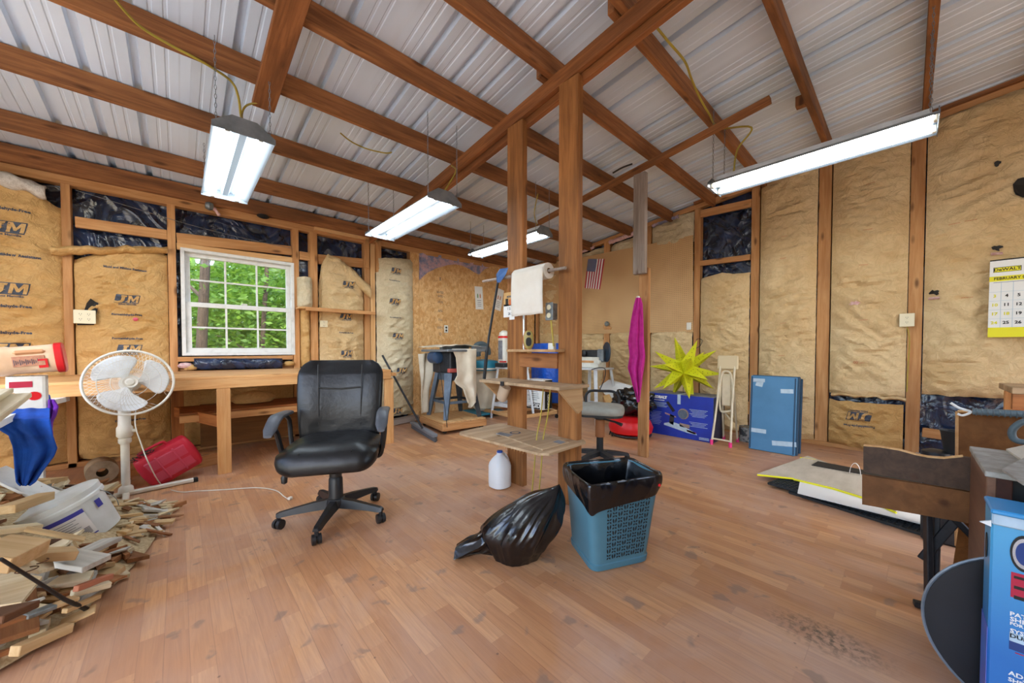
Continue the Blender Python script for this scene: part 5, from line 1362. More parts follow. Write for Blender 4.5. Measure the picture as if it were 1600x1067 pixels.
drape('blue_towel', 'royal blue towel draped over the left table edge', 'blue_towel', [(617, 42, 78), (628, 28, 80), (640, 8, 78), (655, -8, 78), (668, -6, 80), (680, 14, 82), (700, 20, 89), (712, 22, 84), (735, 24, 66), (752, 26, 55), (758, 32, 46)], tpl, .028, folds=4, seed=3, nz=60, nu=50)
drape('purple_towel', 'purple fringed towel peeking from behind the blue towel', 'purple_towel', [(624, 76, 84), (635, 76, 91), (648, 72, 88), (662, 70, 82), (676, 72, 82), (683, 76, 82)], lambda a, c: ony(a, c, 3.0), .02, folds=3, seed=8)

# ================================================================== FAR CORNER
def nstrut(name, p0, p1, w0, w1, mat, parent, d=.03):
    """tapered pressed-steel leg"""
    mt = frame(p0, p1); L_ = (V(p1) - V(p0)).length
    pr = [[(x, -w_ / 2, -d / 2), (x, w_ / 2, -d / 2), (x, w_ / 2, d / 2), (x, -w_ / 2, d / 2)] for x, w_ in ((-L_ / 2, w0), (L_ / 2, w1))]
    mt.translation = (V(p0) + V(p1)) / 2
    return MB().loft(pr).out(name, M[mat], parent, mw=mt)
# platform dolly
t = thing('rolling_platform', 'square pale wooden rolling platform under the old saw', 'dolly', (2.62, 4.0, 0))
c4 = [V((2.271, 3.662, .14)), V((2.354, 4.361, .14)), V((2.95, 4.30, .14)), V((2.866, 3.607, .14))]; o_ = V((2.62, 4.0, 0))
for k in range(4):
    a, c = c4[0].lerp(c4[3], k / 4), c4[1].lerp(c4[2], k / 4); a2, c2 = c4[0].lerp(c4[3], (k + .97) / 4), c4[1].lerp(c4[2], (k + .97) / 4)
    board('deck_board', (a + a2) / 2 - o_ - V((0, 0, .009)), (c + c2) / 2 - o_ - V((0, 0, .009)), (a2 - a).length, .018, M['lumber_pale'], t)
for k in range(4):
    a, c = c4[k], c4[(k + 1) % 4]; board('side_rail', a - o_ - V((0, 0, .06)), c - o_ - V((0, 0, .06)), .02, .08, M['lumber'], t)
for p in c4:
    q = o_ + (p - o_) * .86; q.z = 0
    MB().lathe([(.008, -.012), (.026, -.012), (.026, .012), (.008, .012)], 14, Matrix.Translation(q - o_ + V((0, 0, .027))) @ Matrix.Rotation(PI / 2, 4, 'X')).out('caster', M['rubber'], t)
# saw on its stand
legsB = [V((2.376, 3.774, .141)), V((2.422, 4.26, .141)), V((2.90, 4.22, .141)), V((2.84, 3.708, .141))]
cen = sum(legsB, V((0, 0, 0))) / 4; zt_ = .70
t = thing('table_saw', 'old blue-grey saw on a four-legged steel stand under a cream cloth', 'saw', V((cen.x, cen.y, .141)))
o_ = V((cen.x, cen.y, .141)); tops = []
for i, p in enumerate(legsB):
    q = cen + (p - cen) * .62; q.z = zt_; tops.append(q)
    nstrut('leg', p - o_, q - o_, .045, .10, 'steel_blue' if i in (0, 1) else 'steel_dark', t, .045)
for i in range(4):
    a, c = tops[i] - o_, tops[(i + 1) % 4] - o_; board('apron', a - V((0, 0, .04)), c - V((0, 0, .04)), .012, .10, M['steel_blue'], t)
    a, c = legsB[i].lerp(tops[i], .36) - o_, legsB[(i + 1) % 4].lerp(tops[(i + 1) % 4], .36) - o_; board('brace', a, c, .01, .035, M['steel_blue' if i in (0, 3) else 'steel_dark'], t)
tc = V((cen.x, cen.y, 0)) - V((o_.x, o_.y, 0))
MB().box(tc + V((0, 0, .70)), (.40, .36, .26), Matrix.Rotation(.1, 3, 'Z'), .01).out('saw_housing', M['steel_dark'], t)
MB().box(tc + V((0, 0, .845)), (.62, .55, .03), Matrix.Rotation(.1, 3, 'Z'), .006).out('saw_table', M['grey_metal'], t)
MB().box(tc + V((.02, .0, .885)), (.45, .06, .05), Matrix.Rotation(.1, 3, 'Z'), .006).out('rip_fence', M['grey_metal'], t)
MB().box(tc + V((.26, -.22, .875)), (.26, .05, .045), Matrix.Rotation(.1, 3, 'Z'), .004).out('rail', M['grey_metal'], t)
wm_ = Matrix.Translation(tc + V((.03, -.20, .70))) @ Matrix.Rotation(PI / 2, 4, 'X')
MB().lathe([(.02, 0), (.02, .03), (.05, .035), (.055, .045), (.05, .055), (.04, .05), (.02, .04)], 20, wm_).out('hand_wheel', M['grey_metal'], t)
MB().lathe([(.06, -.08), (.075, -.07), (.075, .07), (.06, .08)], 18, Matrix.Translation(tc + V((-.26, .02, .76))) @ Matrix.Rotation(PI / 2, 4, 'X')).out('motor', mk('motor_navy', '#2b4566', rough=.4), t)
MB().box(tc + V((-.15, -.2, .60)), (.12, .05, .05), None, .006).out('switch_box', mk('switch_red', '#b4544a', rough=.5), t)
MB().tube(catmull([tc + V((-.28, -.1, .7)), tc + V((-.3, -.2, .45)), tc + V((-.33, -.33, .1)), tc + V((-.33, -.36, -.05))], 6), .005, 6).out('power_cord', M['rubber'], t)
# cloth: a sheet over the table with two hanging ends, built where it hangs
def saw_cloth(label, pts_top, pts_bot, seed, amp=.03):
    n = len(pts_top)
    def fn(i, j):
        k = min(n - 2, int(i * (n - 1))); u = i * (n - 1) - k
        a = V(pts_top[k]).lerp(V(pts_top[k + 1]), u); b2 = V(pts_bot[k]).lerp(V(pts_bot[k + 1]), u)
        p = a.lerp(b2, j); q = (CAM - p); q.z = 0; q.normalize()
        return p + q * (amp * math.sin(i * 14 + seed) * (.3 + j) + amp * smooth_noise(i * 5, j * 3, seed))
    return fn
YC = 3.72
t = thing('dust_cloth', 'cream canvas cloth thrown over the old saw', 'cloth', (cen.x, cen.y, 1.02)); o_ = V((cen.x, cen.y, 1.02))
ZC = 1.025
top_px = lambda px, py, y: ony(px, py, y)
tA = [V((2.25, 3.95, 1.0)), V((2.30, 4.15, 1.03)), V((2.36, 4.3, 1.03))]
o = MB().grid(lambda i, j: V((2.32 + .62 * i, 3.78 + .56 * j, 1.03 + .03 * math.sin(3 * i) + .012 * smooth_noise(i * 6, j * 6))) - o_, 24, 20).out('top_fall', M['cloth'], t); solid(o, .004)
l_t = [top_px(668, 552, 4.1), top_px(660, 554, 4.15), top_px(655, 557, 4.25)]
o = MB().grid(lambda i, j: (lambda p, d: p + d)(ony(interp([(0, 653), (.3, 655), (1, 657)], j) + (interp([(0, 684), (.3, 674), (.6, 668), (1, 668)], j) - interp([(0, 653), (1, 657)], j)) * i, 553 - 3 * i + 93 * j, 4.28 - .05 * i), V((.02 * math.sin(i * 8), -.03 * math.sin(i * 8 + j * 2) - .02 * smooth_noise(i * 4, j * 3), 0))) - o_, 22, 30).out('left_fall', M['cloth'], t); solid(o, .004)
rr = [(0, 706, 745), (.15, 712, 745), (.45, 714, 745), (.55, 709, 745), (.60, 712, 745), (.68, 722, 745), (.9, 728, 745), (.93, 730, 742), (1, 732, 735)]
o = MB().grid(lambda i, j: (lambda l, r: ony(l + (r - l) * i, 545 + 92 * j, 3.72) + V((0, -.025 * math.sin(i * 9 + 1) * (.3 + j) - .02 * smooth_noise(i * 4, j * 3, 2), 0)))(interp([(a, b2) for a, b2, c in rr], j), interp([(a, c) for a, b2, c in rr], j)) - o_, 24, 40).out('right_fall', M['cloth'], t); solid(o, .004)
o = MB().grid(lambda i, j: (ony(676 + 14 * i + 2 * j, 618 + 28 * j + 3 * i, 4.34) + V((0, -.05 * math.sin(PI * j), 0))) - o_, 14, 14).out('back_fall', M['cloth'], t); solid(o, .004)

# push broom
t = thing('push_broom', 'grey push broom leaning on the end of the workbench', 'broom', onz(661, 680))
o_ = onz(661, 680); tp = V((1.80, 4.25, .93))
MB().tube([V((0, 0, .07)), tp - o_], .012, 10).out('handle', M['black_metal'], t)
a, c = onz(644, 664, .03) - o_, onz(680, 686, .03) - o_
board('head', V((a.x, a.y, .065)), V((c.x, c.y, .065)), .06, .035, mk('broom_grey', '#77797d', rough=.7), t, bev=.006)
b = MB().loft([[V(p) for p in ((a.x - .02, a.y - .02, .05), (c.x - .02, c.y - .02, .05), (c.x + .03, c.y + .02, .05), (a.x + .03, a.y + .02, .05))], [V(p) for p in ((a.x - .03, a.y - .03, .002), (c.x - .02, c.y - .035, .002), (c.x + .04, c.y + .02, .002), (a.x + .04, a.y + .03, .002))]]); b.out('bristles', mk('bristle', '#4b4d52', '#6b6d70', scale=90, rough=.9), t)
# metal pedestal under plastic at wall
o = board('timber_offcut', ony(612, 650, 4.6), ony(652, 642, 4.6), .1, .07, M['grey_wood']); o.location.z = .05; tag(o, 'weathered timber offcut on the floor below the saggy insulation', 'timber')

# dust collector
t = thing('dust_collector', 'teal portable dust collector with white filter bag behind the saw', 'dust collector', (3.45, 4.40, 0))
MB().box((0, 0, .05), (.55, .5, .03), None, .01).out('base', M['teal'], t)
for s in ((-.22, -.2), (.22, -.2), (-.22, .2), (.22, .2)): MB().lathe([(.008, -.012), (.025, -.012), (.025, .012), (.008, .012)], 12, Matrix.Translation((s[0], s[1], .026)) @ Matrix.Rotation(PI / 2, 4, 'X')).out('caster', M['rubber'], t)
b = MB(); b.lathe([(.12, .08), (.17, .12), (.19, .35), (.2, .6), (.185, .66), (.20, .68)], 26); o = b.out('filter_bag', M['cloth'], t)
for v in o.data.vertices: v.co.x *= 1 + .05 * math.sin(v.co.z * 25); 
MB().lathe([(.20, .68), (.23, .69), (.23, .79), (.21, .83), (.06, .85)], 28).out('drum', M['teal'], t)
MB().lathe([(.232, .70), (.236, .705), (.236, .72), (.232, .725)], 28, None, False).out('clamp_band', M['white_plastic'], t)
for k, (r_, zc) in enumerate(((.16, .95), (.11, .93))):
    MB().tube([(r_ * math.cos(a) - .05, -.05 * k + .02 * math.cos(a), zc + r_ * .85 * math.sin(a)) for a in [PI * q / 14 - .15 for q in range(17)]], .042, 12).out('hose_loop', M['hose_grey'], t)
MB().box((-.14, -.06, .99), (.03, .02, .11), Matrix.Rotation(.4, 3, 'Y'), .004).out('strap', M['white_plastic'], t)
# second low wooden frame on casters
t = thing('caster_frame', 'low open wooden frame on casters behind the posts', 'dolly', (3.85, 3.9, 0)); o_ = V((3.85, 3.9, 0))
ps = [V((3.40, 4.45, .09)), V((3.33, 3.52, .09)), V((4.05, 3.45, .09)), V((4.45, 4.2, .09))]
for i in range(4): board('frame_rail', ps[i] - o_, ps[(i + 1) % 4] - o_, .03, .045, M['lumber_pale'], t)
board('frame_rail', ps[0].lerp(ps[1], .5) - o_, ps[3].lerp(ps[2], .5) - o_, .03, .04, M['lumber_pale'], t)
for p in ps:
    MB().lathe([(.008, -.012), (.028, -.012), (.028, .012), (.008, .012)], 12, Matrix.Translation(V((p.x, p.y, .03)) - o_) @ Matrix.Rotation(PI / 2, 4, 'X')).out('caster', M['rubber'], t)
# white tool stand and planer on it, behind the left post
def tool_stand(label, cx, cy, w_, d, h, rz=0, name='tool_stand'):
    t = thing(name, label, 'stand', (cx, cy, 0), rz)
    for sx in (-1, 1):
        for sy in (-1, 1): nstrut('leg', V((sx * w_ * .62, sy * d * .62, 0)), V((sx * w_ * .42, sy * d * .42, h)), .04, .045, 'white_metal', t, .03)
    for sx in (-1, 1): board('brace', V((sx * w_ * .55, -d * .55, h * .28)), V((sx * w_ * .55, d * .55, h * .28)), .02, .05, M['white_metal'], t)
    for sy in (-1, 1): board('brace', V((-w_ * .55, sy * d * .55, h * .28)), V((w_ * .55, sy * d * .55, h * .28)), .02, .05, M['white_metal'], t)
    MB().box((0, 0, h + .012), (w_, d, .024), None, .004).out('top', M['white_metal'], t)
    return t
tool_stand('white steel tool stand behind the left post', 3.62, 3.93, .38, .34, .72, .1)
t = thing('red_cap_sander', 'tall white bench sander with red trim on the stand behind the left post', 'sander', (3.50, 3.98, .745))
MB().box((0, 0, .03), (.2, .2, .06), None, .01).out('base', M['steel_dark'], t)
MB().prism([(x, y, .06) for x, y in rounded(0, 0, .14, .15, .04, 4)], (0, 0, .40)).out('body', M['white_plastic'], t)
MB().box((-.074, -.0, .25), (.004, .09, .27), None, .001).out('abrasive_belt', M['box_grey'], t)
MB().prism([(x, y, .42) for x, y in rounded(0, 0, .145, .155, .04, 4)], (0, 0, .03)).out('red_band', M['red_bright'], t)
MB().lathe([(.075, .46), (.07, .50), (.03, .53)], 18).out('cap', M['white_plastic'], t)
MB().box((-.06, -.04, .08), (.05, .10, .02), None, .002).out('red_foot', M['red_bright'], t)
# boxed tool (white and dark carton)
t = thing('tool_carton', 'white and dark cardboard carton with bold lettering standing behind the shelf', 'carton', onz(838, 644))
cc_ = onz(847, 641, .115); t.location = (cc_.x + .11, cc_.y + .17, .115); t.rotation_euler = (0, 0, .05)
MB().box((0, 0, .22), (.22, .34, .44), None, .003).out('carton', M['paper'], t)
MB().box((-.1115, .02, .05), (.001, .27, .09)).out('dark_band', M['dark_slot'], t)
text('lettering', 'RIDGID', .085, M['paper'], t, (-.1128, .02, .05), (0, -1, 0), (0, 0, 1), bold=.003)
MB().box((.02, -.1715, .22), (.17, .001, .42)).out('dark_side', M['dark_slot'], t)
text('lettering', 'RIDGID', .06, M['paper'], t, (.02, -.1728, .12), (0, 0, 1), (-1, 0, 0), bold=.002)
b = MB()
for k in range(7): b.box((-.1115, .02 - .03 * (k % 2), .14 + .03 * k), (.001, .16 + .03 * (k % 3), .008))
b.out('printed_lines', M['box_grey'], t)
# blue tarp covered item
o = MB().grid(lambda i, j: V((4.42 + .10 * math.cos(2 * PI * i) + .012 * math.sin(20 * i), 4.02 + .28 * math.sin(2 * PI * i), 0)) * 1.0 + V((0, 0, .15 + .95 * j)) + V((.012 * smooth_noise(i * 20, j * 3), .012 * smooth_noise(i * 24, j * 2, 4), 0)), 60, 20)
bmesh.ops.remove_doubles(o.b, verts=o.b.verts, dist=.0005)
o.b.faces.new([v for v in [o.b.verts.new(V((4.42 + .10 * math.cos(2 * PI * k / 20), 4.02 + .28 * math.sin(2 * PI * k / 20), 1.10))) for k in range(20)]])
o = o.out('tarp_cover', M['tarp']); tag(o, 'bright blue tarp wrapped around a tall item in the far corner', 'tarp')
# chrome rod and gold sander on the post shelf
o = MB().tube([(1.83, 1.868, .998), (1.83, 1.868, 1.26)], .0085, 12).out('chrome_rod', M['chrome']); tag(o, 'thin silver rod standing on the small post shelf', 'rod')
t = thing('oval_sander', 'gold oval tool with a dark mesh oval on the post shelf', 'sander', (1.80, 1.79, 1.001)); t.rotation_euler = (0, 0, -.75)
def oval(w_, h, y0, y1, z0, n=26): return lambda s: None
def ovring(w_, h, y, zc, e=.8, n=28): return [(w_ * math.copysign(abs(math.cos(a)) ** e, math.cos(a)), y, zc + h * math.copysign(abs(math.sin(a)) ** e, math.sin(a))) for a in [2 * PI * k / n for k in range(n)]]
b = MB(); b.loft([ovring(.025, .055, -.03, .066), ovring(.034, .065, -.024, .066), ovring(.036, .0655, .02, .066), ovring(.028, .058, .03, .066)]); b.sm = True; b.out('body', mk('gold_plastic', '#b3a05a', '#9c8847', scale=6, rough=.45), t)
b = MB(); b.loft([ovring(.020, .03, -.033, .052), ovring(.020, .03, -.029, .052)]); b.out('mesh_oval', M['dark_slot'], t)
b = MB(); b.loft([ovring(.014, .012, -.033, .107), ovring(.014, .012, -.029, .107)]); b.out('vent', M['dark_slot'], t)
b = MB(); b.loft([ovring(.039, .0665, .0, .066), ovring(.039, .0665, .008, .066)]); b.sm = True; b.out('orange_band', M['orange_print'], t)
o = MB().box((1.83, 1.60, 1.02), (.03, .05, .045), None, .004).out('white_box', M['white_plastic']); tag(o, 'tiny white box at the right end of the post shelf', 'box')

# bandsaw-like machine on white stand near the left pegboard
tool_stand('tall white steel stand under the grey bench grinder machine', 4.32, 3.02, .44, .42, .72, .0)
t = thing('lathe_machine', 'grey bench machine with a black disc on the tall white stand', 'machine', (4.32, 3.02, .745))
MB().box((0, .05, .075), (.20, .42, .15), None, .008).out('base', M['white_plastic'], t)
MB().box((-.102, .06, .085), (.004, .3, .03), None, .001).out('wood_strip', M['lumber'], t)
MB().box((.02, .0, .20), (.16, .30, .1), None, .01).out('motor_body', M['steel_dark'], t)
MB().box((.0, -.16, .17), (.14, .1, .18), None, .02).out('head_casting', M['grey_metal'], t)
MB().lathe([(.04, 0), (.045, .03), (.03, .04)], 20, Matrix.Translation((-.08, .08, .20)) @ Matrix.Rotation(-PI / 2, 4, 'Y')).out('dial', M['black_metal'], t)
MB().lathe([(.03, 0), (.032, .03), (.02, .04)], 18, Matrix.Translation((-.08, -.17, .08)) @ Matrix.Rotation(-PI / 2, 4, 'Y')).out('knob', M['white_plastic'], t)
MB().lathe([(.01, .0), (.135, .0), (.14, .01), (.135, .02), (.01, .02)], 32, Matrix.Translation((.0, -.22, .22)) @ Matrix.Rotation(.9, 4, 'Z') @ Matrix.Rotation(PI / 2, 4, 'X')).out('disc', mk('slate_disc', '#2c3a49', rough=.4), t)
MB().tube(catmull([(-.05, -.1, .0), (-.2, -.12, -.02), (-.24, -.24, .01), (-.15, -.3, .0), (-.2, -.33, -.12), (-.22, -.27, -.28)], 6), .006, 6).out('power_cord', M['rubber'], t)
o = MB().prism([(4.62, 3.35, 0), (4.60, 3.70, 0), (4.66, 3.72, .0), (4.66, 3.72, .72), (4.62, 3.60, .9), (4.62, 3.5, .6)], (.02, 0, 0)).out('leaning_panel', M['white_plastic']); tag(o, 'curved cream panel leaning behind the tall white stand', 'panel')
# lamp-ish disc on the pegboard foot
q = onx(949, 506, XB - .03)
t = thing('wall_fitting', 'small round grey knob and wood scrap fixed below the left pegboard edge', 'fitting', q)
MB().lathe([(.035, 0), (.04, .02), (.025, .035)], 12, Matrix.Rotation(-PI / 2, 4, 'Y')).out('knob', M['galv'], t)
MB().prism([(.0, .08, -.06), (.0, .07, -.01), (.0, .02, .0), (.0, -.07, -.06), (.0, -.05, -.09), (.0, .05, -.085)], (.012, 0, 0)).out('wood_scrap', M['lumber'], t)

# ---- items between stool and slim post
o = MB().prism([onx(936, 604, 4.55), onx(951, 593, 4.56), onx(998, 606, 4.55), onx(1004, 640, 4.3), onx(962, 632, 4.3), onx(944, 615, 4.4)], (.03, 0, 0)).out('white_board', M['paper']); tag(o, 'crumpled white cardboard sheets in the heap behind the stool', 'cardboard')
o = MB().prism([onx(942, 618, 4.2), onx(951, 616, 4.25), onx(968, 645, 4.1), onx(955, 650, 4.05)], (.02, .0, 0)).out('folded_cardboard', M['paper_tan']); tag(o, 'folded brown cardboard beside the white sheets behind the stool', 'cardboard')
def blob(name, label, cat, loc, r, mat, seed, amp=.25, fold=3.0, group=None):
    def f(i, j):
        a, c = 2 * PI * i, -PI / 2 + PI * j; d = V((math.cos(a) * math.cos(c), math.sin(a) * math.cos(c), math.sin(c)))
        k = 1 + amp * (abs(noise.noise(d * fold + V((seed, 0, 0)))) * 1.6 - .4); return V((d.x * r[0] * k, d.y * r[1] * k, max(-r[2] * .9, d.z * r[2] * k)))
    b = MB().grid(f, 48, 28); bmesh.ops.remove_doubles(b.b, verts=b.b.verts, dist=.0005)
    o = b.out(name, M[mat], loc=loc); return tag(o, label, cat, group)
blob('black_sack', 'shiny black plastic sack on the red container behind the stool', 'sack', (4.02, 2.22, .375), (.24, .24, .17), 'bag', 5)
t = thing('red_container', 'low round glossy red container on the floor behind the slim post', 'container', (3.88, 2.18, 0))
MB().lathe([(.18, .015), (.235, .05), (.25, .11), (.22, .18), (.15, .215)], 30).out('body', M['red_bright'], t)
MB().tube([(.225 * math.cos(a), .225 * math.sin(a), .022) for a in [2 * PI * k / 30 for k in range(31)]], .011, 8, False).out('foot_ring', M['black_plastic'], t)
MB().tube([(-.2, .12, .0), (-.2, .10, .06), (-.16, .16, .06), (-.16, .18, .0)], .006, 6).out('wire_foot', M['black_metal'], t)
# pink towel on the slim post
o = drape('pink_towel', 'magenta pink towel hanging on the slim wooden post', 'pink_towel', [(465, 994, 1001), (475, 991, 1004), (500, 986, 1005), (535, 981.5, 1006), (556, 984, 1008), (575, 981, 1006), (588, 985, 1004), (600, 988, 1003), (615, 993, 1001), (628, 996, 999)], lambda a, c: onx(a, c, 3.06), .03, folds=5, seed=2, nz=60, nu=30)
o = MB().lathe([(.001, 0), (.01, .003), (.01, .03)], 10, Matrix.Translation((3.10, 1.665, 1.475)) @ Matrix.Rotation(-PI / 2, 4, 'Y')).out('towel_hook', M['white_plastic']); tag(o, 'small hook on the slim post above the pink towel', 'hook')

# ---- flag on the pegboard
q0, q1, q2 = onx(919, 404.5, XB - .016), onx(945, 404.5, XB - .016), onx(913.5, 450, XB - .016)
t = thing('american_flag', 'small stars and stripes flag hanging vertically on the pegboard', 'flag', q0)
Wd, Hd = (q1 - q0).y, (q2 - q0).z; sh = (q2 - q0).y
def fp(u, v, off=0): return V((-.004 * math.sin(u * 9 + v * 3) - off, Wd * u * (1 - .06 * v) + sh * v, Hd * v + .0 * u + (q1.z - q0.z) * u))
for k in range(13):
    b = MB().grid(lambda i, j: fp((k + i) / 13, j), 2, 16); o = b.out('stripe', M['flag_red' if k % 2 == 0 else 'paper'], t)
MB().grid(lambda i, j: fp(i * 7 / 13, j * .42, .0015), 8, 8).out('canton', M['flag_blue'], t)
b = MB()
for r_ in range(9):
    for c_ in range(6 if r_ % 2 == 0 else 5):
        u = (.5 + c_ + (0 if r_ % 2 == 0 else .5)) / 6 * 7 / 13; v = (r_ + .6) / 9.4 * .42; c0 = fp(u, v, .003)
        b.b.faces.new([b.b.verts.new(c0 + V((0, (.009 if k % 2 == 0 else .0038) * math.sin(2 * PI * k / 10), (.009 if k % 2 == 0 else .0038) * math.cos(2 * PI * k / 10)))) for k in range(10)])
tag(b.out('stars', M['paper'], t), kind='stuff')

# ---- blue tool box with saw picture
t = thing('saw_carton', 'large blue cardboard carton printed with a sliding mitre saw', 'carton', (4.18, 1.76, 0))
H_, W_ = .485, .74
MB().box((.17, 0, H_ / 2), (.34, W_, H_), None, .003).out('carton', M['kobalt'], t)
MB().box((.17, 0, H_ + .0015), (.342, W_ + .002, .003), None, .001).out('top_flap', M['box_grey'], t)
MB().box((.17, -W_ / 2 - .0012, H_ / 2), (.338, .002, H_ - .01)).out('dark_end', mk('navy_dark', '#1d2038', '#33364a', scale=25, rough=.6), t)
MB().box((-.0015, -.01, H_ - .05), (.002, .035, .11)).out('packing_tape', M['tape'], t)
MB().box((.1, -.01, H_ + .004), (.2, .035, .001)).out('packing_tape', M['tape'], t)
text('brand_lettering', 'KOBALT', .040, M['paper'], t, (-.0022, onx(1027.5, 622.5, 4.18).y - 1.795, H_ - .045), (0, -1, 0), (0, 0, 1), bold=.0035)
MB().box((-.0015, onx(1026, 622.5, 4.18).y - 1.76, H_ - .08), (.001, .19, .008)).out('underline', M['paper'], t)
b = MB(); b.tube([(-.002, .348 + .018 * math.cos(a), H_ - .045 + .024 * math.sin(a)) for a in [2 * PI * k / 16 for k in range(17)]], .003, 4, False); b.out('emblem', M['paper'], t)
b = MB()
rp = random.Random(3)
for k in range(5): b.box((-.0012, .235 - rp.uniform(0, .03), H_ - .108 - .012 * k), (.001, .2 - .03 * (k % 3), .004))
for k in range(10): b.box((-.0012, -.22, H_ - .15 - .015 * k - (.05 if k > 5 else 0)), (.001, .19 - .03 * (k % 3), .004))
for k in range(9): b.box((-.0012, .26, H_ - .22 - .018 * k), (.001, .14 - .02 * (k % 3), .003))
for k in range(3): b.box((-.0012, -.28, .02 + .01 * k), (.001, .1, .005))
b.out('small_print', M['tape'], t)
b = MB()
def pq(pts, m_, nm, x=-.0025):
    MB().prism([(x, a, c) for a, c in pts], (.001, 0, 0)).out(nm, M[m_], t)
pq([(.14, .39), (.11, .40), (.03, .30), (.06, .28)], 'dark_slot', 'printed_motor')
b = MB(); b.lathe([(.06, 0), (.06, .001)], 26, Matrix.Translation((-.0035, -.06, .275)) @ Matrix.Rotation(PI / 2, 4, 'Y')); b.out('printed_blade', M['chrome'], t)
b = MB(); b.lathe([(.05, 0), (.05, .001)], 26, Matrix.Translation((-.0045, -.052, .27)) @ Matrix.Rotation(PI / 2, 4, 'Y')); b.out('printed_guard', M['steel_blue'], t)
pq([(.15, .25), (.02, .22), (.02, .235), (.15, .27)], 'chrome', 'printed_rail'); pq([(.09, .255), (.04, .24), (.05, .13), (.1, .15)], 'steel_dark', 'printed_arm')
pq([(.16, .14), (.06, .17), (-.03, .15), (-.2, .08), (-.21, .06), (-.1, .07), (.1, .11), (.16, .12)], 'tape', 'printed_base'); pq([(-.02, .17), (-.13, .16), (-.13, .12), (-.02, .13)], 'chrome', 'printed_fence')
pq([(-.1, .105), (-.2, .085), (-.19, .065), (-.1, .085)], 'switch_red' if 'switch_red' in M else 'red_bright', 'printed_handle')

# ---- yellow star lantern
sc = onx(1069, 578, 4.30); 
def star_mesh():
    bm = bmesh.new(); bmesh.ops.create_icosphere(bm, subdivisions=1, radius=.125)
    for f in list(bm.faces):
        c = f.calc_center_median().normalized(); L_ = .37 if (c.z < .9) else .3
        tip = bm.verts.new(c * L_); vs = list(f.verts); bm.faces.remove(f)
        for i in range(3): bm.faces.new((vs[i], vs[(i + 1) % 3], tip))
    return bm
# simple 20-pointed stellated body (not subdivided: an icosahedron)
bm = bmesh.new(); bmesh.ops.create_icosphere(bm, subdivisions=1, radius=.13)
t = thing('star_lantern', 'yellow many-pointed paper star lantern above the blue carton', 'lantern', sc); t.rotation_euler = (.35, .2, .5)
core = bm
spk = MB(); faces = [[v.co.copy() for v in f.verts] for f in bm.faces]; bm.free()
dots = MB()
for k, f in enumerate(faces):
    c = (f[0] + f[1] + f[2]) / 3; tip = c.normalized() * .40
    b = MB(); vs = [b.b.verts.new(p) for p in f]; tv = b.b.verts.new(tip)
    for i in range(3): b.b.faces.new((vs[i], vs[(i + 1) % 3], tv))
    sp = b.out('point', M['star'], t)
    b = MB()
    for i in range(3):
        a, c2 = f[i], f[(i + 1) % 3]; nr = (c2 - a).cross(tip - a).normalized(); nr = nr if nr.dot(c) > 0 else -nr
        for (u, v) in ((.25, .15), (.5, .15), (.75, .15), (.38, .32), (.62, .32), (.5, .48), (.5, .64)):
            p = a.lerp(c2, u).lerp(tip, v) + nr * .0012; ax = (c2 - a).normalized(); ay = nr.cross(ax)
            b.b.faces.new([b.b.verts.new(p + (ax * math.cos(q * PI / 3) + ay * math.sin(q * PI / 3)) * .0045) for q in range(6)])
    tag(b.out('pin_holes', M['dark_slot'], sp), kind='stuff')
o = MB().tube([sc + V((.05, 0, -.1)), sc + V((.0, .01, -.22)), (4.33, 1.76, .495)], .003, 6).out('cord', M['black_plastic']); o.parent = t; bpy.context.view_layer.update(); o.matrix_parent_inverse = t.matrix_world.inverted()
cable('lantern_hook', 'dark wire loop on the stud behind the star lantern', [onx(1086, 545, 4.9), onx(1094, 540, 4.9), onx(1097, 532, 4.9), onx(1092, 529, 4.92), onx(1088, 531, 4.93)], .004, 'black_plastic', 'wire')

# ---- folded cream chair
t = thing('folding_chair', 'folded cream metal folding chair beside the blue carton', 'folding chair', (4.30, 1.30, 0))
z1 = .93
for s in (-1, 1):
    y_ = .052 * s
    MB().tube(catmull([(-.16, y_ * 1.7 + .0, .02), (-.06, y_ * 1.4, .45), (.03, y_ * 1.3, .9)], 8), .011, 10).out('front_tube', M['cream_metal'], t)
    MB().tube([(.14, y_ * 1.3, .02), (.02, y_ * 1.1, .6)], .010, 10).out('rear_tube', M['cream_metal'], t)
    MB().lathe([(.016, 0), (.016, .05)], 12, Matrix.Translation((-.165, y_ * 1.7, .0))).out('foot_cap', M['pink_cap'], t)
    MB().lathe([(.015, 0), (.015, .05)], 12, Matrix.Translation((.143, y_ * 1.3, .0))).out('foot_cap', M['pink_cap'], t)
MB().tube([(-.15, -.08, .06), (-.15, .08, .06)], .009, 8).out('stretcher', M['cream_metal'], t)
MB().tube([(-.10, -.07, .27), (.09, .06, .33)], .009, 8).out('stretcher', M['cream_metal'], t)
MB().box((.02, 0, .86), (.03, .20, .15), None, .012).out('backrest', mk('cream_pad', '#d3c19b', rough=.5), t)
MB().tube(catmull([(-.02, -.055, .36), (-.02, -.06, .6), (-.02, -.04, .74), (-.02, 0, .77), (-.02, .04, .74), (-.02, .06, .6), (-.02, .055, .36), (-.02, 0, .34), (-.02, -.055, .36)], 5), .011, 8).out('seat_frame', M['cream_metal'], t)
MB().box((-.01, 0, .57), (.02, .09, .34), None, .008).out('seat', M['cream_metal'], t)
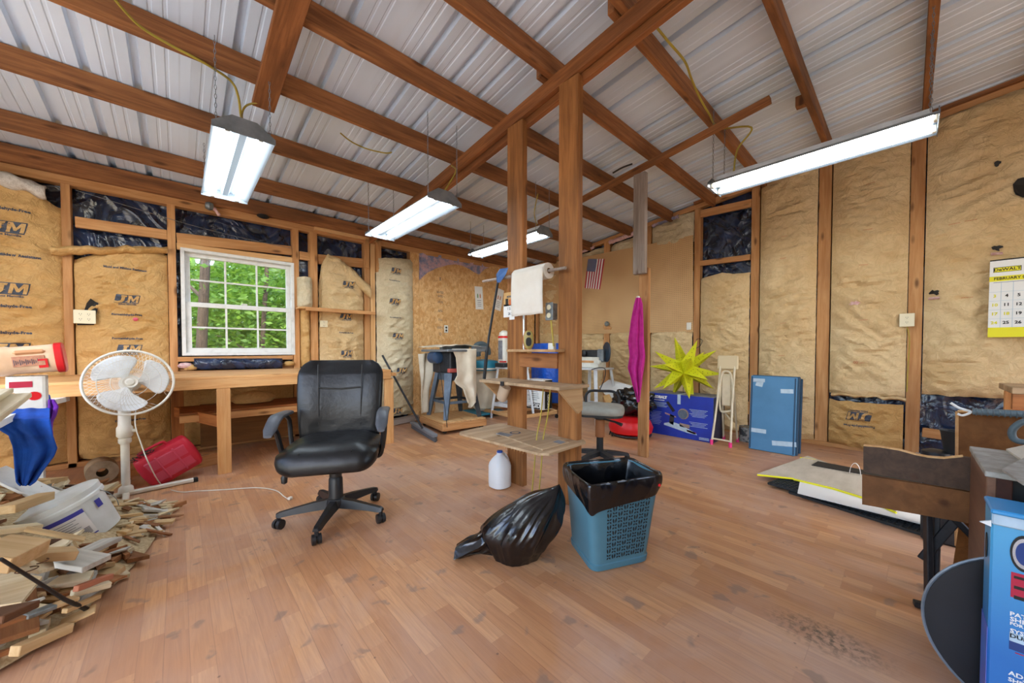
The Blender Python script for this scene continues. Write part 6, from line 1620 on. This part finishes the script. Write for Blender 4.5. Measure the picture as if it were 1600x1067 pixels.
# galvanised can
t = thing('paint_can', 'spattered grey metal can on the floor by the folded chair', 'can', (4.58, 1.17, 0))
MB().lathe([(.085, 0), (.088, .004), (.086, .15), (.089, .155), (.085, .158), (.08, .152)], 26).out('body', mk('spatter', '#50575a', '#b9bdb9', scale=16, lo=.5, hi=.6, rough=.5, metal=.3), t)
MB().lathe([(.079, .15), (.079, .153), (.001, .155)], 24).out('lid', M['galv'], t)
# blue sheets leaning
for k in range(6):
    p0 = V((4.24 + .028 * k, 1.075 - .008 * (k % 2), .003)); wd = .375 + .006 * (k % 3); ht = .735 + (.012 if k in (2, 4) else 0) - .004 * k
    t = thing('blue_sheet', ['frontmost blue cardboard sheet with tape strips against the right wall', 'second blue sheet from the front of the leaning stack', 'third blue sheet from the front of the leaning stack', 'fourth blue sheet from the front of the leaning stack', 'fifth blue sheet from the front of the leaning stack', 'rearmost blue sheet of the leaning stack'][k], 'cardboard sheet', p0, 0, 'blue sheets leaning on the right wall')
    t.rotation_euler = (0, .07, -.02)
    pn = MB().box((0, -wd / 2, ht / 2), (.022, wd, ht), None, .004).out('sheet', M['blue_card'] if k == 0 else M['blue_card_edge'], t)
    if k == 0:
        for (y, z, a, c, r_) in ((-.07, .69, .10, .035, 0), (-.075, .655, .06, .05, .2), (-.30, .60, .10, .04, -.05), (-.075, .19, .14, .04, 0), (-.29, .10, .19, .045, -.1)):
            MB().box((-.0118, y, z), (.001, a, c), Matrix.Rotation(r_, 3, 'X')).out('tape_strip', M['tape'], pn)
        for y in (-.012, -wd + .012): MB().box((-.012, y, ht / 2), (.002, .012, ht - .02)).out('edge_tape', M['blue_card_edge'], pn)

# ================================================================== RIGHT SIDE
# mats on the floor
def slab(name, label, cat, px, z, th, mat, group=None):
    pts = [onz(a, c, z) for a, c in px]; o = MB().prism(pts, (0, 0, th)).out(name, M[mat]); return tag(o, label, cat, group)
def rubber_mat(label, pxs, z, th=.012):
    a, b2, c, d = [onz(x, y, z) for x, y in pxs]
    t = thing('rubber_mat', label, 'mat', a, 0, None)
    base = MB().prism([p - a for p in (a, b2, c, d)], (0, 0, .003)).out('mat_sheet', M['mat_black'], t)
    bm = MB(); nx = int((b2 - a).length / .028); ny = int((d - a).length / .028)
    for i in range(nx + 1):
        u = i / nx; p0, p1 = a.lerp(b2, u) - a, d.lerp(c, u) - a; bm.box((p0 + p1) / 2 + V((0, 0, .003 + th / 2)), ((p1 - p0).length, .007, th), Matrix.Rotation(math.atan2((p1 - p0).y, (p1 - p0).x), 3, 'Z'))
    for j in range(ny + 1):
        u = j / ny; p0, p1 = a.lerp(d, u) - a, b2.lerp(c, u) - a; bm.box((p0 + p1) / 2 + V((0, 0, .003 + th / 2)), ((p1 - p0).length, .007, th), Matrix.Rotation(math.atan2((p1 - p0).y, (p1 - p0).x), 3, 'Z'))
    tag(bm.out('lattice', M['mat_black'], t), kind='stuff'); return t
rubber_mat('lower black rubber lattice mat on the floor by the right wall', [(1233, 771), (1480, 850), (1530, 800), (1290, 745)], .001)
rubber_mat('upper black rubber lattice mat under the beige carpet', [(1200, 757), (1400, 812), (1540, 770), (1290, 727)], .018)
slab('white_sheet', 'large white board sheet lying under the beige carpet', 'board', [(1246, 771), (1490, 832), (1540, 800), (1250, 752)], .036, .004, 'paper')
o = slab('beige_carpet', 'beige carpet piece with yellow edge on the right side floor', 'carpet', [(1183, 741), (1240, 748), (1300, 762), (1352, 778), (1400, 800), (1500, 770), (1330, 737), (1262, 713)], .045, .006, 'mat_beige')
for (a, c) in (((1183, 742), (1240, 748)), ((1240, 749), (1300, 763)), ((1300, 763), (1352, 779)), ((1352, 779), (1400, 801)), ((1250, 715), (1275, 719))):
    MB().tube([onz(*a, .046), onz(*c, .046)], .007, 6).out('yellow_edge', M['yellow'], o)
slab('lattice_strip', 'narrow black lattice strip lying on the beige carpet', 'mat', [(1268, 727), (1278, 721), (1440, 752), (1436, 757)], .054, .004, 'mat_black')
o = MB().grid(lambda i, j: onz(1333, 741, .055) + V((.02 * j, -.04 + .06 * (1 - math.cos(PI * i)) * .5 - .0, 0)) + V((0, 0, .085 * math.sin(PI * i))), 18, 2).out('white_strap', M['paper']); solid(o, .002); tag(o, 'white strap standing in a loop on the carpet', 'strap')

# portable workbench with two shaped boards
t = thing('portable_workbench', 'folding workbench stand with two brown jaw boards at the right', 'workbench', (2.12, -.1, 0)); o_ = V((2.12, -.1, 0))
X0 = 2.08
def ox(px, py): return onx(px, py, X0) - o_
up_t = [(1349, 697), (1375, 699), (1405, 704), (1430, 711), (1450, 715), (1475, 717), (1505, 714)]
b_pts = [ox(a, c) for a, c in up_t] + [V((X0, -.36, .612)) - o_, V((X0, -.36, .49)) - o_, ox(1504, 765), ox(1349, 737)]
MB().prism(b_pts, (.022, 0, 0)).out('jaw_board', M['jaw1'] if 'jaw1' in M else wood('jaw_dark', '#5a4434', '#4a382b', '#382a20', knots=True, gs=.8), t)
MB().prism([p + V((.0, 0, .0)) for p in [ox(a, c) for a, c in up_t]] + [p + V((0, 0, .004)) for p in [ox(a, c) for a, c in up_t]][::-1], (.024, 0, 0)).out('pale_edge', M['lumber_pale'], t)  # pale strip paints the light caught on the board's top edge
MB().prism([ox(1347, 742), ox(1504, 767), V((X0, -.36, .485)) - o_, V((X0, -.36, .37)) - o_, ox(1504, 816), ox(1347, 788)], (.022, 0, 0)).out('jaw_board', wood('jaw_brown', '#85572f', '#744a26', '#55351a', knots=True, gs=.6), t)
board('leg', ox(1450, 808) + V((.04, 0, .02)), V((2.10, -.07, .0)) - o_ + V((0.0, .0, .0)), .018, .028, M['black_metal'], t)
board('leg', ox(1460, 808) + V((.06, -.01, .02)), V((2.13, -.085, .0)) - o_, .018, .02, M['black_metal'], t)
board('leg', V((2.14, -.34, .38)) - o_, V((2.16, -.36, .0)) - o_, .02, .028, M['black_metal'], t)
board('leg', V((2.45, -.1, .38)) - o_, V((2.45, -.1, .0)) - o_, .02, .028, M['black_metal'], t)
board('brace', ox(1490, 812) + V((.03, 0, 0)), V((2.12, -.30, .16)) - o_, .012, .022, M['black_metal'], t)
board('brace', ox(1500, 812) + V((.04, 0, 0)), V((2.13, -.05, .18)) - o_, .012, .03, M['black_metal'], t)
board('foot_bar', V((2.10, -.03, .012)) - o_, V((2.17, -.38, .012)) - o_, .03, .02, M['black_metal'], t)
board('rear_board', V((2.4, .10, .47)) - o_, V((2.4, -.38, .47)) - o_, .04, .02, M['black_metal'], t)
o = MB().prism([(2.32, -.13, 0), (2.32, -.46, 0), (2.26, -.46, .34), (2.26, -.15, .34)], (.015, 0, 0)).out('ply_offcut', M['ply_dark']); tag(o, 'brown plywood piece standing behind the workbench leg', 'board')

# plywood sheet, cabinet, disc, blue carton
o = MB().prism([(2.62, -.165, .02), (2.58, -.155, .722), (2.58, -.75, .76), (2.62, -.75, .02)], (.012, 0, 0)).out('plywood_sheet', M['ply_dark']); tag(o, 'tall brown plywood sheet leaning behind the cabinet at the right', 'plywood')
MB().tube([(2.58, -.155, .722), (2.58, -.75, .76)], .006, 4).out('pale_edge', M['lumber_pale'], o); MB().tube([(2.615, -.163, .1), (2.58, -.153, .722)], .005, 4).out('pale_edge', M['lumber_pale'], o)
t = thing('cabinet_box', 'brown wooden cabinet with grey dusty top at the right edge', 'cabinet', (1.84, -.37, 0))
MB().box((0, .208, .33), (.37, .018, .64), None, .002).out('side_panel', M['cabinet'], t)
MB().box((0, -.208, .33), (.37, .018, .64), None, .002).out('side_panel', M['cabinet'], t)
MB().box((.176, 0, .33), (.018, .40, .64)).out('back_panel', M['cabinet'], t)
MB().box((0, 0, .655), (.385, .44, .016), None, .002).out('top', M['particle'], t)
MB().box((0, 0, .06), (.35, .40, .016)).out('bottom', M['cabinet'], t)
MB().box((-.178, .19, .33), (.012, .035, .64), None, .002).out('face_frame', wood('mahogany', '#4d2a1e', '#3c2017', '#2c1710', knots=False), t)
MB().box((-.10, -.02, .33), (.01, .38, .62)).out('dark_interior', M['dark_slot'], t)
for pxs, z_, m_, lab in (([(1572, 704), (1600, 698), (1640, 700), (1640, 728), (1598, 722)], .664, 'mat_beige', 'cream flat scrap on the far part of the dusty cabinet top'), ([(1566, 736), (1600, 718), (1640, 716), (1640, 770), (1598, 758)], .672, 'particle', 'grey flat scrap overhanging the near corner of the cabinet top')):
    tag(MB().prism([onz(a, c, z_) for a, c in pxs], (0, 0, .006)).out('flat_offcut', M[m_]), lab, 'offcut')
t = thing('round_disc', 'large black round disc standing against the cabinet', 'disc', (1.62, -.27, .235)); 
MB().lathe([(.001, -.008), (.225, -.008), (.228, 0), (.225, .008), (.001, .008)], 64, Matrix.Rotation(PI / 2, 4, 'Y')).out('plate', M['black_disc'], t)
MB().tube([(-.004, .229 * math.cos(a), .229 * math.sin(a)) for a in [2 * PI * k / 64 for k in range(65)]], .004, 6, False).out('lit_edge', M['grey_metal'], t)  # light on the disc's thin edge, painted as a grey ring
t = thing('blue_carton', 'tall light blue product carton at the lower right edge', 'carton', (1.52, -.37, 0))
H_ = .60
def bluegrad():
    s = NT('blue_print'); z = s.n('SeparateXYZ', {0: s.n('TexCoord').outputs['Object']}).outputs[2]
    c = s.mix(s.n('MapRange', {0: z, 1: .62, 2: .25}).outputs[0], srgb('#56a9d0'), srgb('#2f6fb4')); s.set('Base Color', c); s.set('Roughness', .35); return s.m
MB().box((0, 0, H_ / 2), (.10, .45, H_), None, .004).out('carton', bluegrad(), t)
MB().box((0, .2258, .16), (.098, .001, .30)).out('violet_edge', mk('violet', '#7a63c0', '#4f7fd0', scale=3, rough=.4), t)
MB().box((-.012, 0, H_ + .008), (.122, .456, .012), None, .003).out('lid_flap', M['bluebox'], t)
MB().box((-.058, .0, H_ - .012), (.008, .45, .03), None, .003).out('torn_edge', M['tape'], t)
MB().prism([(-.056, .225, H_ - .02), (-.058, .243, H_ - .028), (-.056, .225, H_ - .035)], (.006, 0, 0)).out('torn_flap', M['paper'], t)
MB().lathe([(.02, 0), (.02, .001)], 18, Matrix.Translation((.0, .2262, H_ - .10)) @ Matrix.Rotation(-PI / 2, 4, 'X') @ Matrix.Diagonal((.7, 1.6, 1, 1))).out('hand_hole', M['dark_slot'], t)
xf = -.0512
def bq(px, py): q = onx(px, py, 1.4688) - V((1.52, -.37, 0)); return q.y, q.z
def bx(name, mat, x0, y0, x1, y1, x=xf):
    (a, c), (d, e) = bq(x0, y0), bq(x1, y1); return MB().box((x, (a + d) / 2, (c + e) / 2), (.0008, abs(a - d), abs(c - e))).out(name, M[mat], t)
for r_, m_, dx in ((24, 'dark_slot', 0), (20, 'chrome', -.0006), (15, 'flag_blue', -.0012)):
    (a, c), (d, e) = bq(1601 - r_, 866), bq(1601, 866 - r_ * .95); a2 = abs(a - d); c2 = abs(e - c)
    cc = bq(1601, 866); MB().prism([(xf + dx - .0005, cc[0] + a2 * math.cos(k * PI / 14), cc[1] + c2 * math.sin(k * PI / 14)) for k in range(28)], (.0004, 0, 0)).out('badge', M[m_], t)
bx('red_panel', 'flag_red', 1580, 893, 1640, 950)
for k in range(3): bx('dark_row', 'dark_slot', 1584, 903 + 16 * k, 1640, 914 + 16 * k, xf - .0006)
def ptext(s_, x, y, sz):
    me = text_mesh(s_, sz, 0, 0, .0004); mnx = min(v.co.x for v in me.vertices)
    for v in me.vertices: v.co.x -= mnx
    a, c = bq(x, y); me.materials.append(M['paper']); me.transform(Matrix(((0, 0, 1, xf - .001), (-1, 0, 0, a), (0, 1, 0, c), (0, 0, 0, 1)))); return link('print', me, t)
for s_, y, z in (('PATENTED', 958, .014), ('SHREDDER', 966, .014), ('FOR PAPER', 973, .010), ('SYSTEM', 984, .013), ('DURABLE', 992, .013)): ptext(s_, 1578, y, z)
bx('picture', 'flag_blue', 1577, 1000, 1640, 1036); bx('picture_sky', 'tape', 1577, 1000, 1640, 1008, xf - .0006); bx('picture_stripe', 'red_bright', 1586, 1020, 1600, 1024, xf - .0006)
ptext('ADJUSTABLE', 1575, 1050, .015); ptext('SHREDDER', 1575, 1060, .013)
# black fittings behind the boards
t = thing('black_pot_stand', 'black conical cup on a dark metal fitting behind the jaw boards', 'fitting', (2.95, -.13, 0))
MB().box((0, 0, .2), (.16, .14, .4), None, .01).out('housing', M['steel_dark'], t)
MB().lathe([(.06, .4), (.055, .46), (.03, .47)], 18, Matrix.Translation((0, .02, 0))).out('fitting_cap', M['black_metal'], t)
MB().box((0, .02, .415), (.12, .15, .03), None, .004).out('flange', M['grey_metal'], t)
MB().lathe([(.03, .46), (.045, .57), (.05, .58), (.044, .58), (.03, .5)], 20, Matrix.Translation((0, -.035, 0))).out('cone_cup', M['rubber'], t)
# bench end at far right
t = thing('corner_bench', 'rough paint-spattered timber bench end at the right edge', 'workbench', (4.2, -.8, 0))
board('top_board', (.0, .345, .735), (.0, -.6, .735), .5, .04, M['ply_dirty'], t, up=(0, 0, 1))
board('apron', (-.25, .345, .665), (-.25, -.6, .665), .04, .10, M['rafter'], t)
for y in (.28, -.5):
    board('leg', (-.22, y, 0), (-.22, y, .62), .09, .04, M['lumber'], t, up=(1, 0, 0)); board('leg', (.2, y, 0), (.2, y, .715), .09, .04, M['lumber'], t, up=(1, 0, 0))
# hoses
o = MB().tube(catmull([(2.5, -.19, .735), (2.50, -.3, .74), (2.5, -.45, .745), (2.5, -.7, .75)], 6), .014, 10).out('ribbed_hose', M['hose_grey']); tag(o, 'grey ribbed hose lying along the plywood sheet top', 'hose')
b = MB()
for k in range(34): b.lathe([(.0145, -.003), (.017, 0), (.0145, .003)], 8, Matrix.Translation((2.5, -.2 - .0145 * k, .7355 + .0003 * k)) @ Matrix.Rotation(PI / 2, 4, 'X'), False)
tag(b.out('hose_ribs', M['hose_grey'], o), kind='stuff')
cable('frayed_strap', 'frayed pale strap end knotted on the ribbed hose', [(2.5, -.13, .765), (2.5, -.155, .745), (2.5, -.185, .733), (2.5, -.165, .715), (2.5, -.15, .72)], .005, 'paper', 'strap')
cable('curved_hose', 'pale grey-green curved hose at the right edge above the cabinet', [onx(1612, 655, 2.2), onx(1594, 661, 2.2), onx(1582, 672, 2.2), onx(1583, 684, 2.2), onx(1594, 690, 2.2), onx(1612, 691, 2.2)], .010, 'hose_grey', 'hose', 10)

# ---- wall calendar on the right wall
XC = XB - .115
def oc(px, py, off=0): return onx(px, py, XC - off)
q0, q1 = oc(1547, 407), oc(1543, 527)
t = thing('wall_calendar', 'large white and yellow February calendar on the right wall', 'calendar', (XC, q0.y, q0.z))
Wc = .40; Hc = q0.z - q1.z; sh = q1.y - q0.y
def cp(u, v, off=0): return V((-off, -Wc * u + sh * v, -Hc * v))
def crect(nm, mat, u0, v0, u1, v1, off=.001):
    MB().prism([cp(u0, v0, off), cp(u1, v0, off), cp(u1, v1, off), cp(u0, v1, off)], (.001, 0, 0)).out(nm, M[mat], t)
crect('page', 'paper', 0, .015, 1, .875); crect('binding', 'dark_slot', 0, 0, 1, .016, .002); crect('bottom_band', 'yellow', 0, .875, 1, 1)
crect('month_band', 'yellow', 0, .215, 1, .28, .0022); crect('brand_plate', 'dark_slot', .045, .10, .375, .165, .0022); crect('brand_fill', 'yellow', .055, .106, .365, .16, .003)
text('lettering', 'DeWALT', .032, M['dark_slot'], t, cp(.21, .133, .0045), (0, -1, 0), (0, 0, 1), bold=.0007, squeeze=1.0)
text('lettering', 'FEBRUARY 08', .030, M['dark_slot'], t, cp(.255, .248, .0042), (0, -1, 0), (0, 0, 1), bold=.0006, squeeze=.9)
b = MB()
for k in range(1, 5):
    v = .30 + .575 * k / 5 * 1.0; p = [cp(0, v, .0025), cp(1, v, .0025), cp(1, v + .003, .0025), cp(0, v + .003, .0025)]; b.prism(p, (.0004, 0, 0))
for k in range(1, 7):
    u = k / 7 * 1.0; b.prism([cp(u, .3, .0025), cp(u + .006, .3, .0025), cp(u + .006, .875, .0025), cp(u, .875, .0025)], (.0004, 0, 0))
b.out('grid_lines', M['tape'], t)
crect('weekday_line', 'box_grey', .05, .292, .95, .298, .0026)
nums = [['', '', '', '', '', '1', '2'], ['3', '4', '5', '6', '7', '8', '9'], ['10', '11', '12', '13', '14', '15', '16'], ['17', '18', '19', '20', '21', '22', '23'], ['24', '25', '26', '27', '28', '29', '']]
for r_ in range(5):
    for c_ in range(7):
        if nums[r_][c_]: text('date', nums[r_][c_], .032, M['yellow'] if (c_ == 0 or nums[r_][c_] == '18') else M['dark_slot'], t, cp((c_ + .5) / 7, .355 + .115 * r_, .0035), (0, -1, 0), (0, 0, 1), bold=.001)
